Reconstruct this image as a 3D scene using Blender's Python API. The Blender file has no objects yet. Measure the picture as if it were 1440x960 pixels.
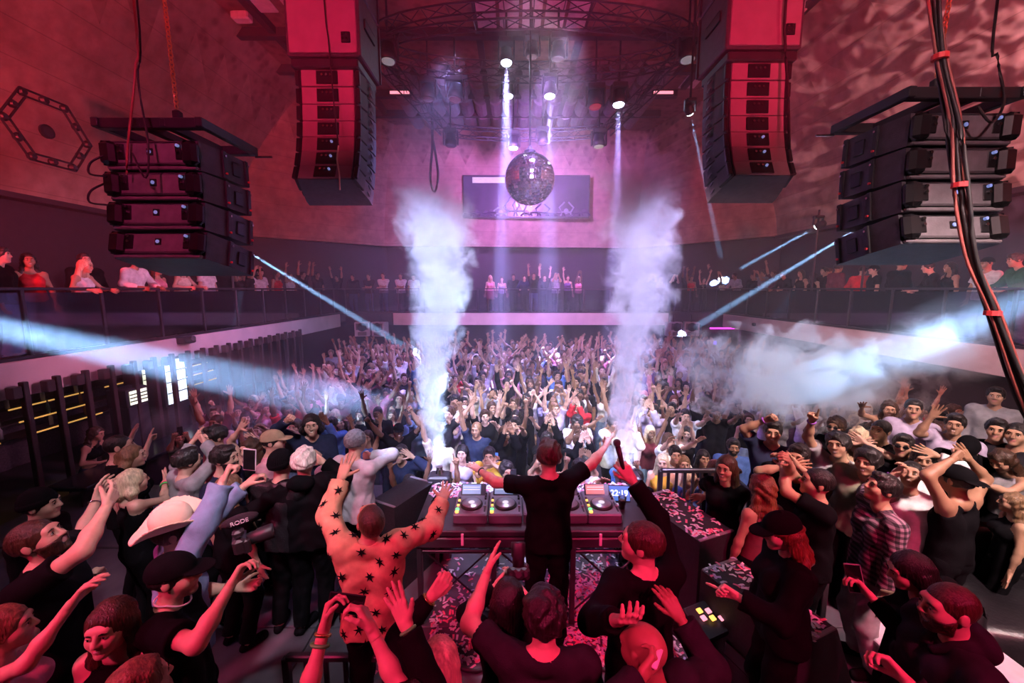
import bpy, math, random
import numpy as np
from mathutils import Vector, Matrix, Euler
R = math.radians
random.seed(7)
SC = bpy.context.scene
COL = SC.collection

# ------------------------------------------------------------------ camera
CAMZ = 4.0
PITCH = math.atan(74 / 560)
_s, _c = math.sin(PITCH), math.cos(PITCH)
cam = bpy.data.cameras.new('camera')
cam.sensor_width = 36.0
cam.lens = 14.0
cam.clip_start = 0.05
cam.clip_end = 200
cam_o = bpy.data.objects.new('camera', cam)
COL.objects.link(cam_o)
cam_o.location = (0, 0, CAMZ)
cam_o.rotation_euler = (math.pi / 2 - PITCH, 0, 0)
SC.camera = cam_o

def ray(px, py):
    x = (px - 720) / 560
    v = (480 - py) / 560
    return np.array([x, _c + v * _s, -_s + v * _c])
def atY(px, py, Y):
    d = ray(px, py); d = d * (Y / d[1]); return np.array([d[0], d[1], d[2] + CAMZ])
def atZ(px, py, Z):
    d = ray(px, py); d = d * ((Z - CAMZ) / d[2]); return np.array([d[0], d[1], d[2] + CAMZ])
def atX(px, py, X):
    d = ray(px, py); d = d * (X / d[0]); return np.array([d[0], d[1], d[2] + CAMZ])

# ------------------------------------------------------------------ colour management, world
SC.view_settings.view_transform = 'Standard'
SC.view_settings.look = 'None'
SC.view_settings.gamma = 1.0
SC.view_settings.use_curve_mapping = False
SC.view_settings.exposure = 0.0
SC.cycles.volume_bounces = 1
SC.cycles.max_bounces = 4
SC.cycles.diffuse_bounces = 2
SC.cycles.glossy_bounces = 2
SC.cycles.transmission_bounces = 2
SC.cycles.transparent_max_bounces = 16
SC.cycles.volume_step_rate = 5.0
SC.cycles.volume_max_steps = 96
SC.cycles.sample_clamp_indirect = 4.0
SC.cycles.adaptive_threshold = 0.02
w = bpy.data.worlds.new('world')
SC.world = w
w.use_nodes = True
w.node_tree.nodes['Background'].inputs[0].default_value = (0.20, 0.06, 0.17, 1)
w.node_tree.nodes['Background'].inputs[1].default_value = 0.035

# ------------------------------------------------------------------ lamps of the club and added spots
def spot(name, loc, target, col, power, angle=40, blend=0.5, rad=0.12):
    l = bpy.data.lights.new(name, 'SPOT')
    l.color = col; l.energy = power; l.spot_size = R(angle); l.spot_blend = blend; l.shadow_soft_size = rad
    o = bpy.data.objects.new(name, l); COL.objects.link(o)
    o.location = loc
    o.rotation_euler = (Vector(target) - Vector(loc)).to_track_quat('-Z', 'Y').to_euler()
    return o
RED = (1.0, 0.030, 0.13)
PINK = (1.0, 0.14, 0.36)
VIOLET = (0.50, 0.22, 1.0)
BLUE = (0.36, 0.34, 1.0)
ICE = (0.30, 0.56, 1.0)
WARM = (1.0, 0.86, 0.72)
LIGHTS = [
    # stage wash hung behind the camera: red and pink
    ('stage_wash_red', (-3.4, -1.6, 7.2), (-1.1, 1.5, 1.5), (1.0, .035, .17), 1900, 47, .8, .25),
    ('stage_wash_red', (3.0, -2.0, 7.4), (1.7, 1.6, 1.5), (1.0, .034, .16), 2600, 48, .8, .25),
    ('stage_wash_pink', (-6.4, -.4, 6.4), (-3.0, 2.6, 1.8), (1.0, .26, .46), 800, 52, .8, .25),
    # red wash on the walls, the speaker hangs and the ceiling
    ('wall_wash_red', (-7.4, 0.4, 5.4), (-10.6, 8.5, 8.8), (1.0, .045, .085), 4200, 120, .9, .3),
    ('wall_wash_red', (8.8, 0.4, 5.4), (10.4, 8.5, 8.8), (1.0, .10, .15), 3600, 120, .9, .3),
    ('hang_wash_red', (-1.6, .2, 6.4), (-3.1, 7.0, 8.4), (1.0, .02, .12), 3400, 40, .8, .2),
    ('hang_wash_red', (2.4, .2, 6.4), (4.0, 7.0, 8.4), (1.0, .02, .10), 3400, 40, .8, .2),
    ('hang_wash_red', (-2.6, .4, 7.4), (-4.0, 4.7, 5.1), (1.0, .06, .26), 700, 44, .8, .2),
    ('hang_wash_pink', (3.0, .2, 7.2), (4.6, 4.3, 5.1), (1.0, .50, .56), 520, 44, .8, .2),
    ('ceiling_wash_red', (0.6, 4.0, 6.8), (0.6, 8.6, 12.0), (1.0, .05, .26), 1900, 80, .9, .3),
    # light over the booth and the crowd
    ('booth_side_lilac', (-.8, 0.0, 7.4), (-2.3, 4.0, 1.9), (.95, .78, .92), 1300, 34, .8, .15),
    ('booth_wash_violet', (0.2, 6.4, 8.8), (0.3, 3.6, 1.4), (.80, .70, 1.0), 1500, 32, .8, .15),
    ('crowd_blinder_white', (0.5, 4.75, 7.0), (0.9, 7.6, 1.6), (1.0, .95, .86), 2900, 52, .8, .15),
    ('crowd_blinder_pink', (4.2, .4, 6.8), (4.5, 4.6, 1.5), (1.0, .70, .68), 3000, 60, .85, .2),
    ('crowd_blinder_blue', (-1.0, 8.0, 8.4), (-3.6, 10.4, 1.6), (.36, .36, 1.0), 3600, 74, .85, .2),
    ('crowd_blinder_violet', (1.0, 7.5, 8.6), (1.0, 14.0, 1.6), (.58, .38, 1.0), 3600, 70, .85, .2),
    ('hall_wash_violet', (0.8, 14.2, 8.9), (0.8, 21.0, 7.4), (.60, .22, 1.0), 5200, 125, .9, .3),
    ('hall_wash_violet', (0.8, 10.4, 9.2), (0.8, 11.4, 1.0), (.46, .22, 1.0), 4600, 100, .9, .3),
    # smoke jets picked out from the sides
    ('smoke_light_ice', (-2.7, 1.2, 6.2), (-.85, 4.45, 3.5), (.48, .56, 1.0), 6200, 36, .6, .1),
    ('smoke_light_lilac', (3.1, 1.4, 6.4), (1.37, 4.45, 3.4), (.58, .52, 1.0), 4600, 34, .6, .1),
    ('smoke_light_ice', (7.6, 3.4, 4.6), (4.6, 6.7, 3.4), (.42, .66, 1.0), 2600, 44, .6, .1),
    # unseen lamps added in mid-air to brighten the balcony fascia and guests
    ('balcony_fill_pink', (0.5, 6.6, 5.1), (-8.2, 9.2, 2.9), (1.0, .36, .66), 1900, 60, .9, .25),
    ('balcony_fill_pink', (1.0, 6.6, 5.1), (9.8, 9.4, 2.9), (1.0, .60, .64), 2000, 60, .9, .25),
    ('balcony_fill_pink', (0.8, 9.0, 6.8), (0.8, 18.5, 3.1), (.88, .42, .88), 2000, 66, .9, .25),
]
for a in LIGHTS:
    spot(*a)
# added noise-patterned spot standing in for mirror ball reflections on the wall
rp = spot('ripple_added_spot', (5.4, 3.0, 5.6), (10.2, 8.2, 8.6), (1.0, .42, .55), 5200, 62, .5, .02)
rp.data.use_nodes = True; nt = rp.data.node_tree; em = nt.nodes['Emission']
tc = nt.nodes.new('ShaderNodeTexCoord'); nz = nt.nodes.new('ShaderNodeTexNoise'); nz.inputs['Scale'].default_value = 26; nz.inputs['Detail'].default_value = 1.0; nz.inputs['Distortion'].default_value = 1.2
nt.links.new(tc.outputs['Normal'], nz.inputs['Vector']); rmp = nt.nodes.new('ShaderNodeMapRange'); rmp.inputs[1].default_value = .46; rmp.inputs[2].default_value = .66; rmp.inputs[4].default_value = 1.0
nt.links.new(nz.outputs['Fac'], rmp.inputs[0]); nt.links.new(rmp.outputs[0], em.inputs['Strength'])

# ------------------------------------------------------------------ materials
_M = {}
def mat(name, col, rough=.6, metal=0.0, var=.15, scale=6.0, bump=0.0, bscale=None, spec=.5, emit=None, estr=1.0, stretch=None, coat=0.0, alpha=1.0, trans=0.0):
    if name in _M: return _M[name]
    m = bpy.data.materials.new(name); m.use_nodes = True
    nt = m.node_tree; p = nt.nodes['Principled BSDF']
    p.inputs['Roughness'].default_value = rough
    p.inputs['Metallic'].default_value = metal
    p.inputs['Specular IOR Level'].default_value = spec
    if coat: p.inputs['Coat Weight'].default_value = coat
    if trans: p.inputs['Transmission Weight'].default_value = trans
    if alpha < 1: p.inputs['Alpha'].default_value = alpha
    c = tuple(col[:3])
    tc = nt.nodes.new('ShaderNodeTexCoord'); mp = nt.nodes.new('ShaderNodeMapping')
    nt.links.new(tc.outputs['Object'], mp.inputs[0])
    if stretch: mp.inputs['Scale'].default_value = stretch
    nz = nt.nodes.new('ShaderNodeTexNoise'); nz.inputs['Scale'].default_value = scale; nz.inputs['Detail'].default_value = 4
    nt.links.new(mp.outputs[0], nz.inputs['Vector'])
    cr = nt.nodes.new('ShaderNodeValToRGB')
    cr.color_ramp.elements[0].position = .3; cr.color_ramp.elements[1].position = .7
    cr.color_ramp.elements[0].color = (*[max(0, x * (1 - var)) for x in c], 1)
    cr.color_ramp.elements[1].color = (*[min(1, x * (1 + var)) for x in c], 1)
    nt.links.new(nz.outputs['Fac'], cr.inputs[0]); nt.links.new(cr.outputs[0], p.inputs['Base Color'])
    if bump:
        b = nt.nodes.new('ShaderNodeBump'); b.inputs['Strength'].default_value = bump; b.inputs['Distance'].default_value = .02
        n2 = nt.nodes.new('ShaderNodeTexNoise'); n2.inputs['Scale'].default_value = bscale or scale * 3; n2.inputs['Detail'].default_value = 3
        nt.links.new(mp.outputs[0], n2.inputs['Vector'])
        nt.links.new(n2.outputs['Fac'], b.inputs['Height']); nt.links.new(b.outputs[0], p.inputs['Normal'])
    if emit:
        p.inputs['Emission Color'].default_value = (*emit, 1); p.inputs['Emission Strength'].default_value = estr
    _M[name] = m
    return m

# ------------------------------------------------------------------ mesh collector
def frame(d, up=(0, 0, 1)):
    d = np.asarray(d, float); d = d / (np.linalg.norm(d) + 1e-12)
    u = np.asarray(up, float)
    if abs(np.dot(d, u)) > .98: u = np.array([0, 1., 0]) if abs(d[1]) < .9 else np.array([1., 0, 0])
    x = np.cross(u, d); x /= np.linalg.norm(x)
    return x, np.cross(d, x), d
class MB:
    def __init__(s): s.v = []; s.f = []; s.m = []; s.n = 0; s.mi = 0
    def add(s, v, f, mi=None):
        s.v.append(np.asarray(v, float).reshape(-1, 3)); k = s.n
        s.f += [tuple(i + k for i in q) for q in f]
        s.m += [s.mi if mi is None else mi] * len(f)
        s.n += len(s.v[-1]); return s
    def box(s, c, d, rot=None, mi=None, taper=None):
        h = np.array(d, float) / 2
        P = np.array([[x, y, z] for x in (-1, 1) for y in (-1, 1) for z in (-1, 1)], float)
        if taper is not None:
            P[:, :2] *= np.where(P[:, 2:3] > 0, np.array(taper), 1.0)
        P *= h
        if rot is not None: P = P @ np.array(Euler(rot).to_matrix()).T
        return s.add(P + np.array(c), [(0, 1, 3, 2), (4, 6, 7, 5), (0, 4, 5, 1), (2, 3, 7, 6), (0, 2, 6, 4), (1, 5, 7, 3)], mi)
    def bbox(s, c, d, b=.01, rot=None, mi=None):
        # box with chamfered vertical and horizontal edges
        hx, hy, hz = [x / 2 for x in d]; b = min(b, hx * .9, hy * .9, hz * .9)
        def ring(x, y, z): return [(-x + b, -y, z), (x - b, -y, z), (x, -y + b, z), (x, y - b, z), (x - b, y, z), (-x + b, y, z), (-x, y - b, z), (-x, -y + b, z)]
        V = ring(hx - b, hy - b, -hz) + ring(hx, hy, -hz + b) + ring(hx, hy, hz - b) + ring(hx - b, hy - b, hz)
        F = [tuple(range(7, -1, -1)), tuple(range(24, 32))]
        for k in range(3):
            for i in range(8):
                j = (i + 1) % 8; F.append((k * 8 + i, k * 8 + j, k * 8 + 8 + j, k * 8 + 8 + i))
        V = np.array(V, float)
        if rot is not None: V = V @ np.array(Euler(rot).to_matrix()).T
        return s.add(V + np.array(c), F, mi)
    def cyl(s, a, b, r1, r2=None, n=12, cap=True, mi=None):
        r2 = r1 if r2 is None else r2
        a = np.array(a, float); b = np.array(b, float); x, y, _ = frame(b - a)
        t = np.arange(n) * 2 * math.pi / n
        C = np.cos(t)[:, None] * x + np.sin(t)[:, None] * y
        F = [(i, (i + 1) % n, n + (i + 1) % n, n + i) for i in range(n)]
        if cap: F += [tuple(range(n - 1, -1, -1)), tuple(range(n, 2 * n))]
        return s.add(np.vstack([a + C * r1, b + C * r2]), F, mi)
    def tube(s, pts, r, n=8, mi=None, closed=False):
        P = [np.array(p, float) for p in pts]; rings = []; m = len(P); up = (0, 0, 1)
        rr = r if hasattr(r, '__len__') else [r] * m
        t = np.arange(n) * 2 * math.pi / n
        for i in range(m):
            d = (P[(i + 1) % m] - P[i - 1]) if closed else (P[min(i + 1, m - 1)] - P[max(i - 1, 0)])
            x, y, dd = frame(d, up)
            rings.append(P[i] + (np.cos(t)[:, None] * x + np.sin(t)[:, None] * y) * rr[i])
        F = []
        for i in range(m if closed else m - 1):
            for k in range(n):
                F.append((i * n + k, i * n + (k + 1) % n, ((i + 1) % m) * n + (k + 1) % n, ((i + 1) % m) * n + k))
        if not closed: F += [tuple(range(n - 1, -1, -1)), tuple(range((m - 1) * n, m * n))]
        return s.add(np.vstack(rings), F, mi)
    def ball(s, c, r, nu=12, nv=8, mi=None, mtx=None):
        r = np.array([r] * 3 if not hasattr(r, '__len__') else r, float); V = [(0, 0, -1)]
        for j in range(1, nv):
            p = -math.pi / 2 + math.pi * j / nv
            for i in range(nu):
                t = 2 * math.pi * i / nu; V.append((math.cos(p) * math.cos(t), math.cos(p) * math.sin(t), math.sin(p)))
        V.append((0, 0, 1)); F = []
        for i in range(nu):
            k = (i + 1) % nu; F.append((0, 1 + k, 1 + i))
            for j in range(nv - 2): F.append((1 + j * nu + i, 1 + j * nu + k, 1 + (j + 1) * nu + k, 1 + (j + 1) * nu + i))
            F.append((1 + (nv - 2) * nu + i, 1 + (nv - 2) * nu + k, 1 + (nv - 1) * nu))
        V = np.array(V) * r
        if mtx is not None: V = V @ np.array(mtx).T
        return s.add(V + np.array(c), F, mi)
    def lathe(s, c, prof, n=20, mi=None, axis=(0, 0, 1)):
        x, y, d = frame(axis); t = np.arange(n) * 2 * math.pi / n; V = []
        for (r, z) in prof: V.append(np.array(c) + d * z + (np.cos(t)[:, None] * x + np.sin(t)[:, None] * y) * max(r, 1e-4))
        F = []
        for j in range(len(prof) - 1):
            for i in range(n): F.append((j * n + i, j * n + (i + 1) % n, (j + 1) * n + (i + 1) % n, (j + 1) * n + i))
        F += [tuple(range(n - 1, -1, -1)), tuple(range((len(prof) - 1) * n, len(prof) * n))]
        return s.add(np.vstack(V), F, mi)
    def prism(s, poly, a, b, mi=None):
        # poly: list of 3D points of one face, swept by vector b-a
        P = np.array(poly, float); o = np.array(b, float) - np.array(a, float); n = len(P)
        F = [tuple(range(n - 1, -1, -1)), tuple(range(n, 2 * n))] + [(i, (i + 1) % n, n + (i + 1) % n, n + i) for i in range(n)]
        return s.add(np.vstack([P, P + o]), F, mi)
    def obj(s, name, mats, parent=None, smooth=False, loc=None, rot=None):
        me = mesh_from(name, np.vstack(s.v), s.f, s.m, smooth)
        return put(name, me, mats, parent, loc, rot)
def mesh_from(name, V, F, mi=None, smooth=False):
    me = bpy.data.meshes.new(name); me.from_pydata(np.asarray(V).tolist(), [], F if isinstance(F, list) else F.tolist())
    if mi is not None and len(mi): me.polygons.foreach_set('material_index', np.asarray(mi, dtype=np.int32))
    if smooth: me.polygons.foreach_set('use_smooth', np.ones(len(me.polygons), bool))
    me.update(); return me
def put(name, me, mats, parent=None, loc=None, rot=None):
    o = bpy.data.objects.new(name, me); COL.objects.link(o)
    mats = mats if isinstance(mats, (list, tuple)) else [mats]
    if me is not None and len(me.materials) == 0:
        for x in mats: me.materials.append(x)
    if parent is not None: o.parent = parent
    if loc is not None: o.location = loc
    if rot is not None: o.rotation_euler = rot
    return o
def tag(o, label=None, cat=None, group=None, kind=None):
    if label: o['label'] = label
    if cat: o['category'] = cat
    if group: o['group'] = group
    if kind: o['kind'] = kind
    return o
def empty(name, loc=(0, 0, 0), rz=0.0, rot=None):
    o = bpy.data.objects.new(name, None); COL.objects.link(o)
    o.location = loc; o.rotation_euler = rot if rot else (0, 0, rz); o.empty_display_size = .1
    return o
def copy_tree(o, parent=None):
    c = o.copy(); COL.objects.link(c); c.parent = parent
    for ch in list(KIDS.get(o.name, [])) or [x for x in o.children]: copy_tree(ch, c)
    return c
KIDS = {}
BLACK = mat('black_powder_coat', (.022, .022, .026), .45, .0, .2)
STEEL = mat('dark_truss_steel', (.06, .055, .065), .35, .8, .15)
CHROME = mat('bright_chrome', (.7, .7, .72), .2, 1.0, .05)
RUBBER = mat('black_rubber_cable', (.02, .018, .02), .55)
def unit(v): v = np.asarray(v, float); return v / (np.linalg.norm(v) + 1e-9)
# ------------------------------------------------------------------ the hall
STAGE = 0.8; BALC = 2.9; SOF = 6.1; CEIL = 11.8; RAILZ = 4.0
BXL, BXR, BYB = -7.5, 9.2, 18.0       # balcony fronts
def wall_mat(name, tint):
    m = bpy.data.materials.new(name); m.use_nodes = True; nt = m.node_tree; p = nt.nodes['Principled BSDF']
    p.inputs['Roughness'].default_value = .8; p.inputs['Specular IOR Level'].default_value = .25
    tc = nt.nodes.new('ShaderNodeTexCoord')
    n1 = nt.nodes.new('ShaderNodeTexNoise'); n1.inputs['Scale'].default_value = .55; n1.inputs['Detail'].default_value = 8; n1.inputs['Roughness'].default_value = .65
    n2 = nt.nodes.new('ShaderNodeTexNoise'); n2.inputs['Scale'].default_value = 3.2; n2.inputs['Detail'].default_value = 6
    nt.links.new(tc.outputs['Object'], n1.inputs['Vector']); nt.links.new(tc.outputs['Object'], n2.inputs['Vector'])
    cr = nt.nodes.new('ShaderNodeValToRGB'); e = cr.color_ramp.elements
    e[0].position = .32; e[1].position = .68
    e[0].color = (tint[0] * .55, tint[1] * .50, tint[2] * .48, 1); e[1].color = (*tint, 1)
    nt.links.new(n1.outputs['Fac'], cr.inputs[0])
    cr2 = nt.nodes.new('ShaderNodeValToRGB'); cr2.color_ramp.elements[0].position = .35; cr2.color_ramp.elements[1].position = .6
    cr2.color_ramp.elements[0].color = (.72, .72, .72, 1); cr2.color_ramp.elements[1].color = (1, 1, 1, 1)
    nt.links.new(n2.outputs['Fac'], cr2.inputs[0])
    mx = nt.nodes.new('ShaderNodeMix'); mx.data_type = 'RGBA'; mx.blend_type = 'MULTIPLY'; mx.inputs[0].default_value = .8
    nt.links.new(cr.outputs[0], mx.inputs[6]); nt.links.new(cr2.outputs[0], mx.inputs[7])
    # faint board-form seams
    sp = nt.nodes.new('ShaderNodeSeparateXYZ'); nt.links.new(tc.outputs['Object'], sp.inputs[0])
    m1 = nt.nodes.new('ShaderNodeMath'); m1.operation = 'FRACT'; md = nt.nodes.new('ShaderNodeMath'); md.operation = 'DIVIDE'; md.inputs[1].default_value = .62
    nt.links.new(sp.outputs['Z'], md.inputs[0]); nt.links.new(md.outputs[0], m1.inputs[0])
    lt = nt.nodes.new('ShaderNodeMath'); lt.operation = 'LESS_THAN'; lt.inputs[1].default_value = .028; nt.links.new(m1.outputs[0], lt.inputs[0])
    m3 = nt.nodes.new('ShaderNodeMix'); m3.data_type = 'RGBA'; m3.blend_type = 'MULTIPLY'
    ms = nt.nodes.new('ShaderNodeMath'); ms.operation = 'MULTIPLY'; ms.inputs[1].default_value = .38; nt.links.new(lt.outputs[0], ms.inputs[0])
    nt.links.new(ms.outputs[0], m3.inputs[0]); nt.links.new(mx.outputs[2], m3.inputs[6]); m3.inputs[7].default_value = (.2, .2, .2, 1)
    # painted stencil border hanging from the cornice
    sy = nt.nodes.new('ShaderNodeMath'); sy.operation = 'ADD'; nt.links.new(sp.outputs['Y'], sy.inputs[0]); nt.links.new(sp.outputs['X'], sy.inputs[1])
    pp = nt.nodes.new('ShaderNodeMath'); pp.operation = 'PINGPONG'; pp.inputs[1].default_value = .55; nt.links.new(sy.outputs[0], pp.inputs[0])
    pm = nt.nodes.new('ShaderNodeMath'); pm.operation = 'MULTIPLY_ADD'; pm.inputs[1].default_value = -1.9; pm.inputs[2].default_value = CEIL - .75; nt.links.new(pp.outputs[0], pm.inputs[0])
    gt = nt.nodes.new('ShaderNodeMath'); gt.operation = 'GREATER_THAN'; nt.links.new(sp.outputs['Z'], gt.inputs[0]); nt.links.new(pm.outputs[0], gt.inputs[1])
    wv = nt.nodes.new('ShaderNodeTexVoronoi'); wv.inputs['Scale'].default_value = 3.0; nt.links.new(tc.outputs['Object'], wv.inputs['Vector'])
    wr = nt.nodes.new('ShaderNodeMapRange'); wr.inputs[1].default_value = .15; wr.inputs[2].default_value = .45; wr.inputs[3].default_value = .75; wr.inputs[4].default_value = .25; nt.links.new(wv.outputs['Distance'], wr.inputs[0])
    gm = nt.nodes.new('ShaderNodeMath'); gm.operation = 'MULTIPLY'; nt.links.new(gt.outputs[0], gm.inputs[0]); nt.links.new(wr.outputs[0], gm.inputs[1])
    m4 = nt.nodes.new('ShaderNodeMix'); m4.data_type = 'RGBA'; nt.links.new(gm.outputs[0], m4.inputs[0]); nt.links.new(m3.outputs[2], m4.inputs[6]); m4.inputs[7].default_value = (.10, .045, .04, 1)
    nt.links.new(m4.outputs[2], p.inputs['Base Color'])
    b = nt.nodes.new('ShaderNodeBump'); b.inputs['Strength'].default_value = .35; b.inputs['Distance'].default_value = .05
    nt.links.new(n2.outputs['Fac'], b.inputs['Height']); nt.links.new(b.outputs[0], p.inputs['Normal'])
    return m
WALL = wall_mat('worn_plaster', (.50, .36, .28))
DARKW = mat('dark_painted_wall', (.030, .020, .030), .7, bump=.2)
FASCIA = mat('pale_fascia_paint', (.62, .48, .48), .6, var=.10, scale=2.2, bump=.1)
FLOORM = mat('dance_floor_black', (.03, .026, .03), .4, var=.3)
STAGEM = mat('stage_deck_vinyl', (.085, .078, .095), .38, var=.35, scale=3, bump=.1)
CARPET = mat('balcony_carpet', (.045, .03, .05), .85, var=.3, scale=20)

bot = [(-11.3, -5), (-11.3, 16.2), (-6.4, 20.4), (6.6, 21.4), (10.9, 16.4), (10.9, -5)]
top = [(-8.7, -5), (-8.4, 16.8), (-5.8, 20.6), (7.0, 21.4), (8.4, 17.6), (9.8, -5)]
names = ['wall_left', 'wall_corner_left', 'wall_back', 'wall_corner_right', 'wall_right']
for i, nm in enumerate(names):
    b = MB(); a0, a1, c0, c1 = [np.array((*q, 0)) for q in (bot[i], bot[i + 1], top[i], top[i + 1])]
    nrm = np.cross(a1 - a0, (0, 0, 1.)); nrm /= np.linalg.norm(nrm); th = nrm * .35
    rows = 8; V = []
    for k in range(rows + 1):
        t = k / rows; e = t ** 1.7; z = SOF + (CEIL - SOF) * t
        V += [a0 + (c0 - a0) * e + (0, 0, z), a1 + (c1 - a1) * e + (0, 0, z)]
    V = np.array(V); V2 = V + th; n = len(V)
    F = []
    for k in range(rows):
        q = 2 * k; F += [(q, q + 1, q + 3, q + 2), (n + q, n + q + 2, n + q + 3, n + q + 1)]
    F += [(0, n, n + 1, 1), (n - 2, n - 1, 2 * n - 1, 2 * n - 2)]
    b.add(np.vstack([V, V2]), F)
    tag(b.obj(nm, WALL), kind='structure')
# lower walls (behind the balcony and under it)
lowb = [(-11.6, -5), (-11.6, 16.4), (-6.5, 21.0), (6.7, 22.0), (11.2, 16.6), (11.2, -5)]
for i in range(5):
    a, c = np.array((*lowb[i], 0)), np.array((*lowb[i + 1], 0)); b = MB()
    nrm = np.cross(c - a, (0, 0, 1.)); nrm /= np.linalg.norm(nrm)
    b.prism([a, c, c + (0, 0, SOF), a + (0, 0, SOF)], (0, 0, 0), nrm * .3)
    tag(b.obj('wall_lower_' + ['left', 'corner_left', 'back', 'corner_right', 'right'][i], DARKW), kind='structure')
tag(MB().box((-.2, -5.2, 6), (23, .3, 12.4)).obj('wall_behind', DARKW), kind='structure')
# floor, stage, ceiling slab
tag(MB().box((-.2, 8.4, -.15), (23.2, 27.4, .3)).obj('floor', FLOORM), kind='structure')
b = MB(); b.box((.25, -.1, STAGE / 2 - .02), (17.0, 9.38, STAGE - .04), mi=0)
stage = tag(b.obj('stage_platform', [BLACK]), 'raised black stage platform in front of the dance floor', 'stage')
sx = np.linspace(-8.2, 8.7, 9); sy = np.linspace(-4.78, 4.58, 9)
pme = None
for i in range(8):
    for j in range(8):
        w_, d_ = sx[1] - sx[0] - .012, sy[1] - sy[0] - .012
        if pme is None:
            q = MB(); q.bbox((0, 0, 0), (w_, d_, .04), .005); pme = mesh_from('deck_panel', np.vstack(q.v), q.f, q.m)
        put('deck_panel', pme, STAGEM, stage, ((sx[i] + sx[i + 1]) / 2, (sy[j] + sy[j + 1]) / 2, STAGE - .02))
tag(MB().box((-.2, 8.4, CEIL + .15), (23.2, 27.4, .3)).obj('ceiling', wall_mat('painted_ceiling', (.36, .20, .17))), kind='structure')
# balcony: U of slabs with fascia
def balcony(nm, poly, fa, fb, inward):
    b = MB(); P = [np.array((*p, BALC - .36)) for p in poly]; b.prism(P, (0, 0, 0), (0, 0, .36)); tag(b.obj('floor_balcony_' + nm, [CARPET]), kind='structure')
balcony('left', [(BXL, -5), (BXL, BYB), (-11.6, BYB), (-11.6, -5)], 0, 0, 0)
balcony('right', [(BXR, -5), (11.2, -5), (11.2, BYB), (BXR, BYB)], 0, 0, 0)
balcony('back', [(-11.6, BYB), (11.2, BYB), (11.2, 22.0), (-11.6, 22.0)], 0, 0, 0)
FZ0, FZ1 = 2.38, 2.92
for nm, c, d in [('left', (BXL + .03, 6.1, 0), (.10, 22.2, 0)), ('right', (BXR - .03, 6.1, 0), (.10, 22.2, 0)), ('back', (.85, BYB - .03, 0), (12.4, .10, 0))]:
    q = MB(); q.bbox((c[0], c[1], (FZ0 + FZ1) / 2), (d[0], d[1], FZ1 - FZ0), .012)
    tag(q.obj('trim_fascia_' + nm, FASCIA), kind='structure')
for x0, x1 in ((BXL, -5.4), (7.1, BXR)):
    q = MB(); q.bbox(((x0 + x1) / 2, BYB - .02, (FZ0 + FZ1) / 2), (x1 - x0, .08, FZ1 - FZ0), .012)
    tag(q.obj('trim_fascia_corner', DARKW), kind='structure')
# soffit over the balcony
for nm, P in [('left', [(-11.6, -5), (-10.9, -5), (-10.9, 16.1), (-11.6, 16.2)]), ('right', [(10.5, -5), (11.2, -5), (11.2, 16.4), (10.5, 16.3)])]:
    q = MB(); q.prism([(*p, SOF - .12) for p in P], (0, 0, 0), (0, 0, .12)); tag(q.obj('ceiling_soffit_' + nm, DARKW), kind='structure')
# ------------------------------------------------------------------ helpers for rods and trusses
_u = MB(); _u.cyl((0, 0, 0), (0, 0, 1), 1, n=7); UNIT = mesh_from('strut', np.vstack(_u.v), _u.f, None, False)
UNITM = {}
def strut(parent, a, b, r, m, name='brace', sub=None):
    a = Vector(a); b = Vector(b); d = b - a
    if m.name not in UNITM: UNITM[m.name] = UNIT.copy(); UNITM[m.name].materials.append(m)
    o = bpy.data.objects.new(name, UNITM[m.name]); COL.objects.link(o)
    if parent is not None: o.parent = parent
    q = d.to_track_quat('Z', 'Y').to_matrix().to_4x4()
    o.matrix_local = Matrix.Translation(a) @ q @ Matrix.Diagonal((r, r, d.length, 1))
    return o
def truss(label, path, size, m, closed=False, rc=.026, rb=.013, group=None, name='lighting_truss', step=1):
    root = empty(name, (0, 0, 0)); tag(root, label, 'truss', group)
    P = [np.array(p, float) for p in path]; n = len(P); h = size / 2; cor = []
    for i in range(n):
        d = (P[(i + 1) % n] - P[i - 1]) if closed else P[min(i + 1, n - 1)] - P[max(i - 1, 0)]
        x, y, _ = frame(d); cor.append([P[i] + x * sx_ * h + y * sy_ * h for sx_, sy_ in ((-1, -1), (1, -1), (1, 1), (-1, 1))])
    for k in range(4):
        MB().tube([c[k] for c in cor], rc, 7, closed=closed).obj('chord', m, root, True)
    for i in range(n if closed else n - 1):
        j = (i + 1) % n
        for k in range(4):
            q = (k + 1) % 4
            if i % 2 == 0: strut(root, cor[i][k], cor[j][q], rb, m)
            else: strut(root, cor[i][q], cor[j][k], rb, m)
            if k in (0, 2): strut(root, cor[i][k], cor[i][q], rb, m)
    return root
# ring truss over the floor and the arcs behind it
RC = np.array([.55, 12.2, 10.75])
truss('large oval black lighting truss hung over the dance floor', [RC + (4.35 * math.cos(t), 1.35 * math.sin(t), 0) for t in np.arange(36) * 2 * math.pi / 36], .42, STEEL, True)
truss('curved black truss bar hung in front of the back wall above the mirror ball', [np.array([.55 + 3.75 * math.sin(t), 17.6 - 1.2 * (1 - math.cos(t)) * 1.0, 10.35]) for t in np.linspace(-1, 1, 15)], .36, STEEL)
for sgn, w_ in ((-1, 'by the frayed rope array'), (1, 'by the confetti strewn array')):
    c = .55 + sgn * 3.9
    truss('sloping truss behind the oval truss ' + w_, [np.array([c + sgn * .55 - sgn * .15 * k, 12.6 + .55 * k, 10.7 - .05 * k]) for k in range(9)], .34, STEEL)
    truss('upright truss mast ending the oval truss ' + w_, [np.array([.55 + sgn * 4.5, 11.6 - .12 * k, 10.5 + .2 * k]) for k in range(7)], .40, STEEL, name='truss_mast')
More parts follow.
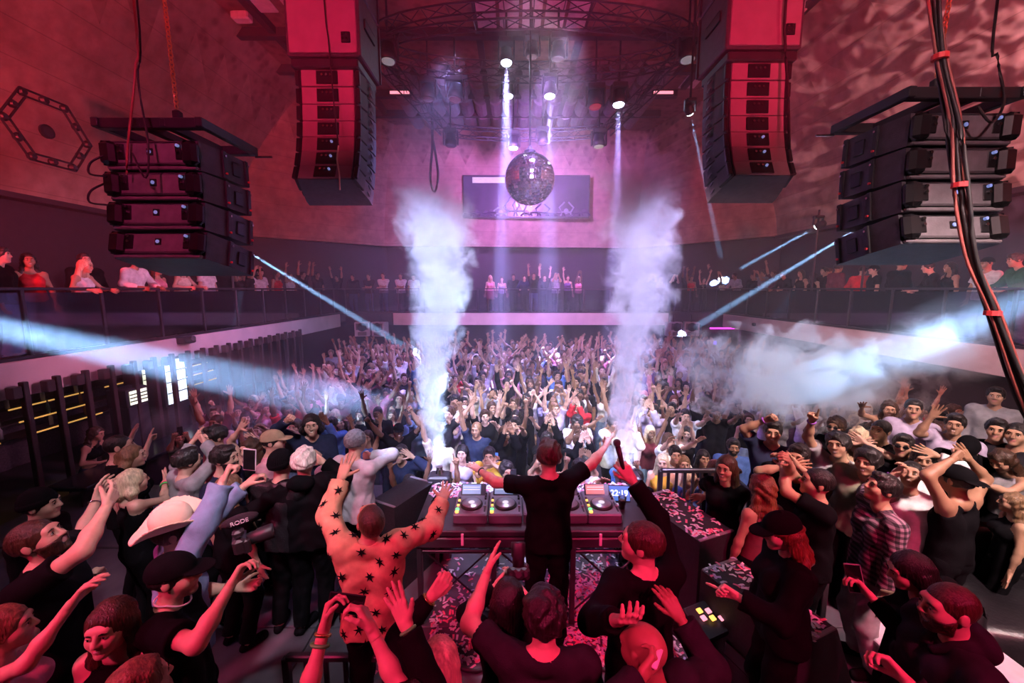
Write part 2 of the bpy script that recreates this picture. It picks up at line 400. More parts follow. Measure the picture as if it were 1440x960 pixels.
# ------------------------------------------------------------------ moving lights
LENS = {}
def lens_mat(col, s):
    k = (col, s)
    if k not in LENS: LENS[k] = mat('lens_%d' % len(LENS), (.06, .06, .07), .25, emit=col, estr=s if s > 2 else s * .3)
    return LENS[k]
def moving_light(px, py, Y, r, aim, col, glow, label, group='moving head lights on the trusses', up=.55):
    p = atY(px, py, Y); root = empty('moving_light', p); tag(root, label, 'stage light', group)
    d = unit(np.asarray(aim, float))
    b = MB(); b.bbox((0, 0, up - .02), (r * 2.3, r * 2.0, r * .75), .02); b.obj('base', BLACK, root)
    for s_ in (-1, 1):
        q = MB(); q.bbox((s_ * r * 1.25, 0, up * .5 + .02), (r * .28, r * .8, up * .95), .012); q.obj('yoke_arm', BLACK, root)
    q = MB(); q.lathe(-d * 0, [(r * .45, -r * 2.3), (r * .85, -r * 2.1), (r * .95, -r * 1.0), (r * 1.05, -r * .9), (r * 1.05, -.01), (r * .9, 0)], 18, axis=d); hd = q.obj('head', BLACK, root, True)
    q = MB(); q.lathe((0, 0, 0), [(r * .86, .0), (r * .80, .03), (r * .3, .045)], 18, axis=d); q.obj('lens', lens_mat(col, glow), root, True)
    q = MB(); q.cyl((0, 0, up + r * .3), (0, 0, max(up + r * .3 + .16, CEIL - p[2] if p[2] > 8 else 0)), .03, n=8); q.obj('clamp', STEEL, root)
    return p
def spot_beam(p, aim, col, power, ang, blend=.35, rad=.06, name='moving_light_beam'):
    d = unit(np.asarray(aim, float)); a = np.asarray(p) + d * .06
    return spot(name, a, a + d, col, power, ang, blend, rad)
DOWN = (0, -.05, -1)
FIX = [  # px, py, Y, r, aim, lens colour, glow, label, beam power, beam angle, beam colour
    (712, 88, 12.0, .17, DOWN, (.62, .80, 1), 60, 'brightest moving light, glowing ice blue on the oval truss', 300000, 9, BLUE),
    (748, 80, 11.9, .17, (0, .05, -1), (1, .6, .6), .5, 'round unlit flood lamp beside the brightest moving light', 0, 0, None),
    (785, 83, 11.9, .19, (0, .05, -1), (.8, .5, .6), .4, 'unlit wash light with red yoke beside the round flood lamp', 0, 0, None),
    (715, 135, 14.2, .17, DOWN, (.7, .75, 1), 18, 'small lit lamp hanging deeper below the brightest moving light', 16000, 8, BLUE),
    (773, 135, 13.3, .18, DOWN, (.62, .72, 1), 45, 'lit blue moving light hanging above the mirror ball', 220000, 8, BLUE),
    (870, 147, 13.6, .20, DOWN, (.62, .68, 1), 45, 'lit violet blue moving light under the sloping truss', 220000, 7, (.42, .34, 1)),
    (837, 150, 13.2, .22, (.05, -.1, -1), (1, .05, .1), 1.0, 'dark profile light with red ring beside the lit violet blue one', 0, 0, None),
    (640, 140, 13.2, .22, (-.05, -.1, -1), (.7, .1, .2), .4, 'dark profile light hanging from the truss beside the exit strip', 0, 0, None),
    (602, 140, 13.4, .20, DOWN, (.5, .2, .4), .3, 'dark wash light hanging at the end of the sloping truss', 0, 0, None),
    (546, 86, 11.5, .20, DOWN, (.9, .8, .9), .7, 'unlit multi lens wash light below the truss mast next to the subwoofer stack', 0, 0, None),
    (967, 84, 11.5, .21, DOWN, (.9, .8, .9), .7, 'unlit multi lens wash light below the truss mast by the speaker hang', 0, 0, None),
    (722, 208, 16.6, .20, DOWN, (.8, .8, 1), 25, 'lit lamp on the rear curved bar next to the mirror ball', 9000, 9, (.6, .5, 1)),
    (634, 205, 16.6, .22, DOWN, (.4, .2, .6), .3, 'dark lamp at the end of the rear curved bar over the big screen', 0, 0, None),
    (763, 202, 16.8, .20, DOWN, (.4, .2, .6), .3, 'dark lamp behind the mirror ball pole on the rear curved bar', 0, 0, None),
    (842, 206, 16.5, .22, DOWN, (.9, .85, .6), 1.2, 'dim yellowish lamp on the rear curved bar over the screen edge', 0, 0, None),
]
for (px, py, Y, r, aim, col, glow, lab, pw, ang, bc) in FIX:
    p = moving_light(px, py, Y, r, aim, col, glow, lab)
    if pw: spot_beam(p, aim, bc, pw, ang)
# narrow beams across the balcony
def side_beam(px, py, Y, tx, ty, TY, lab, power, ang, col=ICE):
    p = atY(px, py, Y) if Y else atX(px, py, BXL - .3 if px < 720 else BXR + .3); t = atY(tx, ty, TY)
    moving_light(px, py, p[1], .11, t - p, (.8, .9, 1), 30, lab, 'beam lights along the balcony', up=.3)
    if not Y: strut(None, (p[0], p[1], BALC), (p[0], p[1], p[2] + .25), .03, BLACK, 'lamp_stand'); tag(bpy.context.scene.objects[-1] if False else COL.objects[-1], 'thin black stand carrying the ' + lab, 'stand', 'lamp stands on the balcony')
    spot_beam(p, t - p, col, power, ang, .25, .03)
side_beam(322, 338, 0, 560, 482, 15.0, 'small beam light by the red speaker hang', 1100000, 2.8)
side_beam(1222, 312, 0, 1010, 440, 15.5, 'small beam light by the grey speaker hang', 1100000, 2.8)
side_beam(1150, 318, 0, 1022, 388, 17.5, 'small beam light under the far balcony soffit', 950000, 2.4)
side_beam(970, 158, 11.0, 1016, 372, 17.0, 'chrome scanner aimed at the balcony below the sloping truss', 560000, 1.8)
# big side beams from the wings
def wing_beam(a, b, back, power, ang, lab):
    d = unit(b - a); p = a - d * back
    root = empty('beam_projector', p); tag(root, lab, 'stage light', 'beam projectors in the wings')
    q = MB(); q.lathe((0, 0, 0), [(.14, -.5), (.2, -.45), (.2, -.05), (.22, 0), (.2, .0)], 18, axis=d); q.obj('housing', BLACK, root, True)
    q = MB(); q.lathe((0, 0, 0), [(.19, -.02), (.1, .01)], 18, axis=d); q.obj('lens', lens_mat((.7, .85, 1), 20), root, True)
    q = MB(); q.cyl((0, 0, -.2), (0, 0, -p[2] + BALC if p[0] < BXL or p[0] > BXR else -p[2] + STAGE), .03); q.obj('stand_pole', BLACK, root)
    spot_beam(p, d, ICE, power, ang, .4, .05)
wing_beam(atY(0, 462, 4.6), atY(600, 590, 8.6), 2.2, 40000, 7.6, 'big beam projector on a stand at the end of the bar side balcony')
wing_beam(atY(1440, 426, 5.2), atY(1075, 562, 6.8), 2.2, 14000, 9.0, 'big beam projector on a stand at the end of the far balcony')
# ------------------------------------------------------------------ speaker hangs
CAB = mat('speaker_black_paint', (.045, .04, .05), .5, var=.25, scale=12, bump=.15, bscale=80)
CABG = mat('speaker_grey_rear', (.16, .145, .16), .5, var=.2, scale=9, bump=.1, bscale=60)
SUBR = mat('subwoofer_rear_panel', (.22, .16, .18), .55, var=.1, scale=4)
PLATE = mat('black_connector_plate', (.012, .012, .014), .35)
LEDB = mat('blue_status_lamp', (.2, .3, .9), .3, emit=(.35, .5, 1), estr=.35)
LEDR = mat('red_tape', (.8, .05, .06), .5)
def side_hang(x0, x1, Yrear, ztop, mirror, label):
    root = empty('speaker_hang', ((x0 + x1) / 2, Yrear, ztop)); tag(root, label, 'speaker', 'four box speaker hangs')
    w_, h_, d_ = x1 - x0, .325, .78; tilt = 0.0; z = -.16; y = 0.0
    for k in range(4):
        tilt = [.0, .04, .12, .22][k]
        cab = bpy.data.objects.new('cabinet', None); cab.empty_display_size = .1; COL.objects.link(cab); cab.parent = root
        cab.location = (0, y, z - h_ / 2); cab.rotation_euler = (-tilt, 0, 0)
        b = MB(); hw = w_ / 2
        # rear narrower than the mouth: hexagonal plan
        plan = [(-hw * .96, 0), (hw * .96, 0), (hw * 1.02, .32), (hw * 1.02, d_), (-hw * 1.02, d_), (-hw * 1.02, .32)]
        b.prism([(px_, py_, -h_ / 2 + .006) for px_, py_ in plan], (0, 0, 0), (0, 0, h_ - .012)); b.obj('shell', CAB, cab)
        q = MB(); q.bbox((0, -.015, .015), (w_ * .80, .05, h_ * .72), .02); q.obj('rear_panel', CABG, cab)
        q = MB(); q.bbox((0, -.02, -h_ * .42), (w_ * .92, .05, h_ * .12), .01); q.obj('lower_lip', CABG, cab)
        for sgn in (-1, 1):
            hx = sgn * w_ * .42
            q = MB(); q.bbox((hx, -.05, .01), (.17, .11, h_ * .80), .04); q.obj('rear_handle', PLATE, cab)
            px2 = sgn * w_ * .30
            q = MB(); q.bbox((px2, -.042, .03), (.085, .012, h_ * .5), .006); q.obj('connector_plate', PLATE, cab)
            for zz in (.06, -.0):
                q = MB(); q.cyl((px2, -.046, .03 + zz), (px2, -.075, .03 + zz), .016, n=10); q.obj('connector', LEDB if zz > 0 and sgn > 0 else CHROME, cab)
            # side rigging: rails, handle recess, pins
            xs = sgn * hw * 1.02
            for yy in (.33, d_ - .05):
                q = MB(); q.bbox((xs + sgn * .012, yy, 0), (.022, .06, h_ * .98), .006); q.obj('rigging_rail', BLACK, cab)
                for zz in (-.1, .1):
                    q = MB(); q.cyl((xs + sgn * .02, yy, zz), (xs + sgn * .04, yy, zz), .014, n=8); q.obj('rigging_pin', CHROME if zz > 0 else LEDR, cab)
            q = MB(); q.bbox((xs + sgn * .004, .54, 0), (.02, .14, h_ * .5), .012); q.obj('side_handle', PLATE, cab)
        q = MB(); q.bbox((0, -.045, .03), (.075, .012, .075), .006); q.obj('logo_plate', PLATE, cab)
        q = MB(); q.cyl((0, -.051, .03), (0, -.058, .03), .02, n=12); q.obj('logo_dot', LEDB, cab)
        y -= math.sin(tilt) * h_ * .6 ; z -= h_ * (1.01)
    # flying frame
    fz = .02
    for (c, dd) in (((0, .02, fz), (w_ * 1.12, .09, .11)), ((0, d_ + .12, fz), (w_ * 1.12, .09, .11)), ((-w_ * .53, .42, fz), (.08, .95, .10)), ((w_ * .53, .42, fz), (.08, .95, .10)), ((-.12, .42, fz), (.07, .9, .09)), ((.16, .42, fz), (.07, .9, .09))):
        q = MB(); q.bbox(c, dd, .008); q.obj('flying_frame_beam', BLACK, root)
    q = MB(); q.cyl((mirror * w_ * .56, d_ + .1, -.06), (mirror * (w_ * .56 + .22), d_ + .1, -.06), .014, n=8); q.obj('frame_pin', CHROME, root)
    return root
LAS = mat('gold_hoist_chain', (.75, .48, .20), .35, .9, .1)
def chain(a, b, label, r=.020, link=.07):
    a = np.array(a, float); b = np.array(b, float); n = int(np.linalg.norm(b - a) / (link * .72)); d = unit(b - a); x, y, _ = frame(d)
    root = empty('hoist_chain', a); tag(root, label, 'chain', 'hoist chains')
    ms = []
    for odd in (0, 1):
        q = MB(); u = x if odd else y
        q.tube([d * (math.cos(t) * link * .5) + u * (math.sin(t) * link * .3) for t in np.arange(10) * 2 * math.pi / 10], .008, 5, closed=True)
        me = mesh_from('link', np.vstack(q.v), q.f, None, True); me.materials.append(LAS); ms.append(me)
    for i in range(n): put('link', ms[i % 2], LAS, root, tuple(d * (i * link * .72)))
def hoist(p, label):
    root = empty('hoist_hook', p); tag(root, label, 'hoist', 'hoist hooks above the speaker hangs')
    q = MB(); q.bbox((0, 0, .17), (.09, .09, .14), .02); q.obj('hook_block', BLACK, root)
    q = MB(); q.tube([(.05 * math.sin(t), 0, .06 + .05 * math.cos(t)) for t in np.linspace(0, 5.0, 12)], .016, 7); q.obj('hook', STEEL, root, True)
    q = MB(); q.cyl((-.07, 0, .02), (.07, 0, .02), .02, n=8); q.obj('shackle', LEDR, root)
zl = atY(150, 203, 4.73)[2]; side_hang(-4.56, -3.48, 4.70, 5.80, 1, 'hanging stack of four speaker cabinets with red lit backs over the bar side')
side_hang(4.00, 5.07, 4.28, 5.92, -1, 'hanging stack of four speaker cabinets with grey backs behind the cable bundle')
hoist((-3.98, 5.05, 5.86), 'black hook block above the red lit speaker hang'); chain((-3.98, 5.05, 6.15), (-4.05, 5.05, CEIL), 'gold lifting chain above the red lit four box speaker hang')
hoist((4.55, 4.6, 5.99), 'black hook block above the grey backed speaker hang'); chain((4.55, 4.6, 6.28), (4.75, 4.6, CEIL), 'gold lifting chain above the grey backed four box speaker hang')
def main_hang(xc, Y, sgn, label, label2):
    # subwoofers on top
    root = empty('subwoofer_hang', (xc, Y, 7.72)); tag(root, label2, 'speaker', 'flown subwoofer columns')
    for k in range(3):
        sub = bpy.data.objects.new('subwoofer', None); sub.empty_display_size = .1; COL.objects.link(sub); sub.parent = root; sub.location = (0, 0, .52 + k * 1.03)
        q = MB(); q.bbox((0, .5, 0), (1.2, 1.0, 1.0), .02); q.obj('shell', CAB, sub)
        q = MB(); q.bbox((0, -.006, .0), (1.10, .03, .92), .01); q.obj('rear_panel', SUBR, sub)
        q = MB(); q.bbox((.38, -.03, -.24), (.15, .02, .16), .01); q.obj('connector_plate', PLATE, sub)
        for cx, cz in ((.345, -.2), (.405, -.2), (.345, -.27), (.405, -.27)):
            q = MB(); q.cyl((cx, -.04, cz), (cx, -.06, cz), .02, n=8); q.obj('connector', CHROME, sub)
        for s_ in (-1, 1):
            q = MB(); q.bbox((s_ * .61, .45, .1), (.03, .5, .16), .02); q.obj('side_handle', PLATE, sub)
            q = MB(); q.bbox((s_ * .61, .96, 0), (.03, .06, .98), .01); q.obj('rigging_rail', STEEL, sub)
    q = MB(); q.bbox((0, .45, -.08), (1.1, .9, .14), .02); q.obj('link_frame', BLACK, root)
    # curved array below
    root = empty('line_array', (xc, Y + .1, 7.59)); tag(root, label, 'speaker', 'curved line arrays below the subwoofers')
    p = np.array([0, .25, 0.]); ang = .02
    for k in range(7):
        ang = [.02, .05, .09, .15, .23, .33, .45][k]; h_ = .285
        Rm = np.array(Euler((-ang, 0, 0)).to_matrix()); c = p + Rm @ np.array([0, 0, -h_ / 2])
        cab = bpy.data.objects.new('cabinet', None); cab.empty_display_size = .1; COL.objects.link(cab); cab.parent = root; cab.location = c; cab.rotation_euler = (-ang, 0, 0)
        q = MB(); plan = [(-.44, -.25), (.44, -.25), (.56, .3), (.56, .42), (-.56, .42), (-.56, .3)]
        q.prism([(a_, b_, -h_ / 2 + .005) for a_, b_ in plan], (0, 0, 0), (0, 0, h_ - .01)); q.obj('shell', CAB, cab)
        q = MB(); q.bbox((0, -.256, 0), (.86, .02, h_ - .03), .006); q.obj('rear_panel', SUBR, cab)
        q = MB(); q.bbox((0, -.272, .0), (.36, .02, h_ * .72), .03); q.obj('connector_plate', PLATE, cab)
        for cx in (-.07, .0, .07):
            q = MB(); q.cyl((cx, -.28, .03), (cx, -.31, .03), .02, n=8); q.obj('connector', LEDB if cx > .05 and k > 3 else CHROME, cab)
        for s_ in (-1, 1):
            q = MB(); q.bbox((s_ * .50, -.10, 0), (.05, .30, h_ - .02), .01, rot=(0, 0, -s_ * .2)); q.obj('rigging_arm', BLACK, cab)
            q = MB(); q.bbox((s_ * .50, -.24, 0), (.07, .05, h_ * .8), .01); q.obj('rigging_plate', STEEL, cab)
            for zz in (-.07, .07):
                q = MB(); q.ball((s_ * .565, .2, zz), (.012, .07, .03), 10, 6); q.obj('side_slot', PLATE, cab)
        p = p + Rm @ np.array([0, 0, -h_]); 
    return root
main_hang(-3.05, 7.0, 1, 'curved line array of seven boxes with frayed rope, beside the mirror ball haze', 'red backed subwoofer column above the line array with the frayed rope')
main_hang(3.95, 6.8, -1, 'curved line array of seven boxes with confetti on its back and thin beam behind', 'red backed subwoofer column above the confetti strewn line array')
# ------------------------------------------------------------------ cables
def cable(pts, r, label, m=RUBBER, name='cable', group=None, n=6):
    P = [np.array(p, float) for p in pts]; Q = []
    if P[0][2] > 6.5 and name != 'rope': P.insert(0, np.array([P[0][0], P[0][1], CEIL]))
    for i in range(len(P) - 1):
        p0, p1, p2, p3 = P[max(i - 1, 0)], P[i], P[i + 1], P[min(i + 2, len(P) - 1)]
        for t in np.linspace(0, 1, 7)[:-1]:
            Q.append(.5 * ((2 * p1) + (-p0 + p2) * t + (2 * p0 - 5 * p1 + 4 * p2 - p3) * t * t + (-p0 + 3 * p1 - 3 * p2 + p3) * t ** 3))
    Q.append(P[-1])
    o = MB().tube(Q, r, n).obj(name, m, None, True)
    return tag(o, label, 'cable', group)
REDC = mat('red_sheathed_cable', (.30, .07, .06), .5)
bp = [atY(1312, -20, 3.55), atY(1322, 80, 3.55), atY(1342, 180, 3.5), atY(1350, 260, 3.45), atY(1366, 360, 3.4), atY(1396, 440, 3.35), atY(1440, 560, 3.3), atY(1480, 640, 3.3)]
for i in range(7):
    off = [(.0, 0, 0), (.028, .01, 0), (-.026, .012, 0), (.012, -.028, 0), (-.014, .03, 0), (.045, .0, 0), (.03, .03, 0)][i]
    cable([np.array(p) + np.array(off) * (1 + .5 * math.sin(k * 1.7 + i)) for k, p in enumerate(bp)], .012 if i % 3 else .016, 'cable of the thick hanging bundle in front of the grey backed speakers', REDC if i in (2, 5) else RUBBER, 'bundled_cable', 'cables of the hanging bundle')
for k in (1, 3, 5):
    q = MB(); c = bp[k]; q.cyl(c - [0, 0, .02], c + [0, 0, .02], .055, n=10); tag(q.obj('cable_tie', LEDR), 'red tape band wrapped round the hanging cable bundle', 'tape', 'tape bands on the cable bundle')
cable([atY(187, -10, 4.6), atY(190, 100, 4.6), atY(180, 200, 4.6), atY(178, 245, 4.55)], .012, 'thin slack cable falling onto the red lit speaker hang', REDC)
cable([atY(192, -10, 4.65), atY(194, 110, 4.6), atY(208, 200, 4.5), atY(205, 250, 4.4), atY(186, 215, 4.45)], .010, 'second thin cable looped over the red lit speaker hang', RUBBER)
for i, (a_, b_) in enumerate(((222, 262), (262, 302))):
    cable([atY(152, a_ - 6, 4.62), atY(128, a_ + 6, 4.55), atY(126, a_ + 22, 4.5), atY(150, b_ - 14, 4.5)], .011, 'short jumper cable looping between cabinets of the red lit hang', RUBBER, 'jumper_cable', 'jumper cables on the red lit hang')
cable([atY(1404, -10, 4.3), atY(1403, 80, 4.3), atY(1412, 140, 4.2), atY(1395, 172, 4.05), atY(1375, 150, 4.05)], .012, 'thin slack cable falling onto the grey backed speaker hang', RUBBER)
cable([atY(455, -10, 6.9), atY(462, 60, 6.9), atY(470, 150, 6.6), atY(476, 205, 6.45)], .010, 'dark feed cable hanging down the first line array', RUBBER)
ROPE = mat('pale_frayed_rope', (.75, .62, .5), .8)
cable([atY(476, 205, 6.45), atY(475, 212, 6.42), atY(474, 225, 6.4), atY(477, 245, 6.38), atY(478, 267, 6.36)], .012, 'pale frayed rope end hanging from the first line array', ROPE, 'rope')
cable([atY(1106, -10, 6.7), atY(1104, 60, 6.7), atY(1108, 130, 6.5), atY(1110, 210, 6.3)], .022, 'thick dark feed cable hanging down the confetti strewn line array', RUBBER)
cable([atY(608, 198, 16.4), atY(605, 250, 16.4), atY(611, 269, 16.4), atY(616, 245, 16.4), atY(609, 198, 16.4)], .05, 'long dark cable loop hanging from the rear curved bar', RUBBER)
# ------------------------------------------------------------------ mirror ball
bc = atY(745, 252, 11.6); br = .70
root = empty('mirror_ball', bc); tag(root, 'large mirror ball hanging on a pole in front of the screen', 'mirror ball')
MIR = mat('mirror_tile', (.86, .84, .88), .07, 1.0, .12, 9); 
rows = 30; tb = MB()
for j in range(rows):
    p0 = -math.pi / 2 + math.pi * (j + .06) / rows; p1 = -math.pi / 2 + math.pi * (j + .94) / rows; n = max(6, int(2 * rows * math.cos((p0 + p1) / 2)))
    for i in range(n):
        t0, t1 = 2 * math.pi * (i + .05) / n, 2 * math.pi * (i + .95) / n
        jt = random.uniform(-.02, .02)
        V = [(br * math.cos(p) * math.cos(t), br * math.cos(p) * math.sin(t), br * math.sin(p)) for p, t in ((p0, t0), (p0, t1), (p1, t1 ), (p1, t0))]
        V = np.array(V); c = V.mean(0); V = c + (V - c) @ np.array(Euler((jt, -jt, jt)).to_matrix()).T
        tb.add(V, [(0, 1, 2, 3)])
tag(tb.obj('mirror_tile', MIR, root), kind='stuff')
MB().ball((0, 0, 0), br * .985, 32, 20).obj('core', mat('ball_core', (.05, .04, .06), .5), root, True)
MB().cyl((0, 0, br * .98), (0, 0, CEIL - bc[2]), .03, n=8).obj('pole', STEEL, root)
MB().lathe((0, 0, br * .95), [(.16, 0), (.16, .08), (.08, .14), (.05, .2)], 14).obj('motor', BLACK, root)
# ------------------------------------------------------------------ hexagon truss lamp on the wall
hc = atX(66, 185, -9.75); root = empty('hexagon_frame', hc); tag(root, 'hexagonal black truss frame with bulbs hung on the red wall', 'wall light')
hr = .78
pts = [np.array([0.05, hr * 1.08 * math.sin(k * math.pi / 3 + .52), hr * math.cos(k * math.pi / 3 + .52)]) for k in range(6)]
for rr in (1.0, .80):
    for k in range(6): strut(root, pts[k] * [1, rr, rr], pts[(k + 1) % 6] * [1, rr, rr], .022, BLACK, 'frame_bar')
for k in range(6):
    for t in (0.0, .5):
        c = (pts[k] * (1 - t) + pts[(k + 1) % 6] * t) * [1, .9, .9]
        q = MB(); q.lathe((0, 0, 0), [(.075, -.05), (.085, .0), (.05, .05)], 10, axis=(1, 0, 0)); q.obj('lamp', BLACK, root, loc=c)
MB().lathe((0, 0, 0), [(.14, -.02), (.14, .02), (.10, .035)], 16, axis=(1, 0, 0)).obj('centre_disc', BLACK, root)
# ------------------------------------------------------------------ screen and signs
a0, a1 = atY(653, 305, 20.3), atY(828, 248, 20.3)
root = empty('video_screen', ((a0[0] + a1[0]) / 2, 20.25, (a0[2] + a1[2]) / 2)); tag(root, 'wide purple video screen on the back wall showing a cheering crowd', 'screen')
sw, sh_ = a1[0] - a0[0], a1[2] - a0[2]
SCR = bpy.data.materials.new('screen_picture'); SCR.use_nodes = True; nt = SCR.node_tree; p = nt.nodes['Principled BSDF']; p.inputs['Base Color'].default_value = (.008, .005, .012, 1); p.inputs['Roughness'].default_value = .3
tc = nt.nodes.new('ShaderNodeTexCoord'); nz = nt.nodes.new('ShaderNodeTexNoise'); nz.inputs['Scale'].default_value = .9; nz.inputs['Detail'].default_value = 6; nt.links.new(tc.outputs['Object'], nz.inputs['Vector'])
cr = nt.nodes.new('ShaderNodeValToRGB'); cr.color_ramp.elements[0].position = .35; cr.color_ramp.elements[1].position = .75; cr.color_ramp.elements[0].color = (.06, .012, .13, 1); cr.color_ramp.elements[1].color = (.22, .09, .42, 1)
nt.links.new(nz.outputs['Fac'], cr.inputs[0]); nt.links.new(cr.outputs[0], p.inputs['Emission Color']); p.inputs['Emission Strength'].default_value = .45
MB().box((0, 0, 0), (sw, .06, sh_)).obj('display', SCR, root)
MB().box((0, .05, 0), (sw + .12, .06, sh_ + .12)).obj('bezel', BLACK, root)
PIC = mat('screen_pale_figures', (.06, .04, .09), .4, emit=(.62, .42, .95), estr=.45); PICO = mat('screen_orange_spark', (.5, .2, .1), .4, emit=(1, .35, .08), estr=2.5); PICW = mat('screen_pale_band', (.3, .3, .3), .4, emit=(.75, .75, .62), estr=.5)
rr_ = random.Random(3)
for k in range(15):
    x = -sw * .46 + sw * .92 * k / 14 + rr_.uniform(-.1, .1); hh = rr_.uniform(.35, .62) * (1.35 if k in (5, 6, 12) else .75); z0 = -sh_ / 2 + .04
    q = MB(); q.ball((x, -.036, z0 + hh * .45), (.12, .008, .14), 8, 6); q.tube([(x - .28, -.036, z0), (x - .2, -.036, z0 + hh * .35), (x + .2, -.036, z0 + hh * .35), (x + .28, -.036, z0)], .05, 4)
    if k in (4, 5, 6, 9, 12): q.tube([(x - .2, -.036, z0 + hh * .3), (x - .34, -.036, z0 + hh * .8), (x - .08, -.036, z0 + hh * 1.35)], .045, 4); q.tube([(x + .2, -.036, z0 + hh * .3), (x + .36, -.036, z0 + hh * .8), (x + .1, -.036, z0 + hh * 1.35)], .045, 4)
    q.obj('picture_figure', PIC if k in (4, 5, 6, 12) else mat('screen_dim_figures', (.02, .01, .03), .4, emit=(.16, .06, .32), estr=.4), root)
for x in (-.45, .25): MB().ball((x, -.04, -sh_ * .18), (.07, .01, .16), 8, 6).obj('picture_spark', PICO, root)
MB().box((-sw * .22, -.036, sh_ * .40), (sw * .42, .01, sh_ * .14)).obj('picture_band', PICW, root)
EXITG = mat('exit_sign_face', (.02, .2, .05), .4, emit=(.05, 1, .25), estr=2.2)
def text_obj(body, size, m, parent, loc, rot, name='lettering', ext=.002):
    c = bpy.data.curves.new(name + '_curve', 'FONT'); c.body = body; c.size = size; c.align_x = 'CENTER'; c.align_y = 'CENTER'; c.extrude = ext
    t = bpy.data.objects.new(name + '_source', c); COL.objects.link(t); bpy.context.view_layer.update()
    me = bpy.data.meshes.new_from_object(t.evaluated_get(bpy.context.evaluated_depsgraph_get())); bpy.data.objects.remove(t)
    me.materials.clear(); me.materials.append(m); o = bpy.data.objects.new(name, me); COL.objects.link(o)
    if parent is not None: o.parent = parent
    o.location = loc; o.rotation_euler = rot
    return o
p = atY(900, 381, 21.68); root = empty('exit_sign', p); tag(root, 'small glowing green exit sign on the back balcony', 'exit sign')
MB().box((0, .03, 0), (.44, .05, .24)).obj('housing', BLACK, root)
text_obj('EXIT', .22, EXITG, root, (0, -.005, 0), (math.pi / 2, 0, 0))
PKS = mat('pink_strip_lamp', (.8, .3, .4), .4, emit=(1, .35, .45), estr=1.3)
for px in (562, 933):
    p = atY(px, 130, 14.5); root = empty('strip_sign', p); tag(root, 'small pink lit strip sign below the ceiling beside the ' + ('dark profile light' if px < 700 else 'violet blue moving light'), 'sign')
    MB().box((0, .03, 0), (.75, .05, .18)).obj('housing', BLACK, root); MB().box((0, -.002, 0), (.66, .02, .09)).obj('lit_strip', PKS, root)
    strut(root, (0, .03, .09), (0, .03, CEIL - p[2]), .012, STEEL, 'drop_rod')
# ------------------------------------------------------------------ ceiling build-up
DK = mat('dark_ceiling_beam', (.035, .022, .028), .7); PANEL = mat('pale_ceiling_panel', (.62, .54, .56), .7, var=.15); BAF = mat('grey_scalloped_baffle', (.17, .14, .15), .75, var=.2)
for i, y in enumerate((6.5, 8.5, 10.5, 13.2, 15.2, 17.0, 18.8)):
    q = MB(); q.box((-.2, y, CEIL - .13), (17.2 if y < 17 else 13.5, .22, .26)); tag(q.obj('beam_%d' % (i + 1), DK), kind='structure')
for i, x in enumerate((-7.2, -5.6, -1.0, 2.1, 6.6, 8.1)):
    q = MB(); q.box((x, 8.5, CEIL - .10), (.20, 20.5 if abs(x) < 6 else 16, .2)); tag(q.obj('beam_%d' % (i + 8), DK), kind='structure')
for k in range(5):
    q = MB(); q.bbox((-.72 + .64 * k, 11.3, CEIL - .22), (.54, 2.9, .05), .01); tag(q.obj('ceiling_panel', PANEL), 'long pale ceiling panel above the oval truss', 'panel', 'pale ceiling panels')
for sx0, lab in ((-6.9, 'pale square panel between the dark beams above the line array side with frayed rope'), (6.95, 'pale square panel between the dark beams above the confetti strewn array side')):
    for j, y in enumerate((7.5, 9.5, 11.8, 14.2, 16.1)):
        for i in (0, 1) if abs(sx0) > 6.9 or True else (0,):
            q = MB(); q.bbox((sx0 + (i - .5) * .92 + (.3 if sx0 > 0 else .45), y, CEIL - .03), (.62, 1.2, .05), .01); tag(q.obj('ceiling_panel', PANEL), lab, 'panel', 'square ceiling panels')
bme = None
for row in range(4):
    y = 15.4 + row * 1.35
    for k in range(17):
        x = .55 + (k - 8) * .62
        if bme is None:
            q = MB(); seg = 8; V = []; 
            for e in (-.5, .5):
                for t in np.linspace(0, math.pi, seg): V.append((.29 * math.cos(t), e * 1.1, -.02 - .30 * math.sin(t)))
            F = [(i, i + 1, seg + i + 1, seg + i) for i in range(seg - 1)] + [tuple(range(seg)), tuple(range(2 * seg - 1, seg - 1, -1))]
            q.add(V, F); bme = mesh_from('ceiling_baffle', np.vstack(q.v), q.f)
            bme.materials.append(BAF)
        o = put('ceiling_baffle', bme, BAF, None, (x, y, CEIL - .005)); tag(o, 'grey scalloped acoustic baffle in the rows above the rear bar', 'baffle', 'scalloped ceiling baffles')
for px, py, lab in ((340, 24, 'white emergency light box on the dark ceiling beam'), (1120, 12, 'white lamp box on the ceiling beam by the stencilled wall')):
    p = atZ(px, py, CEIL - .12); q = MB(); q.bbox((0, 0, 0), (.5, .3, .22), .04); tag(q.obj('lamp_box', mat('white_lamp_box', (.7, .6, .6), .5), loc=p), lab, 'lamp box')
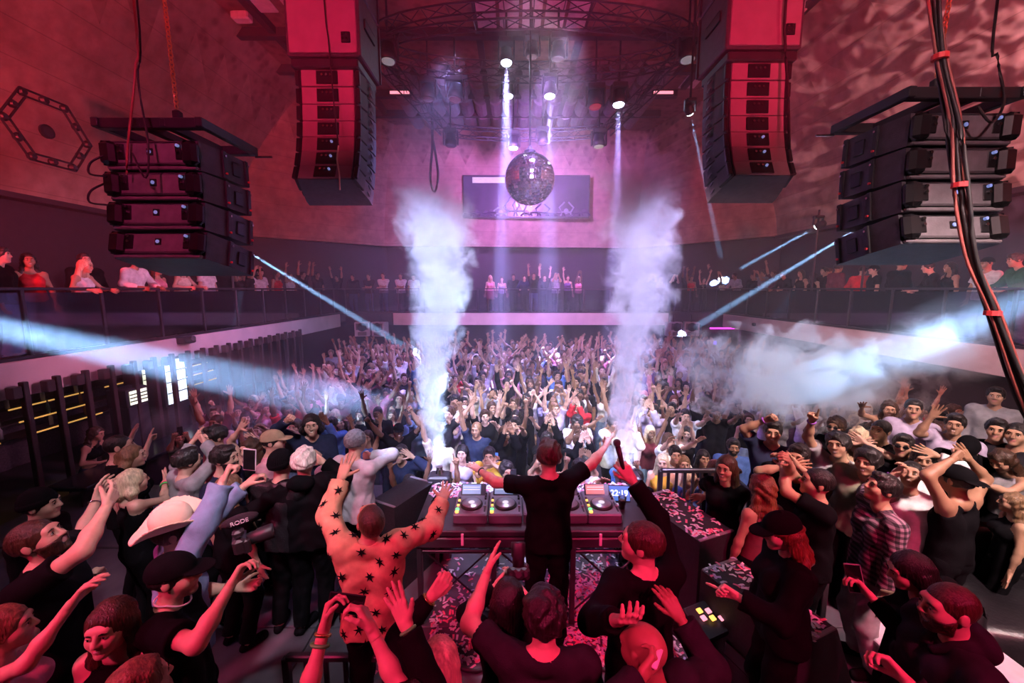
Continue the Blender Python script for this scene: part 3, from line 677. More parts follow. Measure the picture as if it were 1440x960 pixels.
# ------------------------------------------------------------------ figures: smooth bodies meshed from distance fields
f32 = np.float32
def sd_cone(P, a, b, r1, r2):
    # tapered capsule
    a = np.asarray(a, f32); ba = np.asarray(b, f32) - a; pa = P - a
    h = np.clip((pa @ ba) / (float(ba @ ba) + 1e-9), 0, 1).astype(f32)
    q = pa - h[:, None] * ba
    return np.sqrt(np.einsum('ij,ij->i', q, q)) - (r1 + (r2 - r1) * h)
def sd_ell(P, c, r, Rm=None):
    q = P - np.asarray(c, f32)
    if Rm is not None: q = q @ np.asarray(Rm, f32)
    r = np.asarray(r, f32); k0 = np.sqrt(((q / r) ** 2).sum(1)); k1 = np.sqrt(((q / (r * r)) ** 2).sum(1))
    return k0 * (k0 - 1) / np.maximum(k1, 1e-6)
def smin(a, b, k):
    h = np.maximum(k - np.abs(a - b), 0) / k
    return np.minimum(a, b) - h * h * (k * .25)
def smax(a, b, k): return -smin(-a, -b, k)
def field(prims, k):
    # prims: ('c',a,b,r1,r2[,planes]) or ('e',c,r,R) ; planes (point, normal): keep the side the normal points away from
    def fn(P):
        d = None
        for p in prims:
            if p[0] == 'c':
                e = sd_cone(P, *p[1:5])
                if len(p) > 5:
                    for (o, n) in p[5]: e = np.maximum(e, (P - np.asarray(o, f32)) @ np.asarray(n, f32))
            else: e = sd_ell(P, *p[1:4])
            d = e if d is None else smin(d, e, k)
        return d
    return fn
def prim_bounds(prims):
    lo = np.full(3, 1e9); hi = -lo
    for p in prims:
        for q, r in (((p[1], p[3]), (p[2], p[4])) if p[0] == 'c' else ((p[1], max(p[2])),)):
            lo = np.minimum(lo, np.asarray(q) - r); hi = np.maximum(hi, np.asarray(q) + r)
    return lo, hi
def net(fn, lo, hi, h, proj=1):
    lo = np.asarray(lo, float) - 3 * h; n = np.ceil((np.asarray(hi) + 3 * h - lo) / (4 * h)).astype(int); B = n
    I = np.stack(np.meshgrid(*[np.arange(x) for x in B], indexing='ij'), -1).reshape(-1, 3)
    dc = fn((lo + (I * 4 + 1.5) * h).astype(f32))
    act = np.abs(dc) < 5.2 * h
    F = np.repeat(np.repeat(np.repeat(np.where(dc < 0, -1., 1.).astype(f32).reshape(B), 4, 0), 4, 1), 4, 2)
    k = np.stack(np.meshgrid(*[np.arange(4)] * 3, indexing='ij'), -1).reshape(-1, 3)
    J = (I[act][:, None, :] * 4 + k[None]).reshape(-1, 3)
    F[J[:, 0], J[:, 1], J[:, 2]] = fn((lo + J * h).astype(f32))
    S = F < 0
    mixed = np.zeros(tuple(np.array(F.shape) - 1), np.int8)
    sl = [slice(0, -1), slice(1, None)]
    for a in (0, 1):
        for b in (0, 1):
            for c in (0, 1): mixed += S[sl[a], sl[b], sl[c]]
    C = np.argwhere((mixed > 0) & (mixed < 8))
    if len(C) == 0: return np.zeros((0, 3)), np.zeros((0, 4), int)
    idx = np.full(mixed.shape, -1, np.int64); idx[C[:, 0], C[:, 1], C[:, 2]] = np.arange(len(C))
    acc = np.zeros((len(C), 3)); cnt = np.zeros(len(C))
    cs = [np.array(q) for q in ((0, 0, 0), (1, 0, 0), (0, 1, 0), (1, 1, 0), (0, 0, 1), (1, 0, 1), (0, 1, 1), (1, 1, 1))]
    val = [F[C[:, 0] + q[0], C[:, 1] + q[1], C[:, 2] + q[2]] for q in cs]
    for i in range(8):
        for j in range(i + 1, 8):
            if abs(cs[i] - cs[j]).sum() != 1: continue
            m = (val[i] < 0) != (val[j] < 0)
            t = (val[i][m] / (val[i][m] - val[j][m]))[:, None]
            acc[m] += cs[i] + t * (cs[j] - cs[i]); cnt[m] += 1
    V = lo + (C + acc / cnt[:, None]) * h
    Q = []
    for ax in range(3):
        s0 = [slice(None)] * 3; s1 = [slice(None)] * 3; s0[ax] = slice(0, -1); s1[ax] = slice(1, None)
        E = np.argwhere(S[tuple(s0)] != S[tuple(s1)]); inside = S[E[:, 0], E[:, 1], E[:, 2]]
        u, v = [(1, 2), (2, 0), (0, 1)][ax]
        ok = (E[:, u] > 0) & (E[:, v] > 0); E = E[ok]; inside = inside[ok]
        def g(du, dv):
            G = E.copy(); G[:, u] -= du; G[:, v] -= dv
            G = np.minimum(G, np.array(idx.shape) - 1); return idx[G[:, 0], G[:, 1], G[:, 2]]
        q = np.stack([g(1, 1), g(0, 1), g(0, 0), g(1, 0)], 1)
        q[~inside] = q[~inside][:, ::-1]; Q.append(q[(q >= 0).all(1)])
    Q = np.vstack(Q)
    for _ in range(proj):
        e = h * .35; P = V.astype(f32); d0 = fn(P)
        G = np.stack([fn(P + np.eye(3, dtype=f32)[i] * f32(e)) - d0 for i in range(3)], 1) / e
        L = np.maximum((G * G).sum(1), .25)
        V = V - np.clip(d0 / L, -h * .6, h * .6)[:, None] * G
    return V, Q
# -------- heads (face along +Y, up +Z, origin between the ears)
def head_field(sex='m'):
    j = 1.0 if sex == 'm' else .92
    base = [('e', (0, -.018, .028), (.076, .098, .090), None), ('e', (0, .030, -.045), (.058 * j, .060, .072), None),
            ('e', (0, .070, -.094), (.026 * j, .024, .020), None), ('e', (.036, .055, -.022), (.030, .034, .034), None), ('e', (-.036, .055, -.022), (.030, .034, .034), None),
            ('c', (-.034, .078, .036), (.034, .078, .036), .014, .014), ('c', (0, -.02, -.06), (0, -.035, -.15), .053 * j, .056 * j)]
    nose = [('c', (0, .094, .020), (0, .112, -.016), .0085, .0125), ('e', (.012, .100, -.020), (.009, .011, .008), None), ('e', (-.012, .100, -.020), (.009, .011, .008), None)]
    ears = [('e', (s * .078, -.010, -.002), (.010, .020, .032), None) for s in (-1, 1)]
    lips = [('c', (-.019, .087, -.049), (.019, .087, -.049), .008, .008), ('c', (-.015, .086, -.060), (.015, .086, -.060), .0085, .0085)]
    fb, fnose, fe, fl = field(base, .035), field(nose, .01), field(ears, .008), field(lips, .008)
    def fn(P):
        d = fb(P)
        for s in (-1, 1): d = smax(d, -sd_ell(P, (s * .032, .104, .010), (.019, .016, .013)), .018)
        d = smin(d, fnose(P), .012); d = smin(d, fe(P), .010); d = smin(d, fl(P), .010)
        for s in (-1, 1): d = smin(d, sd_ell(P, (s * .032, .080, .010), (.0145, .0145, .0120)), .004)
        return d
    return fn
_HEAD = {}
def head_mesh(sex, h, mood):
    # returns verts, faces, material ids: 0 skin 1 lips 2 eye white 3 dark 4 teeth
    key = (sex, h, mood)
    if key in _HEAD: return _HEAD[key]
    V, Q = net(head_field(sex), (-.1, -.13, -.19), (.1, .14, .13), h)
    c = V[Q].mean(1); mi = np.zeros(len(Q), int)
    lip = (np.abs(c[:, 0]) < .023) & (c[:, 1] > .082) & (c[:, 2] < -.041) & (c[:, 2] > -.070); mi[lip] = 1 if mood == 'calm' else 0
    b = MB(); b.mi = 0; b.add(V, [tuple(q) for q in Q]); b.m = list(mi)
    lod = 0 if h < .0075 else 1
    nu, nv = (10, 6) if lod == 0 else (6, 4)
    for s in (-1, 1):
        b.ball((s * .032, .0895, .010), (.0115, .0062, .0058), nu, nv, mi=2)
        b.ball((s * .032, .0935, .010), (.0055, .0036, .0056), nu, nv, mi=3)
        b.tube([(s * .016, .0975, .030), (s * .030, .0990, .035), (s * .046, .0880, .029)], [.003, .0042, .0022], 5, mi=3)
        if lod == 0: b.tube([(s * .019, .094, .0125), (s * .032, .0985, .0185), (s * .045, .090, .0125)], [.0012, .0018, .0012], 4, mi=3)
    if mood == 'smile':
        b.ball((0, .0925, -.0545), (.0190, .0085, .0074), 8, 6, mi=4)
        b.tube([(-.024, .087, -.046), (-.012, .0985, -.0475), (.012, .0985, -.0475), (.024, .087, -.046)], [.0020, .0028, .0028, .0020], 5, mi=1)
        b.tube([(-.023, .087, -.049), (-.010, .0965, -.0640), (.010, .0965, -.0640), (.023, .087, -.049)], [.0020, .0034, .0034, .0020], 5, mi=1)
    elif mood == 'open':
        b.ball((0, .0900, -.056), (.0150, .0090, .0110), 8, 5, mi=3)
        b.ball((0, .0935, -.0485), (.0120, .0055, .0030), 6, 4, mi=4)
        ring = [(.018 * math.cos(t), .0945 - .004 * abs(math.cos(t)), -.056 + .0135 * math.sin(t)) for t in np.arange(10) * math.pi / 5]
        b.tube(ring, .0038, 5, mi=1, closed=True)
    _HEAD[key] = (np.vstack(b.v), b.f, np.array(b.m)); return _HEAD[key]
# -------- hands (wrist at the origin, fingers along +Z, palm facing +Y, thumb towards +X)
HANDPOSE = {  # per finger: spread angle, curl of the three joints ; thumb: out angle, curl
    'open': ([.22, .06, -.08, -.26], [(.05, .08, .05)] * 4, (.95, .15)),
    'flat': ([.05, .01, -.03, -.08], [(.10, .08, .05)] * 4, (.55, .2)),
    'fist': ([.05, .0, -.03, -.06], [(1.35, 1.5, .9)] * 4, (.35, .9)),
    'point': ([.05, .0, -.03, -.06], [(.05, .08, .05)] + [(1.35, 1.5, .9)] * 3, (.45, .8)),
    'grip': ([.06, .0, -.04, -.1], [(.75, 1.0, .55)] * 4, (.75, .55)),
    'relax': ([.10, .02, -.05, -.14], [(.30, .40, .25), (.40, .45, .3), (.45, .5, .3), (.5, .5, .3)], (.7, .3)),
    'horns': ([.14, .0, -.03, -.2], [(.05, .08, .05), (1.35, 1.5, .9), (1.35, 1.5, .9), (.08, .1, .05)], (.4, .8)),
}
_HAND = {}
def hand_mesh(pose, h):
    key = (pose, h)
    if key in _HAND: return _HAND[key]
    sp, curl, th = HANDPOSE[pose]; prims = []; fat = 1.0 if h < .007 else (1.1 if h < .009 else 1.25)
    kx = [.030, .010, -.010, -.029]; kz = [.090, .094, .088, .078]; L = [(.042, .025, .022), (.046, .028, .023), (.042, .026, .022), (.033, .020, .019)]
    for i in range(4):
        k = np.array([kx[i], 0, kz[i]])
        prims.append(('c', (kx[i] * .55, 0, .004), k, .0175, .0135))
        a = 0.0; p = k
        for j in range(3):
            a += curl[i][j]
            d = np.array([math.sin(sp[i]) * math.cos(a), math.sin(a), math.cos(sp[i]) * math.cos(a)])
            q = p + d * L[i][j]; r0, r1 = (.0098, .0090, .0080, .0068)[j] * fat, (.0098, .0090, .0080, .0068)[j + 1] * fat
            prims.append(('c', p, q, r0, r1)); p = q
    out, tc_ = th; p = np.array([.020, .004, .022]); d = np.array([math.sin(out), .25, math.cos(out)]); d /= np.linalg.norm(d)
    q = p + d * .046; prims.append(('c', p, q, .0165, .0118 * fat)); p = q
    d2 = np.array([math.sin(out - tc_ * .8), .25 + tc_ * .8, math.cos(out - tc_ * .8)]); d2 /= np.linalg.norm(d2)
    q = p + d2 * .030; prims.append(('c', p, q, .0112 * fat, .0100 * fat)); p = q
    d3 = np.array([math.sin(out - tc_ * 1.3), .25 + tc_ * 1.1, math.cos(out - tc_ * 1.3)]); d3 /= np.linalg.norm(d3)
    prims.append(('c', p, p + d3 * .024, .0098 * fat, .0082 * fat))
    prims.append(('c', (0, 0, -.05), (0, 0, .012), .0255, .0245))
    fn = field(prims, .007)
    def f2(P): return np.maximum(fn(P), -P[:, 2] - .045)
    V, Q = net(f2, *prim_bounds(prims), h)
    _HAND[key] = (V, Q); return V, Q
# -------- skeleton
def unit(v): v = np.asarray(v, float); return v / (np.linalg.norm(v) + 1e-9)
def rotz(a): return np.array([[math.cos(a), -math.sin(a), 0], [math.sin(a), math.cos(a), 0], [0, 0, 1.]])
def rotx(a): return np.array([[1., 0, 0], [0, math.cos(a), -math.sin(a)], [0, math.sin(a), math.cos(a)]])
def roty(a): return np.array([[math.cos(a), 0, math.sin(a)], [0, 1., 0], [-math.sin(a), 0, math.cos(a)]])
def ik(a, t, l1, l2, pole):
    d = np.asarray(t, float) - a; D = np.linalg.norm(d); u = d / (D + 1e-9); D = min(max(D, abs(l1 - l2) + .04), (l1 + l2) * .995)
    ca = (l1 * l1 + D * D - l2 * l2) / (2 * l1 * D); x = l1 * ca; y = l1 * math.sqrt(max(0, 1 - ca * ca))
    p = np.asarray(pole, float) - u * np.dot(pole, u); p = unit(p)
    return a + u * x + p * y, a + u * D
def skeleton(hgt=1.75, yaw=0.0, lean=(0, 0), head=(0, 0, 0), lh=None, rh=None, lpole=None, rpole=None, sit=0, stance=.11, build=1.0, hips=0.0, girl=False, step=0.0):
    """local frame: feet at z=0, figure facing +Y turned by yaw. lh / rh: hand targets in the same frame."""
    s = hgt / 1.75; Rb = rotz(yaw); J = {}
    zp = .93 * s if not sit else .50 * s
    bx = lambda x, y, z: Rb @ np.array([x, y, z], float)
    pel = bx(hips, 0, zp)
    Rl = Rb @ rotx(-lean[0]) @ roty(lean[1])          # lean forward / to the side
    up = lambda x, y, z: pel + Rl @ (np.array([x, y, z]) * s)
    J['pel'] = pel; J['waist'] = up(0, 0, .14); J['chest'] = up(0, .005, .36); J['neck'] = up(0, -.015, .535); J['headbase'] = up(0, .01, .60)
    sw = (.185 if not girl else .155) * build
    Rh = Rl @ rotz(head[0]) @ rotx(head[1]) @ roty(head[2])
    J['Rh'] = Rh; J['head'] = J['headbase'] + Rh @ np.array([0, .02, .105]) * s
    J['Rl'] = Rl; J['s'] = s
    for sd, k, tgt, pole in (('l', -1, lh, lpole), ('r', 1, rh, rpole)):
        tt = None if tgt is None else np.asarray(tgt, float)
        raised = tt is not None and tt[2] > J['neck'][2] - .05
        sh = up(k * (sw - (.018 if raised else 0)), -.01, .475 + (.045 if raised else 0))
        if tt is None: tt = up(k * .25, .06, -.08)
        pl = Rl @ np.array([k * .8, -.6 if not raised else -.1, -.5]) if pole is None else np.asarray(pole, float)
        el, wr = ik(sh, tt, .285 * s, .255 * s, pl)
        J['sh' + sd], J['el' + sd], J['wr' + sd] = sh, el, wr
        hip = pel + Rb @ np.array([k * .085 * s, 0, -.02 * s]); ft = bx(k * stance + hips * .3, (-.03 + k * step), .075)
        if sit: ft = bx(k * .13, .42 * s, .075)
        kn, an = ik(hip, ft, .432 * s, .420 * s, Rb @ np.array([k * .15, 1., .1]))
        J['hip' + sd], J['kn' + sd], J['an' + sd] = hip, kn, an; J['toe' + sd] = an + Rb @ (rotz(-k * .25) @ np.array([0, .15 * s, -.045]))
    J['Rb'] = Rb; J['build'] = build; J['girl'] = girl
    return J
def torso(J, g=0.0):
    s = J['s'] * J['build']; U = J['Rl']; P = []
    w = 1.0 if not J['girl'] else .86
    for k in (-1, 1):
        o = lambda x, y=0: U @ np.array([k * x * s * w, y * s, 0])
        P.append(('c', J['pel'] + o(.075 if not J['girl'] else .092), J['waist'] + o(.058), .098 * s * (1 if not J['girl'] else .96) + g, .090 * s * w + g))
        P.append(('c', J['waist'] + o(.058), J['chest'] + o(.078, .005), .090 * s * w + g, .098 * s * w + g))
        sh = J['shl' if k < 0 else 'shr']
        P.append(('c', J['chest'] + o(.080), sh, .092 * s * w + g, .050 * s * w + g))
        P.append(('c', J['neck'] + U @ np.array([k * .02, -.01, -.02]), sh, .050 * s + g * .6, .044 * s * w + g * .7))
    if J['girl']:
        for k in (-1, 1): P.append(('e', J['chest'] + U @ np.array([k * .066, .085, -.015]) * s, (.058 + g, .05 + g, .055 + g), U))
    return P
def limbs(J, arms=True, legs=True):
    s = J['s']; a = s * (.82 if J['girl'] else .96) * (.5 + .5 * J['build']); P = []
    for d in 'lr':
        if arms:
            P += [('c', J['sh' + d], J['el' + d], .053 * a, .042 * a), ('c', J['el' + d], J['el' + d] * .65 + J['wr' + d] * .35, .042 * a, .040 * a), ('c', J['el' + d] * .65 + J['wr' + d] * .35, J['wr' + d], .040 * a, .0262 * a)]
        if legs:
            P += [('c', J['hip' + d], J['kn' + d], .088 * a, .056 * a), ('c', J['kn' + d], J['an' + d], .058 * a, .036 * a), ('c', J['an' + d] - [0, 0, .03], J['toe' + d], .036, .028)]
    return P
def fold(fn, amp, seed, k=1.0):
    a, b_, c = random.Random(seed).uniform(0, 9), random.Random(seed + 1).uniform(0, 9), random.Random(seed + 2).uniform(0, 9)
    def g(P):
        x, y, z = P[:, 0] * k, P[:, 1] * k, P[:, 2] * k
        n = np.sin(z * 38 + 5 * np.sin(x * 11 + a) + 4 * np.sin(y * 13 + b_)) * np.sin(x * 9 + z * 14 + c) + .6 * np.sin(x * 47 + z * 22 + b_) * np.sin(z * 9 + y * 17 + a)
        return fn(P) + amp * n.astype(f32)
    return g
def arm_sleeve(J, d, frac, flare, g):
    """sleeve prims of side d. frac: 0..1 upper arm, 1..2 forearm"""
    s = J['s']; a = s * (.9 if J['girl'] else 1.0); P = []
    sh, el, wr = J['sh' + d], J['el' + d], J['wr' + d]
    if frac <= 1:
        e = sh + (el - sh) * frac; u = unit(el - sh)
        P.append(('c', sh, sh + (el - sh) * (frac + .12), (.052 * a + g), (.056 * a + flare), [(e, u)]))
    else:
        P.append(('c', sh, el, .051 * a + g, .045 * a + g))
        t = frac - 1; e = el + (wr - el) * t; u = unit(wr - el)
        P.append(('c', el, el + (wr - el) * min(1, t + .08), .049 * a + g, (.036 * a + g + flare * .4), [(e, u)]))
    return P
def nz_hair(P, amp, fr):
    return (amp * (np.sin(P[:, 0] * fr + 3 * np.sin(P[:, 2] * fr * .4)) * np.sin(P[:, 2] * fr * .8 + 2 * np.sin(P[:, 1] * fr * .5)) + .5 * np.sin(P[:, 1] * fr * 1.3 + P[:, 0] * fr * .7))).astype(f32)
_HAIR = {}
def hair_mesh(style, h):
    """hair or headwear in head coordinates -> list of (verts, faces, part name)"""
    key = (style, h)
    if key in _HAIR: return _HAIR[key]
    cap_ = lambda P, g: sd_ell(P, (0, -.018, .028), (.076 + g, .098 + g, .090 + g))
    face = lambda P, zz=0.0: sd_ell(P, (0, .120, -.036 + zz), (.070, .085, .114))
    out = []
    if style in ('short', 'fade', 'quiff', 'curly', 'grey', 'messy'):
        g, amp, fr = {'short': (.016, .003, 90), 'fade': (.010, .0015, 120), 'quiff': (.018, .004, 80), 'curly': (.026, .008, 75), 'grey': (.014, .003, 90), 'messy': (.026, .007, 60)}[style]
        def fn(P):
            d = cap_(P, g)
            if style in ('quiff', 'messy', 'short'): d = smin(d, sd_ell(P, (0, .050, .102), (.056, .044, .028)), .02)
            d = d + nz_hair(P, amp, fr)
            d = smax(d, -face(P), .012)
            d = smax(d, -(P[:, 2] + .045 + .35 * np.maximum(P[:, 1], -.06)), .012)
            return d
        out.append((*net(fn, (-.13, -.16, -.1), (.13, .13, .17), h), 'hair'))
    elif style == 'buzz':
        def fn(P): return smax(smax(cap_(P, .0045), -sd_ell(P, (0, .12, -.05), (.08, .075, .115)), .006), -(P[:, 2] + .03), .006)
        out.append((*net(fn, (-.1, -.13, -.06), (.1, .1, .14), h), 'hair'))
    elif style in ('long', 'wavy', 'bob', 'bangs'):
        dn = {'long': -.36, 'wavy': -.34, 'bob': -.13, 'bangs': -.30}[style]; wv = {'long': .003, 'wavy': .010, 'bob': .004, 'bangs': .003}[style]
        pr = [('e', (0, -.02, .03), (.092, .112, .104), None)]
        for k in (-1, 1):
            pr += [('c', (k * .070, -.030, .0), (k * .088, -.045, dn * .55), .034, .042), ('c', (k * .088, -.045, dn * .55), (k * .080, -.055, dn), .042, .018)]
        pr += [('c', (0, -.085, 0), (0, -.105, dn * .6), .055, .060), ('c', (0, -.105, dn * .6), (0, -.10, dn), .060, .022)]
        base = field(pr, .035)
        def fn(P):
            d = base(P) + nz_hair(P, wv, 48)
            d = d + (.0025 * np.sin(np.arctan2(P[:, 0], P[:, 1] + .02) * 44 + P[:, 2] * 14)).astype(f32)
            d = smax(d, -sd_ell(P, (0, .125, -.034 if style != 'bangs' else -.070), (.066, .088, .124)), .014)
            return smax(d, -sd_cone(P, (0, .06, -.08), (0, .10, -.42), .072, .10), .015)
        out.append((*net(fn, *prim_bounds(pr), h), 'hair'))
    elif style == 'bun':
        def fn(P):
            d = smin(cap_(P, .013), sd_ell(P, (0, -.125, .055), (.042, .042, .042)), .015) + nz_hair(P, .002, 90)
            d = smax(d, -face(P), .012); return smax(d, -(P[:, 2] + .05 + .35 * np.maximum(P[:, 1], -.06)), .012)
        out.append((*net(fn, (-.11, -.18, -.1), (.11, .12, .14), h), 'hair'))
    elif style in ('cap', 'capback', 'beanie'):
        def fh(P): return smax(smax(cap_(P, .010) + nz_hair(P, .003, 90), -face(P), .012), -(P[:, 2] + .055 + .35 * np.maximum(P[:, 1], -.06)), .012)
        out.append((*net(fh, (-.11, -.14, -.1), (.11, .12, .14), h), 'hair'))
        if style == 'beanie':
            def fn(P):
                d = sd_ell(P, (0, -.022, .036), (.091, .113, .108)) + (.0018 * np.sin(np.arctan2(P[:, 0], P[:, 1] + .02) * 40)).astype(f32)
                d = smax(d, -(P[:, 2] - .012 - .20 * P[:, 1]), .006)
                return smin(d, np.maximum(sd_ell(P, (0, -.022, .030), (.098, .119, .104)), np.abs(P[:, 2] - .03 - .20 * P[:, 1]) - .020), .006)
            out.append((*net(fn, (-.12, -.16, -.03), (.12, .12, .16), h), 'beanie'))
        else:
            f = 1 if style == 'cap' else -1
            def fn(P):
                d = smax(sd_ell(P, (0, -.014, .034), (.090, .120, .100)), -(P[:, 2] - .026 - .10 * P[:, 1] * f), .006)
                d = smin(d, sd_ell(P, (0, -.02, .134), (.010, .010, .006)), .004)
                b = sd_ell(P, (0, f * .115 - .01, .036), (.076, .088, .030))
                b = np.maximum(b, np.abs(P[:, 2] - .040 + .10 * (np.abs(P[:, 0]) / .08) ** 2 * .08 + .10 * (P[:, 1] * f - .1)) - .0045)
                b = np.maximum(b, -(P[:, 1] * f - .056))
                return smin(d, b, .006)
            out.append((*net(fn, (-.11, -.22, -.02), (.11, .22, .15), min(h, .009)), 'cap'))
    elif style == 'cowboy':
        def fh(P): return smax(smax(cap_(P, .010), -face(P), .012), -(P[:, 2] + .06), .012)
        out.append((*net(fh, (-.11, -.14, -.1), (.11, .12, .14), h), 'hair'))
        def fn(P):
            x, y, z = P[:, 0], P[:, 1], P[:, 2]
            cr = sd_ell(P, (0, -.012, .095), (.086, .108, .100)); cr = smax(cr, -sd_ell(P, (0, -.012, .200), (.020, .100, .035)), .02)
            cr = np.maximum(cr, -(z - .055))
            rr = np.sqrt((x / .185) ** 2 + ((y + .01) / .205) ** 2)
            br = np.maximum((rr - 1) * .17, np.abs(z - .060 - 2.6 * np.maximum(np.abs(x) - .085, 0) ** 1.5 + .9 * np.maximum(np.abs(y) - .10, 0) ** 1.6) * .72 - .0050)
            return smin(cr, br, .012)
        out.append((*net(fn, (-.21, -.24, -.03), (.21, .22, .22), min(h, .007)), 'hat'))
    elif style == 'bald': pass
    _HAIR[key] = out; return out
def beard_mesh(h):
    if ('beard', h) in _HAIR: return _HAIR[('beard', h)]
    hf = head_field('m')
    def fn(P):
        d = hf(P) - .0065 + nz_hair(P, .0016, 150)
        d = smax(d, P[:, 2] + .028 - .25 * np.maximum(.05 - P[:, 1], 0), .006); d = smax(d, -(P[:, 1] - .008), .006); d = smax(d, -(P[:, 2] + .118), .006)
        d = smax(d, -sd_ell(P, (0, .100, -.054), (.027, .035, .015)), .005)
        return smax(d, -sd_ell(P, (0, .115, -.014), (.034, .04, .020)), .006)
    _HAIR[('beard', h)] = net(fn, (-.09, -.01, -.13), (.09, .12, .02), h); return _HAIR[('beard', h)]
LODS = {0: dict(head=.0052, hand=.0046, body=.015, cloth=.0125, hair=.0065), 1: dict(head=.0070, hand=.0060, body=.022, cloth=.018, hair=.009), 2: dict(head=.0095, hand=.0075, body=.028, cloth=.024, hair=.013), 3: dict(head=.0135, hand=.0098, body=.038, cloth=.034, hair=.018)}
def hand_frame(J, d, palm):
    wr, el = J['wr' + d], J['el' + d]; z = unit(wr - el)
    y = np.asarray(palm, float); y = y - z * np.dot(y, z)
    if np.linalg.norm(y) < .05: y = np.cross(z, [1, 0, 0])
    y = unit(y); x = np.cross(y, z); return np.stack([x, y, z], 1)
def figure_meshes(J, lod=1, sex='m', mood='calm', lhand='open', rhand='open', lpalm=None, rpalm=None, hair='short', top='tee', bottom='jeans', seed=0, beard=False, hood=False):
    """dict part -> (verts, faces, mat ids) in the figure's own frame"""
    L = LODS[lod]; s = J['s']; parts = {}
    prims = torso(J) + limbs(J) + [('c', J['neck'], J['headbase'] + [0, 0, .02], .056 * s, .052 * s)]
    V, Q = net(field(prims, .038 * s), *prim_bounds(prims), L['body'], 1)
    B = MB(); B.add(V, [tuple(q) for q in Q], 0)
    hv, hf, hm = head_mesh('f' if sex == 'f' else 'm', L['head'], mood)
    B.v.append((hv * s) @ J['Rh'].T + J['head']); k = B.n; B.f += [tuple(i + k for i in q) for q in hf]; B.m += list(hm); B.n += len(hv)
    for d, pose, palm in (('l', lhand, lpalm), ('r', rhand, rpalm)):
        V, Q = hand_mesh(pose, L['hand']); Fm = hand_frame(J, d, palm if palm is not None else J['Rb'] @ np.array([0, 1., 0]))
        V = V.copy(); flip = False
        # thumb towards the body's midline when the palm faces forward
        want = -1 if d == 'r' else 1
        xdir = float(Fm[:, 0] @ (J['Rb'] @ np.array([1., 0, 0]))) * (1 if Fm[:, 1] @ (J['Rb'] @ np.array([0, 1., 0])) >= 0 else -1) * (1 if Fm[2, 2] > -.2 else -1)
        # anatomical handedness: right hand, fingers up, palm forward -> thumb to -X
        if d == 'r': V[:, 0] *= -1; flip = True
        B.add((V * s) @ Fm.T + J['wr' + d], [tuple(q[::-1]) if flip else tuple(q) for q in Q], 0)
    parts['body'] = (np.vstack(B.v), B.f, B.m)
    # hair and headwear
    for (V, Q, nm) in hair_mesh(hair, L['hair']): parts[nm] = ((V * s) @ J['Rh'].T + J['head'], Q, None)
    if beard:
        V, Q = beard_mesh(max(.0055, L['hair'])); parts['beard'] = ((V * s) @ J['Rh'].T + J['head'], Q, None)
    # upper garment
    U = J['Rl']; upv = U[:, 2]; fwd = U[:, 1]
    if top != 'none':
        g = {'tee': .018, 'shirt': .018, 'long': .016, 'jacket': .032, 'hoodie': .034, 'tank': .009, 'crop': .008, 'dress': .012, 'bra': .007}[top]
        P = torso(J, g); nsl = {'tee': .62, 'shirt': 1.88, 'long': 1.90, 'jacket': 1.90, 'hoodie': 1.90, 'tank': 0, 'crop': 0, 'dress': 0, 'bra': 0}[top]
        if top not in ('crop', 'bra'):
            for k in (-1, 1): P.append(('c', J['pel'] + U @ np.array([k * .07 * s, 0, -.10 * s]), J['waist'] + U @ np.array([k * .06 * s, 0, 0]), .112 * s + g, .094 * s * (.9 if J['girl'] else 1) + g))
        if nsl:
            for d in 'lr': P += arm_sleeve(J, d, nsl, .024 if top == 'tee' else .012, g * .8)
        base = field(P, .038 * s)
        hem = J['pel'] + upv * (-.06 * s if top in ('tee', 'shirt', 'long', 'hoodie', 'jacket') else (.10 * s if top == 'crop' else .26 * s if top == 'bra' else .0))
        nk = J['neck'] + upv * .055 * s + fwd * .02; nr = {'tee': .088, 'shirt': .080, 'long': .084, 'jacket': .080, 'hoodie': .084, 'tank': .125, 'crop': .13, 'dress': .13, 'bra': .16}[top] * s
        def fn(Pt):
            d = base(Pt)
            if top == 'dress':
                d = smin(d, sd_cone(Pt, J['pel'], J['pel'] + [0, 0, -.30 * s], .155 * s, .20 * s), .06); d = np.maximum(d, -(Pt[:, 2] - (J['pel'][2] - .30 * s)))
            else: d = np.maximum(d, -((Pt - hem.astype(f32)) @ upv.astype(f32)))
            d = smax(d, -sd_ell(Pt, nk, (nr, nr, nr * .9), U), .008)
            if top in ('tank', 'crop', 'dress', 'bra'):
                for sd in 'lr': d = smax(d, -sd_ell(Pt, J['sh' + sd] + upv * .02 * s, (.066 * s, .10 * s, .105 * s), U), .008)
            return d
        ff = fold(fn, .0034 if top in ('tee', 'shirt', 'long') else (.0052 if top in ('jacket', 'hoodie') else .0012), seed)
        lo, hi = prim_bounds(P)
        if top == 'dress': lo = np.minimum(lo, J['pel'] - [.26, .26, .34])
        V, Q = net(ff, lo, hi, L['cloth'], 1); parts[{'tee': 'tee_shirt', 'shirt': 'shirt', 'long': 'sweater', 'jacket': 'jacket', 'hoodie': 'hoodie', 'tank': 'tank_top', 'crop': 'crop_top', 'dress': 'dress', 'bra': 'bikini_top'}[top]] = (V, Q, None)
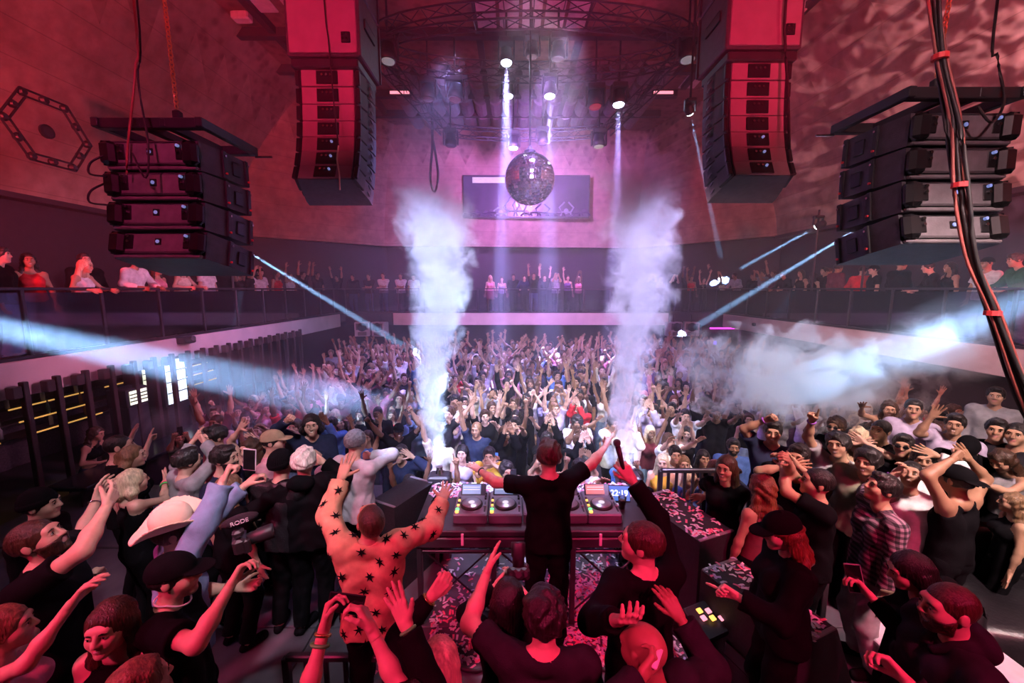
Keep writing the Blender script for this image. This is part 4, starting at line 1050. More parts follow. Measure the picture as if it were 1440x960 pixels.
        if (top == 'hoodie' or hood) and lod < 2:
            hp = [('e', J['neck'] + U @ np.array([0, -.075, .025]) * s, (.115 * s, .065 * s, .075 * s), U), ('c', J['neck'] + U @ np.array([-.075, .0, .025]) * s, J['neck'] + U @ np.array([-.03, .10, -.05]) * s, .035 * s, .022 * s), ('c', J['neck'] + U @ np.array([.075, .0, .025]) * s, J['neck'] + U @ np.array([.03, .10, -.05]) * s, .035 * s, .022 * s)]
            V, Q = net(fold(field(hp, .04), .004, seed), *prim_bounds(hp), L['cloth']); parts['hood'] = (V, Q, None)
    if bottom != 'none':
        g = .016; P = []
        for d in 'lr':
            an = J['an' + d]; kn = J['kn' + d]
            if bottom == 'shorts': P += [('c', J['hip' + d], J['hip' + d] * .1 + kn * .9, .096 * s + g, .078 * s + g, [(J['hip' + d] * .2 + kn * .8, unit(kn - J['hip' + d]))])]
            else: P += [('c', J['hip' + d], kn, .088 * s + g, .060 * s + g), ('c', kn, an, .062 * s + g, .046 * s + g, [(an + [0, 0, .0], unit(an - kn))])]
        P += [p for p in torso(J, g * .7)[0:1] + torso(J, g * .7)[4:5]]
        wl = J['pel'] + upv * .10 * s; base2 = field(P, .04 * s)
        def fn2(Pt): return np.maximum(base2(Pt), (Pt - wl.astype(f32)) @ upv.astype(f32))
        V, Q = net(fold(fn2, .004, seed + 5), *prim_bounds(P), L['cloth'] * 1.15, 1); parts['trousers' if bottom != 'shorts' else 'shorts'] = (V, Q, None)
    for d in 'lr':
        P = []; t = J['toe' + d]; a = J['an' + d]; P.append(('c', a - [0, 0, .03 * s], t + [0, 0, .012], .044 * s, .040 * s)); P.append(('c', a + (a - t) * .25 * [1, 1, 0] - [0, 0, .04], t, .036 * s, .036 * s))
        bs = field(P, .02); V, Q = net(lambda Pt: np.maximum(bs(Pt), -(Pt[:, 2] - .0)), *prim_bounds(P), max(.012, L['cloth'] * .8), 0); parts['shoe_' + d] = (V, Q, None)
    return parts
# -------- materials of people
SKIN = [mat('skin_light', (.60, .36, .27), .5, var=.06, scale=30, spec=.4), mat('skin_medium', (.46, .26, .17), .5, var=.06, scale=30, spec=.4), mat('skin_tan', (.34, .18, .11), .5, var=.06, scale=30, spec=.4), mat('skin_deep', (.17, .085, .055), .48, var=.06, scale=30, spec=.4)]
LIP = mat('lips', (.52, .23, .20), .4, var=.05); LIPD = mat('lips_deep', (.20, .08, .075), .4, var=.05)
EYEW = mat('eye_white', (.75, .72, .70), .25, var=.02); EYED = mat('eye_dark', (.015, .01, .008), .25, var=.1); TEETH = mat('teeth', (.78, .75, .70), .3, var=.03)
HAIRC = {'black': mat('hair_black', (.014, .011, .011), .38, var=.5, scale=60, bump=.5, bscale=120, stretch=(1, 1, .15)), 'brown': mat('hair_brown', (.055, .026, .015), .4, var=.5, scale=60, bump=.5, bscale=120, stretch=(1, 1, .15)), 'light': mat('hair_light_brown', (.20, .11, .055), .4, var=.45, scale=60, bump=.5, bscale=120, stretch=(1, 1, .15)), 'blonde': mat('hair_blonde', (.62, .50, .32), .4, var=.35, scale=60, bump=.5, bscale=120, stretch=(1, 1, .15)), 'white': mat('hair_bleached', (.80, .78, .66), .4, var=.35, scale=60, bump=.5, bscale=120, stretch=(1, 1, .15)), 'grey': mat('hair_grey', (.16, .15, .16), .45, var=.4, scale=60, bump=.5, bscale=120), 'auburn': mat('hair_auburn', (.17, .05, .022), .4, var=.45, scale=60, bump=.5, bscale=120, stretch=(1, 1, .15))}
CLOTH = {}
for nm, c in {'black': (.0055, .005, .0065), 'charcoal': (.022, .020, .025), 'navy': (.022, .028, .06), 'white': (.74, .72, .72), 'grey': (.30, .29, .31), 'silver': (.50, .50, .54), 'olive': (.20, .19, .14), 'lilac': (.45, .38, .52), 'red': (.55, .03, .04), 'blue': (.08, .16, .42), 'denim': (.20, .29, .46), 'yellow': (.72, .42, .06), 'orange': (.60, .32, .20), 'pink': (.72, .30, .38), 'maroon': (.16, .03, .05), 'green': (.05, .14, .08), 'cream': (.70, .62, .50), 'tan': (.40, .28, .18), 'skyblue': (.38, .52, .72), 'purple': (.17, .09, .24)}.items():
    CLOTH[nm] = mat('cloth_' + nm, c, .85, var=.18, scale=14, bump=.25, bscale=260, spec=.06)
CLOTH['leather'] = mat('cloth_black_leather', (.016, .015, .018), .32, var=.2, scale=20, bump=.3, bscale=60)
def skin_slots(i): return [SKIN[i], LIP if i < 2 else LIPD, EYEW, EYED, TEETH]
TOPWORD = {'tee': 'tee shirt', 'shirt': 'shirt', 'long': 'sweater', 'jacket': 'jacket', 'hoodie': 'hoodie', 'tank': 'tank top', 'crop': 'crop top', 'dress': 'dress', 'bra': 'bikini top', 'none': 'top'}
HEADWEAR = ('cap', 'beanie', 'hat'); GARM = ('tee_shirt', 'shirt', 'sweater', 'jacket', 'hoodie', 'tank_top', 'crop_top', 'dress', 'bikini_top', 'hood')
def mats_for(part, skin, hairc, topc, botc, hatc):
    if part == 'body': return skin_slots(skin)
    if part in ('hair', 'beard'): return [HAIRC[hairc]]
    if part in HEADWEAR: return [CLOTH[hatc] if isinstance(hatc, str) else hatc]
    if part in GARM: return [CLOTH[topc] if isinstance(topc, str) else topc]
    if part in ('trousers', 'shorts'): return [CLOTH[botc]]
    return [CLOTH['black']]
def make_person(parts, loc, mats, label, group=None, name='person'):
    root = empty(name, loc); tag(root, label, 'person', group)
    for nm, (V, F, mi) in parts.items():
        if len(V) == 0: continue
        pn = 'shoe' if nm.startswith('shoe_') else nm; me = mesh_from(pn, V, F if isinstance(F, list) else F.tolist(), mi, True)
        o = put(pn, me, mats[nm], root); KIDS.setdefault(root.name, []).append(o)
    return root
# ------------------------------------------------------------------ glass balustrades of the balcony
def glass_mat(name, col, a):
    m = bpy.data.materials.new(name); m.use_nodes = True; nt = m.node_tree; nt.nodes.remove(nt.nodes['Principled BSDF'])
    t = nt.nodes.new('ShaderNodeBsdfTransparent'); t.inputs[0].default_value = (*col, 1); g = nt.nodes.new('ShaderNodeBsdfGlossy'); g.inputs['Roughness'].default_value = .04
    g.inputs[0].default_value = (.9, .9, 1, 1); mx = nt.nodes.new('ShaderNodeMixShader'); fr = nt.nodes.new('ShaderNodeFresnel'); fr.inputs[0].default_value = 1.5
    ad = nt.nodes.new('ShaderNodeMath'); ad.operation = 'ADD'; ad.inputs[1].default_value = a; nt.links.new(fr.outputs[0], ad.inputs[0])
    nt.links.new(ad.outputs[0], mx.inputs[0]); nt.links.new(t.outputs[0], mx.inputs[1]); nt.links.new(g.outputs[0], mx.inputs[2]); nt.links.new(mx.outputs[0], nt.nodes['Material Output'].inputs[0])
    return m
GLASS = glass_mat('smoked_glass', (.62, .58, .66), .04)
POST = mat('satin_black_post', (.05, .045, .055), .3, .6)
def balustrade(label, a, b, n):
    a = np.array(a, float); b = np.array(b, float); root = empty('glass_balustrade', (*a, BALC)); tag(root, label, 'railing', 'glass balustrades of the balcony')
    d = b - a; L = np.linalg.norm(d); u = d / L; ang = math.atan2(u[1], u[0]); st = L / n; H = RAILZ - BALC
    q = MB(); q.bbox((0, 0, 0), (L, .06, .05), .01); q.obj('handrail', POST, root, loc=(*(d / 2), H), rot=(0, 0, ang))
    q = MB(); q.bbox((0, 0, 0), (L, .07, .06), .01); q.obj('base_channel', POST, root, loc=(*(d / 2), .05), rot=(0, 0, ang))
    for i in range(n + 1):
        q = MB(); q.bbox((0, 0, 0), (.05, .06, H), .008); q.obj('post', POST, root, loc=(*(u * st * i), H / 2), rot=(0, 0, ang))
    for i in range(n):
        q = MB(); q.box((0, 0, 0), (st - .09, .014, H - .16)); q.obj('glass_pane', GLASS, root, loc=(*(u * st * (i + .5)), H / 2 + .02), rot=(0, 0, ang))
balustrade('smoked glass balustrade above the bar side fascia', (BXL, -1.0), (BXL, BYB), 16)
balustrade('smoked glass balustrade across the back of the hall', (BXL, BYB), (BXR, BYB), 14)
balustrade('smoked glass balustrade above the fascia behind the drifting smoke bank', (BXR, BYB), (BXR, -1.0), 16)
# ------------------------------------------------------------------ speaker pairs on the balcony corners
GRL = mat('pale_speaker_front', (.5, .46, .5), .6); CONE = mat('speaker_cone_grey', (.12, .11, .13), .6)
def corner_pair(px, py, lab):
    p = atY(px, py, 17.3)
    for k in (-1, 1):
        inner = (k > 0) == (px < 720)
        root = empty('corner_speaker', p + [k * .34, 0, 0], k * -.25); tag(root, lab + (', next to the back fascia' if inner else ', next to the side fascia'), 'speaker', 'corner speaker pairs under the balcony')
        MB().bbox((0, .2, 0), (.62, .4, .62), .02).obj('cabinet', GRL, root)
        MB().bbox((0, -.01, .12), (.50, .03, .28), .01).obj('horn', CONE, root)
        MB().bbox((0, -.01, -.19), (.36, .03, .16), .01).obj('port', CONE, root)
        MB().lathe((0, -.03, .10), [(.19, 0), (.12, .03), (.05, .05)], 16, axis=(0, 1, 0)).obj('cone', BLACK, root, True)
        strut(root, (0, .2, .31), (0, .2, .62), .03, BLACK, 'bracket')
corner_pair(520, 463, 'boxy pale speaker under the bar side balcony corner')
corner_pair(962, 463, 'boxy pale speaker by the magenta lit bar corner')
q = MB(); q.bbox((0, 0, 0), (.12, .12, .12), .02); tag(q.obj('fascia_camera', BLACK, loc=(BXR - .12, 14.9, 2.68)), 'small black box fixed to the fascia above the smoke bank', 'security camera')
q = MB(); q.bbox((0, 0, 0), (.22, .34, .16), .02); q.cyl((.1, -.1, .02), (.34, -.2, .06), .05); tag(q.obj('fascia_projector', BLACK, loc=(BXL + .15, 8.9, 2.86)), 'small dark projector clamped to the bar side fascia', 'projector')
# ------------------------------------------------------------------ bar under the balcony
WOODD = mat('dark_bar_timber', (.035, .02, .02), .4, var=.4, scale=5); AMB = mat('amber_strip_light', (.8, .45, .1), .4, emit=(1, .50, .12), estr=.7)
pm = None
for i in range(19):
    y = 5.75 + .43 * i
    root = empty('bar_post', (BXL + .28, y, 0)); tag(root, 'dark square post with bracket box standing along the bar front', 'post', 'row of bar posts')
    q = MB(); q.bbox((0, 0, 1.32), (.085, .075, 2.64), .008); q.obj('shaft', WOODD, root)
    q = MB(); q.bbox((-.02, -.11, 2.50), (.12, .12, .18), .01); q.obj('bracket_box', WOODD, root)
root = empty('bar_counter', (-6.55, 10.0, 0)); tag(root, 'long dark bar counter below the fascia', 'bar counter')
MB().bbox((0, 0, 1.08), (.62, 9.0, .07), .015).obj('worktop', mat('bar_top_black', (.03, .025, .03), .18, var=.2), root)
for k in range(9): MB().bbox((.2, -4.0 + k, .52), (.05, .96, 1.02), .01).obj('front_panel', WOODD, root)
root = empty('back_bar', (-10.9, 9.0, 0)); tag(root, 'back bar shelving with amber lit steps and bottles', 'shelf')
MB().bbox((-.35, 0, 1.1), (.06, 10.5, 2.2), .01).obj('back_panel', mat('back_bar_lattice', (.06, .04, .05), .5, var=.6, scale=30, bump=.6, bscale=24), root)
for k in range(4):
    MB().bbox((.15 - .13 * k, 0, .85 + .27 * k), (.5 - .12 * k, 10.4, .04), .01).obj('shelf_step', WOODD, root)
    for j in range(5): MB().bbox((.41 - .19 * k, -4.0 + j * 2.05, .86 + .27 * k), (.02, 1.55, .03), .004).obj('amber_strip', AMB, root)
GLB = [mat('bottle_clear', (.5, .5, .55), .12, var=.1, alpha=1), mat('bottle_amber', (.25, .10, .02), .12), mat('bottle_green', (.03, .12, .05), .12)]
bot_me = []
for k in range(3):
    q = MB(); q.lathe((0, 0, 0), [(.036, 0), (.038, .02), (.038, .19), (.016, .235), (.014, .29), (.016, .30)], 10); me = mesh_from('bottle', np.vstack(q.v), q.f, None, True); me.materials.append(GLB[k]); bot_me.append(me)
rb = random.Random(5)
for i in range(44):
    k = i % 4; y = 5.0 + (i // 4) * .8 + rb.uniform(-.2, .2)
    o = put('bottle', bot_me[rb.randrange(3)], GLB[0], None, (-10.80 - .13 * k + .10, y, .872 + .27 * k)); tag(o, 'liquor bottle standing on the stepped back bar', 'bottle', 'bottles on the back bar')
COOL = mat('cooler_lit_inside', (.6, .6, .55), .4, emit=(.9, .92, .7), estr=1.3); COOL2 = mat('cooler_lit_blue', (.6, .6, .7), .4, emit=(.7, .85, 1), estr=1.8)
for px, py, X, w_, h_, m_, lab in ((235, 535, -7.6, .5, .95, COOL2, 'tall glass door cooler glowing pale blue behind the bar'), (200, 532, -8.2, .40, .50, COOL, 'small lit cooler with amber bottles next to the bar posts'), (180, 557, -7.4, .35, .26, COOL, 'small lit till screen on the bar counter')):
    p = atX(px, py, X); root = empty('bar_cooler', p); tag(root, lab, 'cooler')
    MB().bbox((0, 0, 0), (.4, w_ + .1, h_ + .1), .02).obj('housing', BLACK, root)
    MB().bbox((0, 0, -(p[2] + -h_ / 2 - .05) / 2 - h_ / 2 - .05), (.38, w_ + .06, p[2] - h_ / 2 - .05), .01).obj('plinth', BLACK, root)
    MB().box((.2, 0, 0), (.02, w_, h_)).obj('lit_interior', m_, root)
    for z in (-.25, 0, .25): MB().box((.215, 0, z * h_), (.02, w_, .02)).obj('rack', BLACK, root)
    MB().box((.215, 0, 0), (.02, .02, h_)).obj('mullion', BLACK, root)
# right back bar with magenta glow
root = empty('rear_bar', (9.6, 17.0, 0)); tag(root, 'bar under the balcony corner lit magenta and blue', 'bar counter')
MB().bbox((0, .6, 1.3), (2.4, .1, 2.0), .02).obj('back_panel', DARKW, root); MB().bbox((-.2, 0, .55), (2.4, .5, 1.1), .02).obj('counter', WOODD, root)
MAG = mat('magenta_strip', (.6, .05, .5), .4, emit=(1, .03, .75), estr=6); BLS = mat('blue_strip', (.1, .05, .6), .4, emit=(.12, .06, 1), estr=4)
MB().box((.55, .5, 1.45), (.14, .05, 1.5)).obj('magenta_column', MAG, root); MB().box((-.6, .5, 1.3), (.10, .05, .8)).obj('blue_column', BLS, root)
MB().box((0, .5, 2.28), (1.7, .05, .05)).obj('magenta_strip', MAG, root)
# ------------------------------------------------------------------ DJ table
TB = mat('dj_table_black', (.035, .032, .04), .4, var=.3)
TX0, TX1, TY0, TY1, TZ = -.92, 1.32, 3.42, 4.34, 1.78
root = empty('dj_table', ((TX0 + TX1) / 2, (TY0 + TY1) / 2, STAGE)); tag(root, 'black DJ table on a braced frame, strewn with confetti', 'table')
W_, D_, H_ = TX1 - TX0, TY1 - TY0, TZ - STAGE
MB().bbox((0, 0, H_ - .03), (W_, D_, .06), .01).obj('table_top', TB, root)
MB().bbox((0, -D_ / 2 + .02, H_ - .12), (W_, .05, .10), .01).obj('front_rail', TB, root)
MB().bbox((0, D_ / 2 - .02, H_ - .12), (W_, .05, .10), .01).obj('back_rail', TB, root)
for x in (-W_ / 2 + .05, -W_ / 6, W_ / 6, W_ / 2 - .05):
    for y in (-D_ / 2 + .04, D_ / 2 - .04): MB().bbox((x, y, (H_ - .06) / 2), (.05, .05, H_ - .06), .006).obj('leg', TB, root)
for i in range(3):
    x0, x1 = [-W_ / 2 + .05, -W_ / 6, W_ / 6, W_ / 2 - .05][i:i + 2]
    for y in (-D_ / 2 + .04, D_ / 2 - .04):
        strut(root, (x0, y, .12), (x1, y, H_ - .18), .009, STEEL); strut(root, (x1, y, .12), (x0, y, H_ - .18), .009, STEEL)
    MB().bbox(((x0 + x1) / 2, -D_ / 2 + .04, H_ - .23), (x1 - x0, .03, .03), .005).obj('cross_rail', STEEL, root)
WTAPE = mat('white_gaffer_tape', (.8, .75, .8), .6)
for x in (-.66, .62): MB().bbox((x, -D_ / 2 - .008, H_ - .08), (.025, .012, .12), .003).obj('tape_strip', WTAPE, root)
DECK = mat('player_graphite', (.17, .17, .21), .35, .2, .1); DKK = mat('player_black', (.015, .015, .018), .3); JOG = mat('jog_wheel_alloy', (.42, .42, .48), .28, .7, .1)
SCRN = [mat('player_screen_blue', (.1, .12, .2), .2, emit=(.42, .55, 1), estr=.55), mat('player_screen_red', (.2, .08, .08), .2, emit=(1, .25, .22), estr=.7), mat('player_screen_line', (.2, .2, .2), .2, emit=(.95, .9, 1), estr=.8)]
KNA = mat('amber_button', (.6, .3, .05), .4, emit=(1, .5, .1), estr=2.0); KNG = mat('green_button', (.05, .5, .1), .4, emit=(.15, 1, .3), estr=1.6)
def player(x, lab, red):
    root = empty('media_player', (x, 3.52 + .235, TZ)); tag(root, lab, 'media player', 'media players on the DJ table')
    MB().bbox((0, 0, .05), (.325, .46, .10), .012).obj('body', DECK, root)
    MB().bbox((0, .17, .135), (.26, .02, .13), .008, rot=(-.75, 0, 0)).obj('display_housing', DKK, root)
    MB().box((-.02, .163, .148), (.19, .006, .095), rot=(-.75 + math.pi / 2 - math.pi / 2, 0, 0)).obj('display', SCRN[1 if red else 0], root)
    for k, dz in enumerate((-.028, .0, .026)): MB().box((-.02, .157 + .018 * (dz / .028) * 0 - .0, .148 + dz), (.17, .006, .006), rot=(-.75, 0, 0)).obj('display_line', SCRN[2], root)
    MB().lathe((.0, -.055, .10), [(.112, 0), (.112, .012), (.104, .022), (.070, .024)], 28).obj('jog_ring', DKK, root, True)
    MB().lathe((.0, -.055, .122), [(.095, 0), (.090, .006), (.0, .006)], 28).obj('jog_wheel', JOG, root, True)
    MB().lathe((.0, -.055, .129), [(.032, 0), (.030, .002)], 16).obj('jog_display', SCRN[2], root)
    for i, y in enumerate((-.19, -.145)): MB().lathe((-.128, y, .10), [(.018, 0), (.018, .012), (.014, .014)], 12).obj('cue_button', (KNA, KNG)[i], root)
    for i in range(4): MB().bbox((-.13, -.07 + i * .045, .105), (.022, .026, .014), .003).obj('pad_button', DKK if i % 2 else KNA, root)
    MB().bbox((.135, -.09, .103), (.014, .18, .008), .003).obj('fader_slot', DKK, root); MB().bbox((.135, -.10, .113), (.024, .018, .018), .003).obj('fader_cap', JOG, root)
    for i in range(3): MB().lathe((.132, .05 + i * .045, .10), [(.011, 0), (.010, .022)], 10).obj('rotary_knob', DKK, root)
player(-.40, 'graphite media player at the end of the table beside the smoke jet', False); player(-.065, 'graphite media player next to the DJ with pale screen', False)
player(.555, 'graphite media player hidden behind the DJ next to the mixer', False); player(.885, 'graphite media player with red screen beside the clock', True)
root = empty('dj_mixer', (.245, 3.755, TZ)); tag(root, 'graphite club mixer with knobs between the media players', 'mixer')
MB().bbox((0, 0, .05), (.27, .44, .10), .012).obj('body', DECK, root)
for i in range(4):
    for j in range(5): MB().lathe((-.09 + .06 * i, .15 - .055 * j, .10), [(.012, 0), (.010, .024)], 8).obj('rotary_knob', DKK, root)
    MB().bbox((-.09 + .06 * i, -.13, .103), (.010, .08, .006), .002).obj('fader_slot', DKK, root); MB().bbox((-.09 + .06 * i, -.12, .113), (.02, .012, .016), .002).obj('fader_cap', JOG, root)
# clock tablet, cup, jets
NUM = mat('clock_digits', (.8, .85, .9), .4, emit=(.9, .95, 1), estr=2.2); BLUS = mat('clock_blue_screen', (.05, .1, .3), .3, emit=(.08, .20, .55), estr=.9)
root = empty('clock_tablet', (1.13, 3.93, TZ), 0); tag(root, 'tilted blue screen showing the time 22:19 on the DJ table', 'clock'); root.rotation_euler = (R(-25), 0, R(-4))
MB().bbox((0, 0, .085), (.235, .014, .165), .006).obj('casing', BLACK, root); MB().box((0, -.008, .085), (.215, .004, .145)).obj('screen', BLUS, root)
text_obj('22:19', .082, NUM, root, (0, -.012, .085), (math.pi / 2, 0, 0), 'digits')
root = empty('drink_cup', (1.12, 3.80, TZ)); tag(root, 'clear plastic cup of dark drink in front of the blue clock', 'cup')
MB().lathe((0, 0, 0), [(.030, 0), (.040, .10), (.042, .13)], 14).obj('cup_wall', glass_mat('clear_plastic', (.9, .85, .85), .06), root, True); MB().lathe((0, 0, .004), [(.027, 0), (.036, .09)], 14).obj('drink', mat('cola_with_ice', (.10, .04, .03), .2), root, True)
for x, lab in ((-.854, 'black smoke jet box at the table end beside the media players'), (1.372, 'black smoke jet box beside the blue clock')):
    root = empty('smoke_jet_box', (x, 4.45, STAGE)); tag(root, lab, 'smoke machine', 'smoke jet boxes')
    MB().bbox((0, 0, .52), (.26, .20, 1.04), .02).obj('casing', TB, root); MB().lathe((0, 0, 1.04), [(.05, 0), (.035, .06), (.04, .09)], 12).obj('nozzle', CHROME, root)
    for k in (-1, 1): MB().box((k * .03 + .05, -.102, .92), (.018, .006, .012)).obj('status_lamp', KNA, root)
# ------------------------------------------------------------------ confetti
CONF = [mat('confetti_white', (.82, .80, .84), .45), mat('confetti_pink', (.85, .20, .34), .45), mat('confetti_lilac', (.55, .45, .68), .35)]
rc = random.Random(11)
def strip_geo(b, p, n=(0, 0, 1), s=1.0, mi=None):
    x, y, z = frame(n); a = rc.uniform(0, 6.28); u = x * math.cos(a) + y * math.sin(a); v = np.cross(z, u); L, W = .028 * s, .010 * s; c = rc.uniform(-.006, .012)
    p = np.asarray(p) + z * .004
    V = [p - u * L - v * W, p - u * L + v * W, p + v * W + z * c, p - v * W + z * c, p + u * L - v * W + z * rc.uniform(0, .01), p + u * L + v * W + z * rc.uniform(0, .01)]
    b.add(V, [(0, 3, 2, 1), (3, 4, 5, 2)], rc.choice((0, 0, 0, 1, 1, 2)) if mi is None else mi)
def confetti(name, n, fn, label):
    b = MB()
    for _ in range(n):
        p, nn = fn(); strip_geo(b, p, nn)
    tag(b.obj(name, CONF), label, 'confetti', 'confetti litter', 'stuff')
def on_table():
    x = rc.uniform(TX0 + .03, TX1 - .03); y = rc.uniform(4.03, TY1 - .03) if rc.random() < .85 else rc.uniform(TY0 + .1, TY1)
    if y < 4.03 and -.6 < x < 1.06: y = rc.uniform(4.03, TY1 - .03)
    return (x, y, TZ + rc.uniform(0, .012)), (rc.uniform(-.2, .2), rc.uniform(-.2, .2), 1)
confetti('confetti', 620, on_table, 'confetti strips heaped along the back of the DJ table')
def heap():
    t = rc.random()
    if t < .55: return (.95 + rc.gauss(0, .32), 3.62 + rc.gauss(0, .33), STAGE + rc.uniform(0, .03)), (rc.uniform(-.3, .3), rc.uniform(-.3, .3), 1)
    return (rc.uniform(-.8, 1.5), min(4.5, 3.0 + abs(rc.gauss(0, .75))), STAGE + rc.uniform(0, .01)), (rc.uniform(-.15, .15), rc.uniform(-.15, .15), 1)
confetti('confetti', 2300, heap, 'confetti strips heaped on the stage floor under and behind the DJ table')
cm = []
for k in range(3):
    for j in range(2):
        b = MB(); strip_geo(b, (0, 0, 0), s=1.25, mi=0); me = mesh_from('confetti_strip', np.vstack(b.v), b.f); me.materials.append(CONF[k]); cm.append(me)
for i in range(70):
    x = rc.uniform(-1.5, 3.0); y = rc.uniform(1.7, 3.2)
    tag(put('confetti_strip', cm[rc.choice((0, 1, 0, 1, 2, 3, 4))], CONF[0], None, (x, y, STAGE), (0, 0, rc.uniform(0, 6))), 'single paper strip lying on the bare stage floor', 'confetti', 'loose confetti strips on the stage')
# ------------------------------------------------------------------ wedge monitors
WEDG = mat('wedge_black_carpet', (.022, .02, .026), .6, var=.3, scale=40, bump=.3, bscale=200)
def wedge(loc, rz, w_, h_, d_, label, conf=True):
    root = empty('wedge_monitor', loc, rz); tag(root, label, 'monitor speaker', 'stage monitor speakers')
    prof = [(-d_ / 2, 0), (d_ / 2, 0), (d_ / 2, h_), (-d_ * .05, h_), (-d_ / 2, h_ * .30)]
    b = MB(); b.prism([(-w_ / 2, y, z) for y, z in prof], (0, 0, 0), (w_, 0, 0)); b.obj('cabinet', WEDG, root)
    # grille on the slope
    a0, a1 = np.array([0, -d_ / 2, h_ * .30]), np.array([0, -d_ * .05, h_]); c = (a0 + a1) / 2; sl = math.atan2(a1[2] - a0[2], a1[1] - a0[1])
    MB().bbox((0, 0, 0), (w_ * .92, np.linalg.norm(a1 - a0) * .92, .02), .008).obj('grille', mat('perforated_grille', (.03, .028, .033), .45, .3, bump=.6, bscale=400), root, loc=c + [0, -.008, .008], rot=(sl, 0, 0))
    EDGE = mat('grey_edge_trim', (.30, .28, .33), .35, .4)
    for s_ in (-1, 1): MB().bbox((s_ * (w_ / 2 - .015), d_ * .22, h_ + .004), (.03, d_ * .54, .012), .004).obj('edge_trim', EDGE, root)
    MB().bbox((0, d_ / 2 + .004, h_ * .5), (.24, .014, .12), .008).obj('rear_plate', PLATE, root)
    if conf:
        b = MB()
        for _ in range(130): strip_geo(b, (rc.uniform(-w_ / 2, w_ / 2), rc.uniform(-d_ * .04, d_ / 2), h_ + .004), s=.95)
        tag(b.obj('confetti_layer', CONF, root), kind='stuff')
wedge((1.78, 3.62, STAGE), R(112), .80, 1.08, .74, 'large black stage monitor strewn with confetti beside the barrier')
wedge((2.02, 2.76, STAGE), R(112), .78, .92, .70, 'second black stage monitor in front of the one beside the barrier')
wedge((-1.32, 4.22, STAGE), R(-118), .62, .98, .60, 'black stage monitor behind the person in the orange jacket', False)
# ------------------------------------------------------------------ barriers
def barrier(a, b, z0, h_, label, n=8, group='crowd barriers'):
    a = np.array(a, float); b = np.array(b, float); root = empty('crowd_barrier', (*a, z0)); tag(root, label, 'barrier', group)
    d = b - a; L = np.linalg.norm(d); u = d / L; ang = math.atan2(u[1], u[0])
    for z in (h_, .12):
        q = MB(); q.bbox((0, 0, 0), (L, .05, .05), .01); q.obj('rail', POST, root, loc=(*(d / 2), z), rot=(0, 0, ang))
    for i in range(n + 1):
        q = MB(); q.bbox((0, 0, 0), (.032 if 0 < i < n else .05, .032 if 0 < i < n else .05, h_), .006); q.obj('bar', POST, root, loc=(*(d * i / n), h_ / 2), rot=(0, 0, ang))
barrier((1.75, 4.45), (2.62, 4.45), STAGE, 1.08, 'black barred barrier across the stage edge behind the big monitor', 9)
barrier((2.58, 4.38), (2.58, 3.0), STAGE, 1.02, 'black barred barrier running back beside the confetti strewn monitors', 9)
barrier((1.62, 2.02), (2.05, 2.02), STAGE, .62, 'short black barrier in front of the woman reading her phone', 4)
barrier((2.25, 2.0), (3.3, 2.0), STAGE, .62, 'short black barrier in front of the leather sofa', 6)
barrier((-1.6, 2.5), (-.9, 2.5), STAGE, .62, 'short black barrier in the dark behind the camera strap', 5)
barrier((3.6, 4.45), (3.6, 3.3), STAGE, 1.0, 'black barrier beside the woman leaning with bare arms', 8)
# ------------------------------------------------------------------ leather sofa
LEA = mat('black_leather', (.014, .012, .015), .36, var=.2, scale=12, bump=.25, bscale=30)
root = empty('leather_sofa', (4.75, 3.15, STAGE), R(-12)); tag(root, 'black tufted leather sofa behind the bearded man', 'sofa')
MB().bbox((0, .0, .22), (1.7, .85, .44), .06).obj('seat', LEA, root, True)
nu, nv = 49, 17; V = []
for j in range(nv):
    for i in range(nu):
        u, v = i / (nu - 1), j / (nv - 1); V.append((-.78 + 1.56 * u, .385 - .075 * (abs(math.sin(math.pi * u * 6)) * abs(math.sin(math.pi * v * 2))) ** .5 + .10 * v, .40 + .52 * v))
MB().add(V, [(j * nu + i, j * nu + i + 1, (j + 1) * nu + i + 1, (j + 1) * nu + i) for j in range(nv - 1) for i in range(nu - 1)]).obj('tufted_cushion', LEA, root, True)
MB().bbox((0, .46, .58), (1.7, .16, .62), .05).obj('backrest', LEA, root, True)
for i in range(5): MB().ball((-.56 + .28 * i, .27, .70), .018, 8, 6).obj('button', LEA, root, True)
for s_ in (-1, 1): MB().bbox((s_ * .86, 0, .36), (.16, .88, .5), .06).obj('armrest', LEA, root, True)
q = MB(); q.bbox((0, 0, .40), (.9, .55, .04), .01); q.cyl((0, 0, 0), (0, 0, .4), .04); tag(q.obj('low_table', mat('pale_table_top', (.55, .5, .58), .35), loc=(3.35, 2.75, STAGE)), 'low pale side table beside the leather sofa', 'table')
# side platforms level with the stage
for nm, x0, x1, y1 in (('platform for guests beyond the barred barrier', 2.75, 8.9, 6.5), ('platform for guests along the bar side', -7.0, -1.75, 6.2)):
    q = MB(); q.bbox(((x0 + x1) / 2, (4.60 + y1) / 2, STAGE / 2), (x1 - x0, y1 - 4.60, STAGE), .01); tag(q.obj('side_platform', STAGEM), 'dark raised ' + nm, 'platform', 'side platforms')
cable([(-.75, 3.15, STAGE + .02), (-.3, 2.95, STAGE + .02), (.1, 3.2, STAGE + .02), (.5, 3.02, STAGE + .02), (1.2, 2.9, STAGE + .02), (1.5, 2.85, STAGE + .02)], .018, 'black cable snaking across the stage floor behind the DJ')

